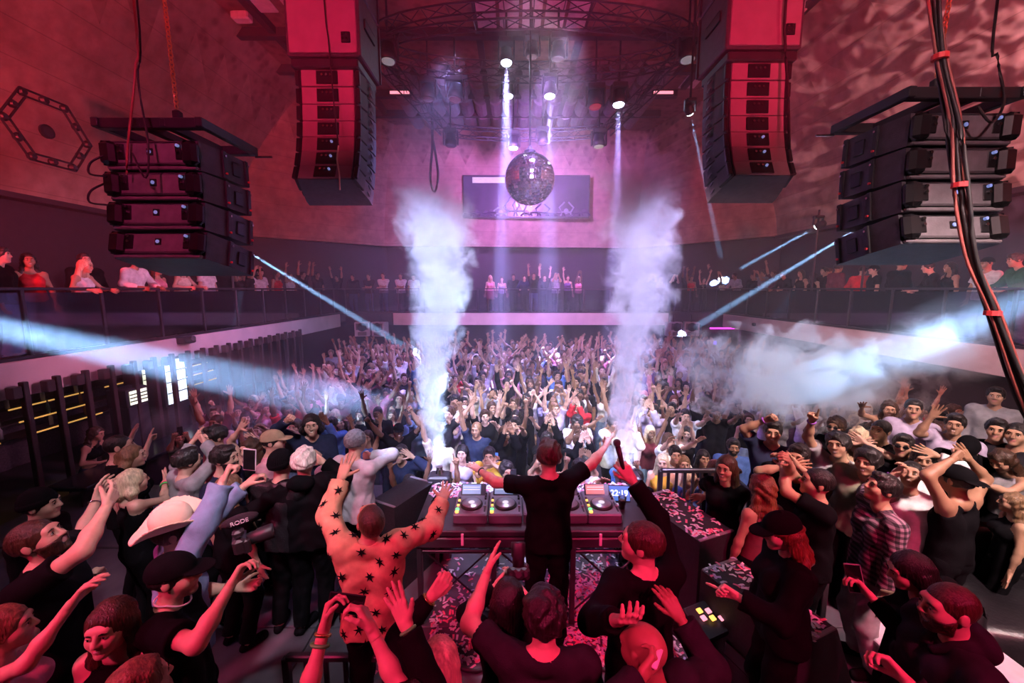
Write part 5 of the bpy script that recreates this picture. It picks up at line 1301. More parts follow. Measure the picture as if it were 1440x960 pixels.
# low tables with drinks on the balcony
BLUEB = mat('blue_plastic_bucket', (.04, .10, .55), .4)
for X, Y, lab in ((BXR + .75, 10.9, 'far balcony'), (BXL - .75, 13.2, 'bar balcony')):
    root = empty('drinks_table', (X, Y, BALC)); tag(root, 'low dark drinks table behind the glass of the ' + lab, 'table', 'drinks tables on the balcony')
    MB().bbox((0, 0, .46), (.6, 1.3, .05), .01).obj('table_top', WOODD, root); MB().cyl((0, 0, 0), (0, 0, .45), .05).obj('leg', BLACK, root)
    q = MB(); q.lathe((0, 0, 0), [(.11, 0), (.15, .28), (.16, .29), (.14, .28)], 16); tag(q.obj('ice_bucket', BLUEB, None, True, loc=(X - .05, Y + .1, BALC + .485)), 'blue plastic ice bucket on the drinks table of the ' + lab, 'bucket', 'ice buckets')
    for k in range(5): tag(put('bottle', bot_me[k % 3], GLB[0], None, (X - .12 + .05 * (k % 2), Y - .5 + .14 * k + (.35 if k > 2 else 0), BALC + .485)), 'bottle beside the blue ice bucket on the ' + lab, 'bottle', 'bottles on the balcony tables')
# ------------------------------------------------------------------ guests placed one by one
def solve_hand(px, py, sh, reach, far):
    d = ray(px, py); o = np.array([0, 0, CAMZ]); t = np.linspace(.6, 14, 1400)
    P = o + t[:, None] * d; D = np.linalg.norm(P - sh, axis=1); k = int(D.argmin())
    if D[k] >= reach: return P[k]
    if far == 'f': idx = np.where((t >= t[k]) & (D >= reach))[0]; return P[idx[0]]
    idx = np.where((t <= t[k]) & (D >= reach))[0]
    return P[idx[-1]] if len(idx) else P[k]
LH0, RH0 = None, None
ARM = .54
BASES = {}
def guest(label, crown, h, yaw, lh=None, rh=None, floor=STAGE, lean=(0, 0), head=(0, 0, 0), lod=0, skin=0, hairc='black', topc='black', botc='black', hatc='black', hgt=None, lpole=None, rpole=None, girl=False, build=1.0, sit=0, group=None, bands=(), extras=None, **fk):
    """top: pixel of the crown, h: standing height; lh / rh: (px, py, reach 0..1, 'f'|'n') wrist aims or None"""
    tp = atZ(crown[0], crown[1], floor + h); kw = dict(hgt=h, yaw=R(yaw), lean=lean, head=tuple(R(a) for a in head), girl=girl, build=build, sit=sit)
    J = skeleton(**kw); loc = np.array([tp[0] - J['head'][0], tp[1] - J['head'][1], floor])
    def aim(hh, sd):
        if hh is None: return None
        if len(hh) == 3: return np.array(hh, float)           # own frame
        s = J['s']; sh = J['sh' + sd] + loc + np.array([0, 0, .04]); return solve_hand(hh[0], hh[1], sh, ARM * s * hh[2], hh[3]) - loc
    kw.update(lh=aim(lh, 'l'), rh=aim(rh, 'r'), lpole=lpole, rpole=rpole)
    J = skeleton(**kw)
    sd = len(BASES) * 3 + 11; BASES[len(BASES)] = (loc[0], loc[1])
    parts = figure_meshes(J, lod=lod, sex='f' if girl else 'm', seed=sd, **fk)
    root = make_person(parts, tuple(loc), {k: mats_for(k, skin, hairc, topc, botc, hatc) for k in parts}, label, group)
    for (sd_, frac, r_, m_, nm) in bands:     # wristbands, watches
        a, b = J['el' + sd_], J['wr' + sd_]; c = b + (a - b) * frac; d = unit(b - a); q = MB()
        q.tube([c + (frame(d)[0] * math.cos(t) + frame(d)[1] * math.sin(t)) * (r_ + .0035) for t in np.arange(14) * 2 * math.pi / 14], .007, 6, closed=True); q.obj(nm, m_, root, True)
    if extras: extras(root, J, loc)
    return root, J, loc
GRN = mat('green_wristband', (.12, .75, .15), .5); PNKB = mat('pink_wristband', (.9, .15, .25), .5); PURB = mat('purple_wristband', (.35, .08, .55), .5); BLUB = mat('blue_wristband', (.05, .18, .65), .5); BLKB = mat('black_strap', (.015, .015, .015), .4); GLD = mat('gold_jewellery', (.8, .55, .2), .25, 1.0)
WATCH = ('watch', BLKB)
def necklace(m, r=.075, drop=.05):
    def f(root, J, loc):
        U = J['Rl']; c = J['neck'] + U @ np.array([0, .012, .055]); q = MB()
        q.tube([c + U @ np.array([r * math.cos(t), r * 1.05 * math.sin(t) + .01, -drop * max(0, math.sin(t)) * 1.0]) for t in np.arange(22) * 2 * math.pi / 22], .005, 6, closed=True); q.obj('necklace', m, root, True)
    return f
SHADE = mat('sunglass_lens', (.01, .01, .012), .08)
def sunglasses(root, J, loc, clear=False):
    q = MB()
    for s_ in (-1, 1):
        q.ball((s_ * .033, .106, .010), (.025, .006, .019), 10, 6); q.tube([(s_ * .056, .10, .014), (s_ * .078, .04, .012), (s_ * .080, -.02, .004)], .003, 5)
    q.tube([(-.01, .110, .014), (.01, .110, .014)], .003, 5); V = np.vstack(q.v) @ J['Rh'].T * J['s'] + J['head']
    q.v = [V]; q.obj('sunglasses', SHADE, root, True)
def phone(p, n, up, label, lit=False, col=None, size=(.076, .155)):
    z = unit(up); y = unit(np.asarray(n, float) - z * np.dot(n, z)); x = np.cross(y, z); M4 = Matrix(((x[0], y[0], z[0], p[0]), (x[1], y[1], z[1], p[1]), (x[2], y[2], z[2], p[2]), (0, 0, 0, 1)))
    root = empty('phone'); root.matrix_world = M4; tag(root, label, 'phone')
    MB().bbox((0, 0, 0), (size[0], .009, size[1]), .004).obj('casing', col or BLACK, root)
    MB().box((0, .0052, 0), (size[0] * .9, .001, size[1] * .93)).obj('screen', mat('phone_screen_lit', (.1, .1, .2), .2, emit=(.45, .6, 1), estr=1.6) if lit else mat('phone_screen_dark', (.01, .01, .012), .1), root)
    MB().lathe((-size[0] * .25, -.005, size[1] * .38), [(.008, 0), (.007, -.003)], 8, axis=(0, -1, 0)).obj('lens', SHADE, root)
    return root
def hand_pt(J, loc, d, f=.09): return J['wr' + d] + unit(J['wr' + d] - J['el' + d]) * f + loc
def print_stars(root, J, loc, part, n, toward):
    me = [o for o in KIDS[root.name] if o.name.split('.')[0] == part][0].data; V = np.array([v.co for v in me.vertices]); N = np.array([v.normal for v in me.vertices]); rs = random.Random(8); used = []
    idx = [i for i in range(len(V)) if N[i] @ toward > .35]; rs.shuffle(idx)
    for i in idx:
        if len(used) >= n: break
        if any(np.linalg.norm(V[i] - u) < .105 for u in used): continue
        used.append(V[i]); x, y, z = frame(N[i]); a0 = rs.uniform(0, 6); q = MB(); P = []
        for k in range(12):
            a = a0 + k * math.pi / 6; rr = (.036 if k % 2 == 0 else .011) * rs.uniform(.85, 1.2); P.append(V[i] + z * .006 + (x * math.cos(a) + y * math.sin(a)) * rr)
        q.prism(P, (0, 0, 0), z * .003); q.obj('star_patch', CLOTH['black'], root)
PLAID = mat('plaid_shirt_cloth', (.14, .08, .13), .8)
def plaid_nodes(m):
    nt = m.node_tree; p = nt.nodes['Principled BSDF']; tc = nt.nodes.new('ShaderNodeTexCoord'); sp = nt.nodes.new('ShaderNodeSeparateXYZ'); nt.links.new(tc.outputs['Object'], sp.inputs[0]); out = None
    for ax, s_ in (('X', 24.0), ('Z', 24.0)):
        f = nt.nodes.new('ShaderNodeMath'); f.operation = 'MULTIPLY'; f.inputs[1].default_value = s_; nt.links.new(sp.outputs[ax], f.inputs[0])
        g = nt.nodes.new('ShaderNodeMath'); g.operation = 'FRACT'; nt.links.new(f.outputs[0], g.inputs[0]); l = nt.nodes.new('ShaderNodeMath'); l.operation = 'LESS_THAN'; l.inputs[1].default_value = .5; nt.links.new(g.outputs[0], l.inputs[0])
        if out is None: out = l.outputs[0]
        else:
            a = nt.nodes.new('ShaderNodeMath'); a.operation = 'ADD'; nt.links.new(out, a.inputs[0]); nt.links.new(l.outputs[0], a.inputs[1]); out = a.outputs[0]
    cr = nt.nodes.new('ShaderNodeValToRGB'); cr.color_ramp.interpolation = 'CONSTANT'; e = cr.color_ramp.elements; e[0].color = (.33, .20, .27, 1); e[1].position = .3; e[1].color = (.10, .055, .085, 1); e2 = cr.color_ramp.elements.new(.8); e2.color = (.012, .010, .014, 1)
    dv = nt.nodes.new('ShaderNodeMath'); dv.operation = 'DIVIDE'; dv.inputs[1].default_value = 2.0; nt.links.new(out, dv.inputs[0]); nt.links.new(dv.outputs[0], cr.inputs[0]); nt.links.new(cr.outputs[0], p.inputs['Base Color'])
plaid_nodes(PLAID)
HATM = mat('cream_felt_hat', (.80, .64, .46), .8, var=.12, bump=.15)
# ---- the DJ and the people round the booth
DJ = guest('DJ in a black tee seen from behind with both arms spread wide', (772, 622), 1.88, 0, lh=(674, 661, .98, 'f'), rh=(851, 628, .98, 'f'), skin=0, hairc='brown', lhand='open', rhand='point', hair='messy', lpalm=(0, 0, -1), rpalm=(-1, 0, 0), top='tee', bands=[('l', .12, .030, *WATCH[::-1])])
MICG = guest('man in a black tee with head turned, raising a microphone beside the DJ', (903, 736), 1.86, 12, lh=(868, 872, .8, 'n'), rh=(889, 675, .97, 'f'), head=(50, 4, 0), hairc='brown', hair='fade', lhand='relax', rhand='grip', top='long', bands=[('r', .10, .030, *WATCH[::-1])])
def mic(p, d, label):
    root = empty('microphone', p); tag(root, label, 'microphone'); d = unit(d)
    MB().cyl(-d * .12, d * .07, .013, .018, 12).obj('handle', BLACK, root, True); MB().ball(d * .095, .026, 12, 8).obj('grille', mat('mic_grille', (.12, .12, .13), .4, .8, bump=.5, bscale=300), root, True)
mic(hand_pt(MICG[1], MICG[2], 'r', .10) + [-.02, 0, .07], (-.25, .1, 1), 'black microphone held up by the man beside the DJ')
ST = guest('person in an orange jacket printed with black stars, both arms flung up', (520, 708), 1.80, 8, lh=(480, 672, .92, 'f'), rh=(622, 703, .92, 'f'), head=(25, 30, 0), skin=1, hairc='brown', topc='orange', hair='buzz', top='jacket', lhand='open', rhand='open', lpalm=(0, 1, 0), rpalm=(0, 1, 0), bands=[('l', .1, .034, BLKB, 'wristband'), ('r', .1, .034, PNKB, 'wristband')])
print_stars(ST[0], ST[1], ST[2], 'jacket', 34, np.array([0, -.8, .6]))
q = MB(); q.ball((0, 0, 0), (.10, .012, .12), 14, 8); 
PH = guest('photographer with long dark hair seen from behind aiming a camera at the DJ', (715, 817), 1.62, 0, lh=(700, 822, .62, 'f'), rh=(738, 838, .62, 'f'), girl=True, hairc='black', hair='long', top='long', lhand='grip', rhand='grip', head=(0, 4, 0))
def camera_prop(p, d, label, strap=None):
    root = empty('photo_camera', p); d = np.asarray(d, float); root.rotation_euler = (math.atan2(d[2], math.hypot(d[0], d[1])), 0, math.atan2(-d[0], d[1])); tag(root, label, 'camera')
    MB().bbox((0, 0, 0), (.14, .07, .10), .015).obj('body', BLACK, root); MB().bbox((0, .0, .065), (.06, .06, .04), .012).obj('viewfinder_hump', BLACK, root)
    MB().lathe((0, .035, 0), [(.036, 0), (.038, .05), (.044, .06), (.046, .13), (.043, .14)], 18, axis=(0, 1, 0)).obj('lens_barrel', BLACK, root, True); MB().lathe((0, .176, 0), [(.040, -.01), (.03, -.004)], 16, axis=(0, 1, 0)).obj('lens_glass', SHADE, root)
    MB().bbox((.05, .03, -.01), (.035, .05, .095), .012).obj('grip', BLACK, root); MB().lathe((.045, 0, .05), [(.014, 0), (.013, .012)], 10).obj('dial', STEEL, root)
    return root
camera_prop(atY(729, 806, PH[2][1] + .30), (0, .5, .75), 'black photo camera with big lens held up by the photographer')
TEE = guest('man in a black tee with short dark curls seen from behind, one bare arm raised', (765, 833), 1.76, 0, lh=(684, 806, .80, 'f'), hairc='black', topc='charcoal', hair='curly', top='tee', lhand='flat', lpole=(-1, -.2, -.6), lpalm=(1, .3, 0), build=1.05)
BALD = guest('bald man in a dark jacket lifting his forearm and a small white gadget', (906, 879), 1.72, 18, rh=(956, 868, .55, 'f'), lh=(902, 950, .45, 'n'), rpole=(1, -.2, -1), skin=2, hair='bald', topc='charcoal', top='jacket', rhand='relax', lhand='grip', head=(20, -12, 0))
q = MB(); q.bbox((0, 0, 0), (.025, .11, .018), .006, rot=(0, 0, -.6)); tag(q.obj('vape_pen', WTAPE, loc=hand_pt(BALD[1], BALD[2], 'l', .10)), 'small pale vape pen in the hand of the bald man', 'vape pen')
CAPW = guest('woman in a black cap and black jacket in profile, pointing at a small control panel', (1100, 722), 1.74, 80, lh=(1036, 838, .72, 'n'), girl=True, build=1.08, hairc='auburn', hair='cap', top='jacket', lhand='point', rhand='relax', head=(5, -14, 0), lpole=(0, -1, -1))
for (V, Q, nm) in hair_mesh('wavy', .008)[:1]:
    V2 = V.copy(); V2[:, 2] = np.minimum(V2[:, 2], .03 + 0 * V2[:, 2]); J = CAPW[1]; put('long_hair', mesh_from('long_hair', (V2 * J['s']) @ J['Rh'].T + J['head'], Q.tolist(), None, True), HAIRC['auburn'], CAPW[0])
root = empty('control_panel', atZ(1000, 870, STAGE + .62)); tag(root, 'small dark control panel with glowing pads beside the woman in the cap', 'control panel')
MB().bbox((0, 0, 0), (.36, .26, .05), .01, rot=(.3, 0, .4)).obj('casing', BLACK, root)
for i in range(3):
    for j in range(2): MB().bbox((-.08 + .07 * i, .03 - .07 * j, .045), (.045, .04, .012), .004, rot=(.3, 0, .4)).obj('pad', (PKS if (i + j) % 2 else KNA), root)
MB().cyl((0, 0, -.62), (0, 0, 0), .03).obj('stand', BLACK, root)
PHW = guest('woman with long black hair reading a phone, hand against her ear', (1282, 778), 1.62, 62, lh=(1224, 838, .62, 'n'), rh=(1272, 838, .42, 'f'), girl=True, hairc='black', hair='long', top='long', lhand='grip', rhand='flat', head=(8, -18, 0))
phone(hand_pt(PHW[1], PHW[2], 'l', .10), (-.5, -.7, .5), (-.1, .3, 1), 'dark phone held by the woman with long black hair', False, mat('phone_silver_edge', (.6, .55, .6), .3, .5), (.082, .165))
BRD = guest('balding bearded man in a dark hoodie seen in profile', (1338, 824), 1.76, 72, lh=(1272, 955, .6, 'n'), hairc='brown', topc='charcoal', hair='buzz', beard=True, top='hoodie', lhand='grip', head=(6, -4, 0), build=1.1)
# ---- people along the bottom of the bar side
BIG = guest('broad bearded man in a black tee in profile, both hands joined into a heart', (50, 733), 1.84, -62, lh=(136, 702, .86, 'f'), rh=(150, 712, .86, 'n'), hairc='brown', hair='fade', beard=True, top='tee', lhand='relax', rhand='relax', head=(-8, 22, 0), build=1.15, lpalm=(1, 0, 0), rpalm=(-1, 0, 0), bands=[('l', .1, .032, CHROME, 'watch')])
CAPM = guest('man in a black cap and black tee with a pearl chain, filming with a camera', (243, 782), 1.76, -68, lh=(335, 825, .80, 'f'), rh=(325, 822, .7, 'n'), hair='cap', hairc='black', top='tee', lhand='grip', rhand='grip', head=(-6, 0, 0), extras=necklace(mat('pearl_chain', (.7, .68, .7), .25), .074), bands=[('l', .16, .036, BLUB, 'wristband'), ('l', .28, .040, BLKB, 'camera_strap')])
CAMP = camera_prop(atY(338, 762, CAPM[2][1] + .25), (.8, .5, .1), 'video camera with a fluffy microphone held by the man in the black cap')
MB().ball((-.02, .02, .13), (.035, .10, .035), 14, 8).obj('microphone_muff', mat('fluffy_muff', (.03, .02, .03), .95, bump=.8, bscale=200), CAMP, True)
text_obj('RODE', .035, WTAPE, CAMP, (.018, .02, .135), (math.pi / 2, 0, math.pi / 2), 'lettering')
WOM = guest('smiling woman with long brown hair and bare shoulders facing the stage', (150, 853), 1.66, 188, girl=True, hairc='brown', hair='long', top='tank', mood='smile', head=(6, 2, 0), skin=0)
ARMW = guest('woman with pulled back hair stretching an arm with a green wristband', (2, 856), 1.64, -58, lh=(118, 820, .96, 'f'), rh=(98, 852, .9, 'n'), girl=True, hairc='light', hair='bun', top='tank', topc='pink', lhand='fist', rhand='relax', bands=[('l', .08, .027, GRN, 'wristband')])
PLC = guest('person with streaked light hair close under the camera beside the smiling woman', (193, 932), 1.62, -30, girl=True, hairc='light', hair='bob', top='long', topc='black')
PHT = guest('person with tattooed bare arms holding a phone up at the orange jacket', (505, 1000), 1.70, 4, lh=(456, 884, .80, 'f'), rh=(522, 884, .84, 'f'), lhand='grip', rhand='grip', girl=True, hairc='brown', hair='long', top='tank', lpalm=(1, 0, 0), rpalm=(-1, 0, 0), bands=[('l', .08, .026, GLD, 'bracelet'), ('l', .22, .030, GRN, 'wristband')])
phone((hand_pt(PHT[1], PHT[2], 'l', .10) + hand_pt(PHT[1], PHT[2], 'r', .10)) / 2, (0, -1, .5), (1, 0, -.15), 'black phone held sideways in the tattooed hands', False)
BLW = guest('woman with straight reddish blonde hair seen from behind, black sleeve raised', (617, 903), 1.64, 0, lh=(607, 838, .66, 'f'), girl=True, hairc='blonde', hair='long', top='long', lhand='grip', bands=[('l', .08, .030, GLD, 'bracelet')])
GRH = guest('person in black waving a hand with a green wristband below the orange jacket', (570, 985), 1.68, -4, rh=(568, 866, .80, 'f'), hairc='black', hair='short', top='long', rhand='open', rpalm=(0, -1, 0), bands=[('r', .06, .027, GRN, 'wristband')])
HAT = guest('person in a cream cowboy hat and denim jacket thrusting both arms up', (246, 722), 1.80, -48, lh=(345, 682, .94, 'f'), rh=(318, 668, .88, 'n'), hair='cowboy', hatc=HATM, hairc='brown', top='jacket', topc='denim', lhand='grip', rhand='fist', head=(-10, 6, 0))
phone(atY(351, 646, HAT[2][1] + .55), (0, -1, .1), (.1, 0, 1), 'phone in a white case held high by the denim sleeve', False, WTAPE, (.10, .17))
DEN = guest('person in a black hoodie with bleached white hair seen from behind', (427, 632), 1.76, 8, rh=(455, 650, .6, 'f'), lh=(380, 700, .6, 'f'), hair='messy', hairc='white', top='hoodie', topc='black', hatc='black')
LEAT = guest('man in a black beanie and leather jacket seen from behind', (395, 634), 1.75, -6, hair='beanie', hairc='black', top='jacket', topc='leather', rh=(.18, .35, 1.15), lh=(-.18, .35, 1.15))
SMI = guest('smiling dark haired man in a navy sweater facing the camera, one arm raised', (437, 584), 1.74, 204, rh=(405, 590, .80, 'n'), lh=(448, 640, .5, 'n'), rpole=(-1, .2, -.4), hair='bob', hairc='black', top='long', topc='navy', mood='smile', rhand='fist', lhand='grip', bands=[('r', .1, .030, CHROME, 'watch')], skin=0)
WSH = guest('grey haired man in a pale sweater seen from behind with bent arms', (500, 605), 1.80, -22, lh=(484, 646, .62, 'f'), rh=(522, 640, .6, 'f'), rpole=(1, .2, .2), hair='grey', hairc='grey', top='long', topc='silver', rhand='fist')
G = [
 ('woman with blonde bob seen from behind, open hand up with red and green wristbands', (185, 661), 1.62, -28, dict(rh=(232, 678, .90, 'f'), girl=True, hairc='blonde', hair='bob', top='tank', rhand='open', rpalm=(-.3, -1, 0), bands=[('r', .06, .027, PNKB, 'wristband'), ('r', .16, .029, GRN, 'wristband')])),
 ('woman in black pointing upward beside the blonde bob', (184, 627), 1.64, -60, dict(lh=(209, 622, .88, 'f'), girl=True, hairc='light', hair='bob', top='tee', lhand='point')),
 ('man in black raising a flat hand beside the bar', (166, 612), 1.76, -50, dict(lh=(184, 616, .85, 'f'), hair='buzz', top='tee', lhand='flat')),
 ('man in a dark headband and black shirt lit red beside the bar', (55, 690), 1.70, -70, dict(hair='beanie', top='shirt', skin=0)),
 ('man with dark quiff in profile behind the phone in the white case', (315, 628), 1.74, -85, dict(hair='quiff', hairc='black', top='tee', topc='navy', beard=True)),
 ('man in a tan cap and pink tee in profile behind the beanie', (384, 606), 1.72, -80, dict(lh=(366, 622, .6, 'f'), hair='cap', hatc='tan', top='tee', topc='pink')),
 ('woman with long fair hair below the man with the dark quiff', (322, 668), 1.60, -20, dict(girl=True, hairc='light', hair='long', top='tee')),
 ('grey shirted guest with both hands up behind the blonde bob', (262, 632), 1.70, -30, dict(lh=(270, 622, .85, 'f'), rh=(288, 622, .85, 'f'), hair='short', top='shirt', topc='grey')),
 ('red lit guest with glasses looking over the bar side crowd', (300, 600), 1.74, 150, dict(hair='short', top='tee', topc='maroon', extras=sunglasses)),
 ('woman in black with one hand high between the bar and the smiling man', (350, 618), 1.62, 170, dict(rh=(338, 602, .85, 'n'), girl=True, hairc='brown', hair='wavy', top='crop')),
 # booth side by the barrier
 ('smiling woman with long dark hair in a black top beside the barrier', (1022, 643), 1.62, 131, dict(girl=True, hair='long', hairc='brown', top='tee', mood='smile', skin=1, lh=(-.05, .30, 1.05), rh=(.12, .32, 1.0), rhand='grip', lhand='relax')),
 ('woman with long wavy brown hair and bare arms seen from behind', (1072, 668), 1.62, 12, dict(girl=True, hair='wavy', hairc='auburn', top='tank', topc='maroon', skin=1)),
 ('man in a black tee with dark hair in profile holding up a phone', (1150, 660), 1.74, 68, dict(lh=(1100, 655, .92, 'f'), rh=(1108, 648, .95, 'n'), hair='fade', top='tee', skin=1, lhand='grip', rhand='grip', head=(0, 8, 0))),
 ('laughing man in a black tee with a purple wristband, fist up', (1088, 593), 1.76, 147, dict(rh=(1078, 590, .80, 'n'), hair='short', top='tee', topc='navy', mood='smile', skin=1, rhand='fist', bands=[('r', .1, .030, PURB, 'wristband')])),
 ('man in a black tee cupping his hands to shout', (1124, 626), 1.72, 128, dict(rh=(1108, 655, .5, 'n'), lh=(1122, 655, .5, 'n'), hair='short', top='tee', skin=1, mood='open')),
 ('grinning man in a grey tee stretching one arm straight up', (1180, 610), 1.76, 125, dict(rh=(1142, 590, .97, 'n'), hair='messy', top='tee', topc='grey', mood='smile', skin=1, rhand='point', head=(0, 5, 10), bands=[('r', .1, .030, PURB, 'wristband')])),
 ('man in an olive tee with tousled black hair leaning sideways', (1222, 630), 1.74, 117, dict(lean=(.05, -.22), hair='messy', top='tee', topc='olive', mood='smile', skin=1, head=(0, 0, 15), lh=(.22, .15, .95))),
 ('man in a plaid shirt in profile with one plaid sleeve raised', (1242, 668), 1.72, 78, dict(rh=(1256, 668, .72, 'f'), hair='short', top='shirt', topc=PLAID, skin=1, rhand='grip', botc='grey', head=(0, 14, 0), bands=[('r', .06, .030, PURB, 'wristband')])),
 ('woman in a pale blue strapless top stretching an arm aside', (1252, 565), 1.64, 141, dict(rh=(1212, 572, .92, 'n'), girl=True, hair='wavy', hairc='brown', top='crop', topc='skyblue', mood='smile', skin=1, rhand='open')),
 ('tall man in a lilac buttoned shirt behind the pale blue top', (1286, 562), 1.80, 138, dict(hair='fade', top='shirt', topc='lilac', skin=1)),
 ('man in a pale lavender tee with one arm raised and hand spread', (1345, 583), 1.76, 128, dict(rh=(1310, 586, .80, 'n'), hair='short', top='tee', topc='lilac', mood='smile', skin=1, rhand='open', rpole=(-1, 0, -.5))),
 ('smiling dark haired woman in a white shirt waving an open hand', (1300, 632), 1.62, 138, dict(lh=(1316, 640, .55, 'n'), girl=True, hair='long', hairc='black', top='shirt', topc='white', mood='smile', skin=1, lhand='open', lpalm=(0, -1, 0))),
 ('man with shaved head looking up beside the plaid shirt', (1283, 650), 1.68, 130, dict(hair='buzz', top='tee', topc='white', mood='smile', skin=1, head=(0, 18, 0))),
 ('man in a cap and black sleeveless top seen from behind, arms folded up', (1346, 656), 1.74, 15, dict(lh=(1340, 645, .45, 'f'), rh=(1362, 645, .6, 'f'), lpole=(-1, 0, .1), hair='capback', top='tank', skin=2, lhand='fist')),
 ('woman in a grey sleeveless top leaning on the barrier with bare arms', (1412, 628), 1.60, 100, dict(lh=(1375, 678, .9, 'n'), rh=(1378, 655, .9, 'f'), girl=True, hair='wavy', hairc='brown', top='tank', topc='grey', skin=1, lean=(.25, 0), head=(0, -18, 0))),
 ('man in a black polo facing the stage beside the exit side barrier', (1404, 590), 1.76, 126, dict(hair='short', top='tee', skin=1)),
 ('man with short hair in profile beside the man in the black polo', (1432, 596), 1.76, 115, dict(hair='fade', top='tee', topc='charcoal', skin=1)),
 ('man in a dark cap bending over his phone', (1365, 606), 1.72, 130, dict(hair='cap', top='tee', lean=(.3, 0), head=(0, -30, 0), skin=1, lh=(-.1, .35, 1.05), rh=(.1, .35, 1.05), lhand='grip', rhand='grip')),
 ('woman with long brown hair and bare shoulders sitting behind the sofa', (1425, 694), 1.35, 60, dict(girl=True, hair='wavy', hairc='light', top='tank', topc='black', skin=1, hgt=1.62)),
 ('woman with feathery headpiece looking over her shoulder near the olive tee', (1177, 588), 1.64, 120, dict(girl=True, hair='curly', hairc='brown', top='tee', skin=1, extras=sunglasses)),
 ('fair haired woman hiding her face beside the feathery headpiece', (1208, 602), 1.62, 128, dict(girl=True, hair='wavy', hairc='blonde', top='tee', topc='tan', rh=(1205, 622, .45, 'n'), lh=(1216, 622, .45, 'n'))),
 ('man in dark grey shirt in profile between the blue top and lilac shirt', (1240, 592), 1.70, 110, dict(hair='fade', top='shirt', topc='charcoal', skin=1)),
 ('man in sunglasses below the lilac shirt', (1272, 612), 1.68, 129, dict(hair='short', top='tee', skin=1, extras=sunglasses)),
 ('standing man in black shirt behind the rail in the dark', (1402, 545), 1.82, 126, dict(hair='short', top='shirt', topc='grey', skin=1)),
]
for lab, top, h, yaw, kw in G:
    kw = dict(kw); kw.setdefault('lod', 1); kw.pop('hgt', None)
    guest(lab, top, h, yaw, **kw)
GF = [  # on the dance floor, front rows
 ('woman with long black hair smiling right in front of the smoke jet', (650, 627), 1.66, 176, dict(girl=True, hair='long', hairc='black', top='tank', topc='lilac', mood='smile', skin=0)),
 ('guest in a yellow tee filming with a blue phone', (688, 630), 1.74, 178, dict(hair='short', top='tee', topc='yellow', skin=2, rh=(690, 650, .5, 'n'), lh=(692, 652, .5, 'n'), lhand='grip', rhand='grip')),
 ('man in a dark denim shirt with a hand at his temple', (563, 627), 1.76, 170, dict(hair='short', top='shirt', topc='navy', skin=1, lh=(580, 642, .5, 'n'), lhand='open')),
 ('blonde woman singing at the barrier in a yellow top', (932, 640), 1.64, 160, dict(girl=True, hair='long', hairc='blonde', top='tank', topc='yellow', mood='open', skin=0)),
 ('woman in a black face mask at the barrier', (990, 634), 1.62, 172, dict(girl=True, hair='bangs', hairc='black', top='tee', skin=1)),
 ('man with dark beard in a blue check shirt shouting', (1032, 618), 1.74, 160, dict(hair='quiff', beard=True, top='shirt', topc='blue', mood='open', skin=2)),
 ('blonde woman smiling next to the barrier bars', (962, 642), 1.60, 172, dict(girl=True, hair='long', hairc='light', top='tank', topc='cream', mood='smile', skin=0)),
 ('man in a white tee standing in front of the masked woman', (950, 628), 1.72, 170, dict(hair='short', top='tee', topc='white', skin=1)),
]
for lab, top, h, yaw, kw in GF:
    kw = dict(kw); kw.setdefault('lod', 1); kw['floor'] = 0.0
    o = guest(lab, top, h, yaw, **kw)
    if 'filming' in lab: phone(hand_pt(o[1], o[2], 'r', .1), (0, 1, .2), (0, 0, 1), 'blue backed phone in front of the yellow tee', False, mat('phone_blue_case', (.1, .3, .8), .3))
# ------------------------------------------------------------------ dance floor crowd and balcony guests: shared figures, own colours
VAR = []
def variant(pose, sex, hair, top, mood, lod, bottom='jeans', **sk):
    g = sex == 'f'; h = 1.66 if g else 1.77
    P = {'both': dict(lh=(-.30, .12, 2.12 * h / 1.75), rh=(.28, .16, 2.14 * h / 1.75)), 'wide': dict(lh=(-.52, .15, 1.9), rh=(.50, .12, 1.92)), 'one': dict(rh=(.26, .18, 2.12 * h / 1.75)), 'onel': dict(lh=(-.24, .2, 2.10 * h / 1.75)), 'phone': dict(rh=(.10, .34, 1.66), lh=(-.08, .34, 1.64)), 'clap': dict(lh=(-.06, .30, 1.78), rh=(.06, .30, 1.80)), 'fwd': dict(rh=(.22, .50, 1.80), lh=(-.26, .46, 1.74)), 'down': dict(), 'cross': dict(lh=(.10, .24, 1.12), rh=(-.10, .25, 1.16)), 'rail': dict(lh=(-.20, .36, 1.10), rh=(.22, .36, 1.10), lean=(.2, 0))}[pose]
    if pose in ('phone', 'clap', 'fwd'): P.update(lpole=(-.35, .1, -1), rpole=(.35, .1, -1))
    sk = {**P, **sk}; J = skeleton(hgt=h, girl=g, **sk)
    hp = {'both': ('open', 'open'), 'wide': ('open', 'fist'), 'one': ('relax', 'open'), 'onel': ('point', 'relax'), 'phone': ('grip', 'grip'), 'clap': ('flat', 'flat'), 'fwd': ('open', 'open'), 'down': ('relax', 'relax'), 'cross': ('relax', 'relax'), 'rail': ('relax', 'relax')}[pose]
    parts = figure_meshes(J, lod=lod, sex=sex, mood=mood, lhand=hp[0], rhand=hp[1], hair=hair, top=top, bottom=bottom, seed=len(VAR) * 7 + 100)
    ms = {}
    for nm, (V, F, mi) in parts.items():
        if len(V) == 0: continue
        pn = 'shoe' if nm.startswith('shoe_') else nm
        me = mesh_from(pn, V, F if isinstance(F, list) else F.tolist(), mi, True); n = 5 if nm == 'body' else 1
        for _ in range(n): me.materials.append(None)
        ms[nm] = (pn, me)
    d = dict(pose=pose, sex=sex, hair=hair, top=top, mesh=ms, lod=lod, h=h, lh=J['wrl'], rh=J['wrr']); VAR.append(d); return d
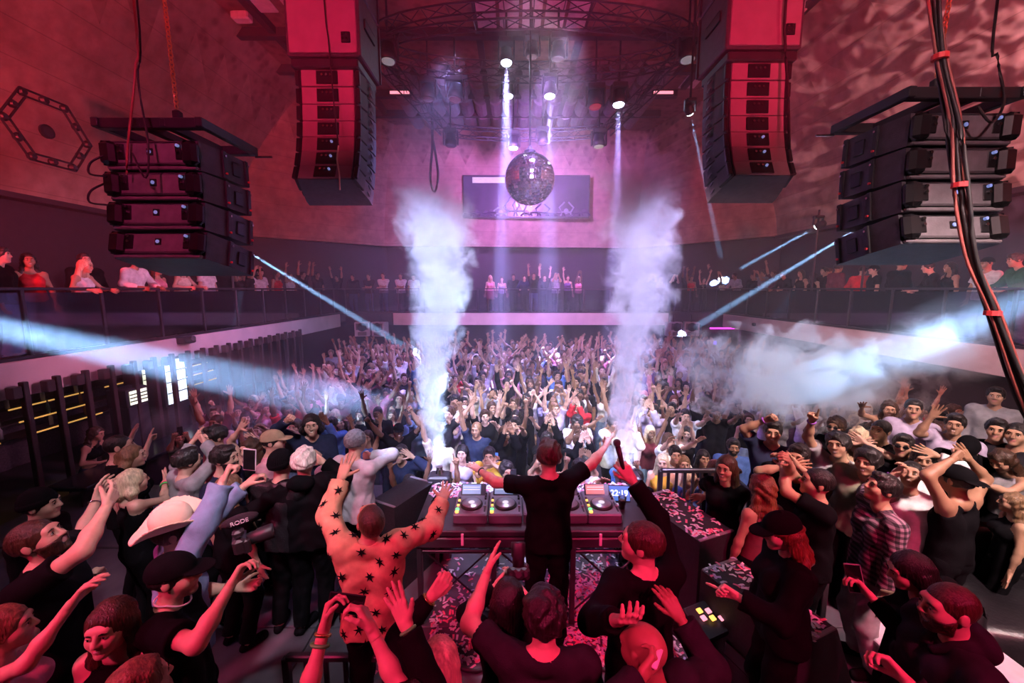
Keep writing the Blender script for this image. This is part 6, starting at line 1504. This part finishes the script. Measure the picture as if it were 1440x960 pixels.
for i, (po, sx_, ha, to, mo) in enumerate([
    ('both', 'm', 'short', 'tee', 'open'), ('both', 'f', 'long', 'tank', 'smile'), ('one', 'm', 'fade', 'tee', 'smile'), ('onel', 'f', 'wavy', 'crop', 'open'), ('phone', 'm', 'messy', 'tee', 'calm'), ('phone', 'f', 'long', 'tee', 'smile'),
    ('clap', 'f', 'bob', 'tank', 'smile'), ('clap', 'm', 'short', 'shirt', 'smile'), ('fwd', 'm', 'quiff', 'tee', 'open'), ('fwd', 'f', 'bangs', 'tee', 'smile'), ('wide', 'm', 'cap', 'tee', 'smile'), ('wide', 'f', 'long', 'dress', 'smile'),
    ('down', 'm', 'short', 'jacket', 'calm'), ('down', 'f', 'wavy', 'tank', 'smile'), ('both', 'm', 'curly', 'long', 'smile'), ('one', 'f', 'bun', 'crop', 'smile')]):
    variant(po, sx_, ha, to, mo, 1 if i < 12 else 2, bottom='none' if to == 'dress' else 'jeans')
NFLOOR = len(VAR)
for po, sx_, ha, to, mo in [('cross', 'm', 'fade', 'tee', 'calm'), ('rail', 'f', 'long', 'tank', 'smile'), ('rail', 'm', 'short', 'shirt', 'calm'), ('down', 'f', 'long', 'dress', 'smile'), ('down', 'm', 'cap', 'tee', 'calm'), ('rail', 'f', 'wavy', 'bra', 'calm')]:
    variant(po, sx_, ha, to, mo, 2, bottom='none' if to == 'dress' else 'jeans')
POSEW = {'both': 'both arms up', 'wide': 'arms flung wide', 'one': 'one arm up', 'onel': 'pointing up', 'phone': 'hands raised', 'clap': 'clapping overhead', 'fwd': 'hands stretched out', 'down': 'arms down', 'cross': 'arms crossed', 'rail': 'leaning'}
HAIRW = {'short': 'short', 'fade': 'cropped', 'messy': 'tousled', 'quiff': 'swept up', 'curly': 'curly', 'long': 'long', 'wavy': 'long wavy', 'bob': 'bobbed', 'bangs': 'fringed', 'bun': 'tied up', 'cap': 'capped'}
HCW = {'black': 'black', 'brown': 'brown', 'light': 'light brown', 'blonde': 'blonde', 'auburn': 'auburn', 'grey': 'grey', 'white': 'bleached'}
rk = random.Random(21)
TOPS = ['black'] * 6 + ['charcoal'] * 2 + ['navy', 'white', 'white', 'grey', 'silver', 'maroon', 'red', 'blue', 'olive', 'denim', 'pink', 'lilac', 'cream', 'purple']
def place(v, loc, yaw, sc, where, group, topc=None, hairc=None, skin=None, hatc='black'):
    skin = skin if skin is not None else rk.choice((0, 0, 0, 1, 1, 1, 2, 2, 3)); hairc = hairc or rk.choice(('black', 'black', 'black', 'brown', 'brown', 'light', 'auburn', 'blonde') if v['sex'] == 'f' else ('black', 'black', 'black', 'brown', 'brown', 'light')); topc = topc or rk.choice(TOPS)
    root = empty('person', loc, yaw); root.scale = (sc, sc, sc)
    lab = '%s %s haired %s in %s %s, %s, %s' % (HAIRW[v['hair']], HCW[hairc], 'woman' if v['sex'] == 'f' else 'man', topc, TOPWORD[v['top']], POSEW[v['pose']], where)
    tag(root, lab, 'person', group)
    for nm, (pn, me) in v['mesh'].items():
        o = bpy.data.objects.new(pn, me); COL.objects.link(o); o.parent = root
        for i, m_ in enumerate(mats_for(nm, skin, hairc, topc, rk.choice(('black', 'denim', 'charcoal', 'navy')), hatc)):
            o.material_slots[i].link = 'OBJECT'; o.material_slots[i].material = m_
    return root
occ = [b for b in BASES.values()]
spots = []
y = 4.95
while y < 17.4:
    row = []
    x = -5.6 - (1.2 if y > 13.8 else 0)
    while x < 8.6:
        px, py = x + rk.uniform(-.13, .13), y + rk.uniform(-.13, .13); x += .60 + (y - 5) * .014
        if (px > 2.72 and py < 6.7) or (px < -1.7 and py < 6.45): continue
        if px < -5.9 and py < 14: continue
        if any((px - ox) ** 2 + (py - oy) ** 2 < .20 for ox, oy in occ): continue
        if abs(px / py) > 1.25: continue
        spots.append((px, py))
    y += .56 + (y - 5) * .022
spots.sort(key=lambda p: p[1])
NIND = 205
PHN = 0
for i, (px, py) in enumerate(spots[:NIND]):
    v = VAR[rk.randrange(12)] if py < 9.5 else VAR[rk.choice([0, 1, 0, 1, 2, 3, 8, 9, 10, 14, 15, 4, 6])]
    yaw = math.pi + rk.uniform(-.45, .45) + math.atan2(px - .4, py) * -.6
    sc = rk.uniform(.95, 1.05); where = ('front rows' if py < 6.9 else 'mid floor' if py < 9.5 else 'rear floor')
    place(v, (px, py, 0), yaw, sc, where, 'dance floor crowd')
    if v['pose'] == 'phone' and PHN < 16:
        PHN += 1; Rz = rotz(yaw); c = np.array([px, py, 0]) + Rz @ ((v['lh'] + v['rh']) / 2 + [0, .03, .11]) * sc
        phone(c, Rz @ np.array([0, -1., 0]), (0, 0, 1), 'small phone held up by a filming guest in the crowd, screen ' + ('lit' if PHN % 3 == 0 else 'dark'), PHN % 3 == 0)['group'] = 'phones held up in the crowd'
# the rest of the crowd in one mass
far = [variant(po, sx_, ha, to, 'calm', 3) for po, sx_, ha, to in (('both', 'm', 'short', 'tee'), ('one', 'f', 'long', 'tank'), ('wide', 'm', 'fade', 'tee'), ('down', 'm', 'messy', 'tee'))]
acc = {}
for (px, py) in spots[NIND:]:
    v = rk.choice(far + far[:3]); yaw = math.pi + rk.uniform(-.5, .5); Rz = rotz(yaw); sc = rk.uniform(.95, 1.06)
    sk = rk.choice((0, 1, 1, 2)); hc = rk.choice(('black', 'brown', 'light')); tcol = rk.choice(('black', 'charcoal', 'navy', 'white', 'grey', 'maroon'))
    for nm, (pn, me) in v['mesh'].items():
        key = ('skin', sk) if nm == 'body' else ('hair', hc) if nm == 'hair' else ('cloth', tcol if nm in GARM else 'black')
        n = len(me.vertices); V = np.empty(n * 3); me.vertices.foreach_get('co', V); V = (V.reshape(-1, 3) * sc) @ Rz.T + [px, py, 0]
        F = np.empty(len(me.polygons) * 4, np.int32)
        fl = [tuple(p.vertices) for p in me.polygons]
        e = acc.setdefault(key, [[], [], 0]); e[0].append(V); e[1] += [tuple(i + e[2] for i in q) for q in fl]; e[2] += n
V = []; F = []; MI = []; ML = []; off = 0
for key, (vs, fs, n) in acc.items():
    V.append(np.vstack(vs)); F += [tuple(i + off for i in q) for q in fs]; MI += [len(ML)] * len(fs); off += n
    ML.append({'skin': SKIN, 'hair': HAIRC, 'cloth': CLOTH}[key[0]][key[1]])
tag(put('crowd', mesh_from('crowd', np.vstack(V), F, MI, True), ML), 'packed far rows of the dance floor crowd below the back balcony', 'crowd', kind='stuff')
# ---- balcony
def bal(px, side, back, v, yaw, topc, hairc, where, sc=1.0, skin=None):
    k = (px - 720) / 560
    if side == 'L': X = BXL - .12 - back; Y = X / k * .99
    elif side == 'R': X = BXR + .12 + back; Y = X / k * .99
    else: Y = BYB + .12 + back; X = k * Y * 1.005
    place(v, (X, Y, BALC), R(yaw), sc, where, 'balcony guests', topc, hairc, skin)
bv = {'cross': VAR[NFLOOR], 'railf': VAR[NFLOOR + 1], 'railm': VAR[NFLOOR + 2], 'dressf': VAR[NFLOOR + 3], 'capm': VAR[NFLOOR + 4], 'braf': VAR[NFLOOR + 5], 'bothm': VAR[0], 'bothf': VAR[1], 'jackm': VAR[12], 'tankf': VAR[13], 'phonem': VAR[4], 'onef': VAR[15], 'onem': VAR[2], 'clapf': VAR[6]}
BL = [(18, 'L', .3, 'jackm', -60, 'black', 'black', 'by the big beam'), (58, 'L', .25, 'tankf', -120, 'red', 'black', 'bar balcony'), (122, 'L', .2, 'railf', -80, 'white', 'blonde', 'bar balcony rail'), (134, 'L', .7, 'jackm', -110, 'black', 'black', 'behind the bending blonde'),
      (196, 'L', .3, 'railm', -90, 'white', 'brown', 'below red speakers'), (232, 'L', .4, 'tankf', -95, 'pink', 'brown', 'below red speakers'), (262, 'L', .3, 'railf', -90, 'cream', 'light', 'below red speakers'), (300, 'L', .35, 'capm', -90, 'white', 'brown', 'below red speakers'),
      (322, 'L', .4, 'jackm', -100, 'black', 'black', 'under the narrow beam'), (345, 'L', .35, 'bothf', -100, 'black', 'brown', 'under the narrow beam'), (358, 'L', .5, 'phonem', -100, 'black', 'black', 'under the narrow beam'), (373, 'L', .35, 'capm', -105, 'white', 'black', 'under the narrow beam'), (396, 'L', .3, 'dressf', -100, 'red', 'brown', 'under the narrow beam'), (414, 'L', .4, 'onef', -110, 'white', 'brown', 'under the narrow beam'), (432, 'L', .5, 'bothm', -110, 'black', 'black', 'bar balcony corner'), (452, 'L', .6, 'onem', -120, 'charcoal', 'black', 'bar balcony corner'),
      (478, 'B', .5, 'bothm', 180, 'black', 'black', 'by the orange lamp'), (500, 'B', .4, 'jackm', 180, 'black', 'black', 'by the orange lamp'), (522, 'B', .3, 'cross', 178, 'charcoal', 'black', 'on the back balcony'), (542, 'B', .25, 'cross', 180, 'white', 'brown', 'on the back balcony'), (566, 'B', .25, 'cross', 184, 'white', 'black', 'on the back balcony'), (584, 'B', .35, 'capm', 180, 'silver', 'black', 'on the back balcony'),
      (690, 'B', .4, 'dressf', 180, 'pink', 'blonde', 'on the back balcony'), (706, 'B', .5, 'tankf', 180, 'lilac', 'brown', 'on the back balcony'), (722, 'B', .6, 'jackm', 180, 'black', 'black', 'on the back balcony'), (737, 'B', .5, 'railm', 180, 'navy', 'black', 'on the back balcony'), (750, 'B', .35, 'bothm', 182, 'black', 'black', 'on the back balcony'), (765, 'B', .35, 'bothm', 178, 'charcoal', 'brown', 'on the back balcony'), (781, 'B', .3, 'phonem', 180, 'grey', 'black', 'on the back balcony'), (797, 'B', .4, 'onef', 185, 'purple', 'black', 'on the back balcony'), (812, 'B', .5, 'clapf', 180, 'pink', 'blonde', 'on the back balcony'),
      (912, 'B', .35, 'phonem', 175, 'black', 'black', 'by the exit sign'), (926, 'B', .25, 'tankf', 178, 'tan', 'blonde', 'by the exit sign'), (942, 'B', .35, 'phonem', 180, 'black', 'black', 'back balcony corner'), (962, 'B', .5, 'bothm', 180, 'black', 'black', 'back balcony corner'), (968, 'B', .2, 'onef', 170, 'red', 'black', 'back balcony corner'), (985, 'B', .5, 'bothf', 175, 'black', 'black', 'back balcony corner'), (1000, 'B', .5, 'bothm', 140, 'black', 'black', 'above the pale speakers'),
      (1012, 'B', .1, 'clapf', 120, 'cream', 'brown', 'above the pale speakers'), (1030, 'R', .4, 'railm', 110, 'silver', 'black', 'under the crossing beams'), (1052, 'R', .5, 'jackm', 110, 'black', 'black', 'under the crossing beams'), (1066, 'R', .45, 'phonem', 105, 'grey', 'black', 'under the crossing beams'), (1080, 'R', .6, 'onem', 105, 'maroon', 'brown', 'under the crossing beams'), (1098, 'R', .3, 'railm', 100, 'black', 'black', 'under the crossing beams'),
      (1118, 'R', .3, 'dressf', 100, 'black', 'black', 'in dark balcony group'), (1134, 'R', .35, 'tankf', -60, 'black', 'black', 'in dark balcony group'), (1150, 'R', .6, 'jackm', 90, 'black', 'black', 'in dark balcony group'), (1166, 'R', .35, 'jackm', -90, 'maroon', 'black', 'turned away, balcony'), (1156, 'R', .9, 'cross', 90, 'black', 'brown', 'behind dark balcony group'),
      (1198, 'R', .3, 'railm', -60, 'red', 'black', 'facing friend, balcony'), (1218, 'R', .4, 'capm', 70, 'black', 'black', 'facing red shirt'), (1252, 'R', .35, 'jackm', -90, 'black', 'black', 'beside red shirt'), (1304, 'R', .35, 'railm', 60, 'black', 'black', 'below grey speakers'), (1322, 'R', .5, 'dressf', 80, 'black', 'black', 'below grey speakers'), (1372, 'R', .5, 'capm', 90, 'white', 'black', 'behind the cable bundle'), (1425, 'R', .4, 'railm', 70, 'green', 'brown', 'beyond the cable bundle')]
for (px, sd, bk, vn, yw, tc_, hc, wh) in BL: bal(px, sd, bk, bv[vn], yw, tc_, hc, wh, rk.uniform(.97, 1.04))
place(bv['braf'], (-7.3, 6.55, 0), R(-80), 1.0, 'behind the bar', 'bar staff', 'black', 'brown', 1)
place(bv['capm'], (-7.9, 5.2, 0), R(-80), 1.0, 'behind the bar', 'bar staff', 'black', 'brown', 1)
# ------------------------------------------------------------------ haze and smoke
def vol_base(name):
    m = bpy.data.materials.new(name); m.use_nodes = True; nt = m.node_tree
    nt.nodes.remove(nt.nodes['Principled BSDF'])
    v = nt.nodes.new('ShaderNodeVolumeScatter'); nt.links.new(v.outputs[0], nt.nodes['Material Output'].inputs['Volume'])
    return m, nt, v
def math_node(nt, op, a, b=None, c=None):
    n = nt.nodes.new('ShaderNodeMath'); n.operation = op
    for i, x in enumerate((a, b, c)):
        if x is None: continue
        if isinstance(x, (int, float)): n.inputs[i].default_value = x
        else: nt.links.new(x, n.inputs[i])
    return n.outputs[0]
def smoke_mat(name, dens, kind, prm, nscale, gain=3.0, seed=0.0, lo=0.0, hi=.45, col=(.97, .98, 1), core=1.5):
    m, nt, v = vol_base(name); v.inputs['Color'].default_value = (*col, 1); v.inputs['Anisotropy'].default_value = .1
    tc = nt.nodes.new('ShaderNodeTexCoord'); mp = nt.nodes.new('ShaderNodeMapping'); mp.inputs['Location'].default_value = (seed, seed * .7, -seed)
    nt.links.new(tc.outputs['Object'], mp.inputs[0])
    nz = nt.nodes.new('ShaderNodeTexNoise'); nz.inputs['Scale'].default_value = nscale; nz.inputs['Detail'].default_value = 6; nz.inputs['Roughness'].default_value = .62; nz.inputs['Distortion'].default_value = .6
    nt.links.new(mp.outputs[0], nz.inputs['Vector'])
    sp = nt.nodes.new('ShaderNodeSeparateXYZ'); nt.links.new(tc.outputs['Object'], sp.inputs[0])
    X, Y, Z = sp.outputs
    if kind == 'plume':
        a, b, w, h = prm
        off = math_node(nt, 'MULTIPLY', math_node(nt, 'SINE', math_node(nt, 'MULTIPLY', Z, 2.1)), w)
        X = math_node(nt, 'ADD', X, off)
        r = math_node(nt, 'SQRT', math_node(nt, 'ADD', math_node(nt, 'MULTIPLY', X, X), math_node(nt, 'MULTIPLY', Y, Y)))
        q = math_node(nt, 'DIVIDE', r, math_node(nt, 'MULTIPLY_ADD', Z, b, a))
        zt = nt.nodes.new('ShaderNodeMapRange'); zt.inputs[1].default_value = 0; zt.inputs[2].default_value = h; zt.inputs[3].default_value = 1.0; zt.inputs[4].default_value = .28
        nt.links.new(Z, zt.inputs[0]); fall = zt.outputs[0]
        en = nt.nodes.new('ShaderNodeMapRange'); en.inputs[1].default_value = h * .8; en.inputs[2].default_value = h * 1.0; en.inputs[3].default_value = 1.0; en.inputs[4].default_value = 0.0
        nt.links.new(Z, en.inputs[0]); fall = math_node(nt, 'MULTIPLY', fall, en.outputs[0])
    else:
        rx, ry, rz = prm
        s2 = None
        for ax, rr in ((X, rx), (Y, ry), (Z, rz)):
            t = math_node(nt, 'DIVIDE', ax, rr); t = math_node(nt, 'MULTIPLY', t, t); s2 = t if s2 is None else math_node(nt, 'ADD', s2, t)
        q = math_node(nt, 'SQRT', s2); fall = 1.0
    val = math_node(nt, 'ADD', math_node(nt, 'MULTIPLY', math_node(nt, 'SUBTRACT', nz.outputs['Fac'], .5), gain), math_node(nt, 'MULTIPLY', math_node(nt, 'SUBTRACT', .8, q), core))
    mr = nt.nodes.new('ShaderNodeMapRange'); mr.interpolation_type = 'SMOOTHSTEP'
    mr.inputs[1].default_value = lo; mr.inputs[2].default_value = hi; mr.inputs[3].default_value = 0; mr.inputs[4].default_value = dens
    nt.links.new(val, mr.inputs[0])
    nt.links.new(math_node(nt, 'MULTIPLY', mr.outputs[0], fall), v.inputs['Density'])
    return m
def haze_hull():
    q = MB(); C = [(-9.2, .85), (10.2, .85), (10.2, 6.0), (8.3, 6.0), (8.3, CEIL - .4), (-7.9, CEIL - .4), (-7.9, 6.0), (-9.2, 6.0)]
    q.prism([(x, 4.62, z) for x, z in C][::-1], (0, 0, 0), (0, 11.9, 0))
    q.box((.5, 18.2, 6.1), (11.8, 3.3, 10.4))
    return q
m, nt, v = vol_base('theatre_haze'); v.inputs['Density'].default_value = .0145; v.inputs['Anisotropy'].default_value = .3
tag(haze_hull().obj('haze', m), 'thin theatrical haze hanging through the whole hall', 'haze', kind='stuff')
def plume(px, py, Y, h, a, b, w, seed, dens, label):
    p = atY(px, py, Y); q = MB(); prof = []
    for k in range(9):
        z = h * k / 8; prof.append(((a + b * z) * 1.25 + w, z))
    o = q.lathe((0, 0, 0), prof, 14).obj('smoke_plume', smoke_mat('jet_smoke_%d' % seed, dens, 'plume', (a, b, w, h), 4.4, seed=seed * 3.7), loc=p)
    tag(o, label, 'smoke', 'jets of smoke rising beside the DJ table', kind='stuff')
plume(618, 655, 4.45, 3.25, .11, .135, .07, 1, 13, 'white smoke jet rising beside the two record decks')
plume(884, 658, 4.45, 3.45, .12, .135, .07, 2, 11, 'white smoke jet rising beside the table clock')
def cloud(px, py, Y, rad, seed, dens, label, ns=1.6, rot=(0, 0, 0), gain=3.6):
    p = atY(px, py, Y); q = MB(); q.ball((0, 0, 0), [r * 1.05 for r in rad], 16, 10)
    o = q.obj('smoke_cloud', smoke_mat('drifting_smoke_%d' % seed, dens, 'cloud', rad, ns, gain, seed=seed * 5.3), loc=p, rot=rot)
    tag(o, label, 'smoke', 'smoke drifting over the dance floor', kind='stuff')
cloud(1125, 530, 6.6, (2.5, .9, .95), 3, 4.2, 'dense white smoke bank drifting below the pale balcony fascia beside the cable bundle', 2.5, (0, .08, 0))
cloud(1325, 490, 5.6, (1.25, .5, .6), 4, .8, 'ragged white smoke wisp in front of the cable bundle', 2.4)
cloud(470, 553, 7.6, (1.5, .6, .34), 5, .9, 'bluish smoke bank lit at the end of the beam over the bar side', 2.0, (0, .2, 0))
def streak(pa, pb, back, rad, dens, seed, label):
    dv = pb - pa; L = np.linalg.norm(dv); mid = (pa + pb) / 2 - unit(dv) * back; q = MB(); q.ball((0, 0, 0), (L * .62, rad, rad), 18, 10)
    o = q.obj('smoke_streak', smoke_mat('beam_smoke_%d' % int(seed), dens, 'cloud', (L * .64, rad * 1.1, rad * 1.1), 1.5, 1.6, seed=seed, lo=-.3, hi=.9), loc=mid, rot=Vector(unit(dv)).to_track_quat('X', 'Z').to_euler())
    tag(o, label, 'smoke', 'smoke drifting over the dance floor', kind='stuff')
streak(atY(0, 462, 4.6), atY(600, 590, 8.6), .6, .58, .30, 9.0, 'long thin smoke streak drifting along the bar side beam')
streak(atY(1440, 426, 5.2), atY(1075, 562, 6.8), .5, .5, .26, 14.0, 'short thin smoke streak along the beam beside the cable bundle')
cloud(330, 590, 7.0, (2.2, .9, .5), 7, .22, 'thin violet smoke hanging low over the bar side guests', 1.2)
for (x, y, c, pw) in ((np.array([-.854, 4.45, 2.08]), 0, (.42, .66, 1.0), 1500), (np.array([1.37, 4.45, 2.08]), 0, (.60, .72, 1.0), 600)):
    spot('smoke_jet_lamp', tuple(x - [0, 0, .12]), tuple(x + [0, 0, 2]), c, pw, 38, .5, .05)
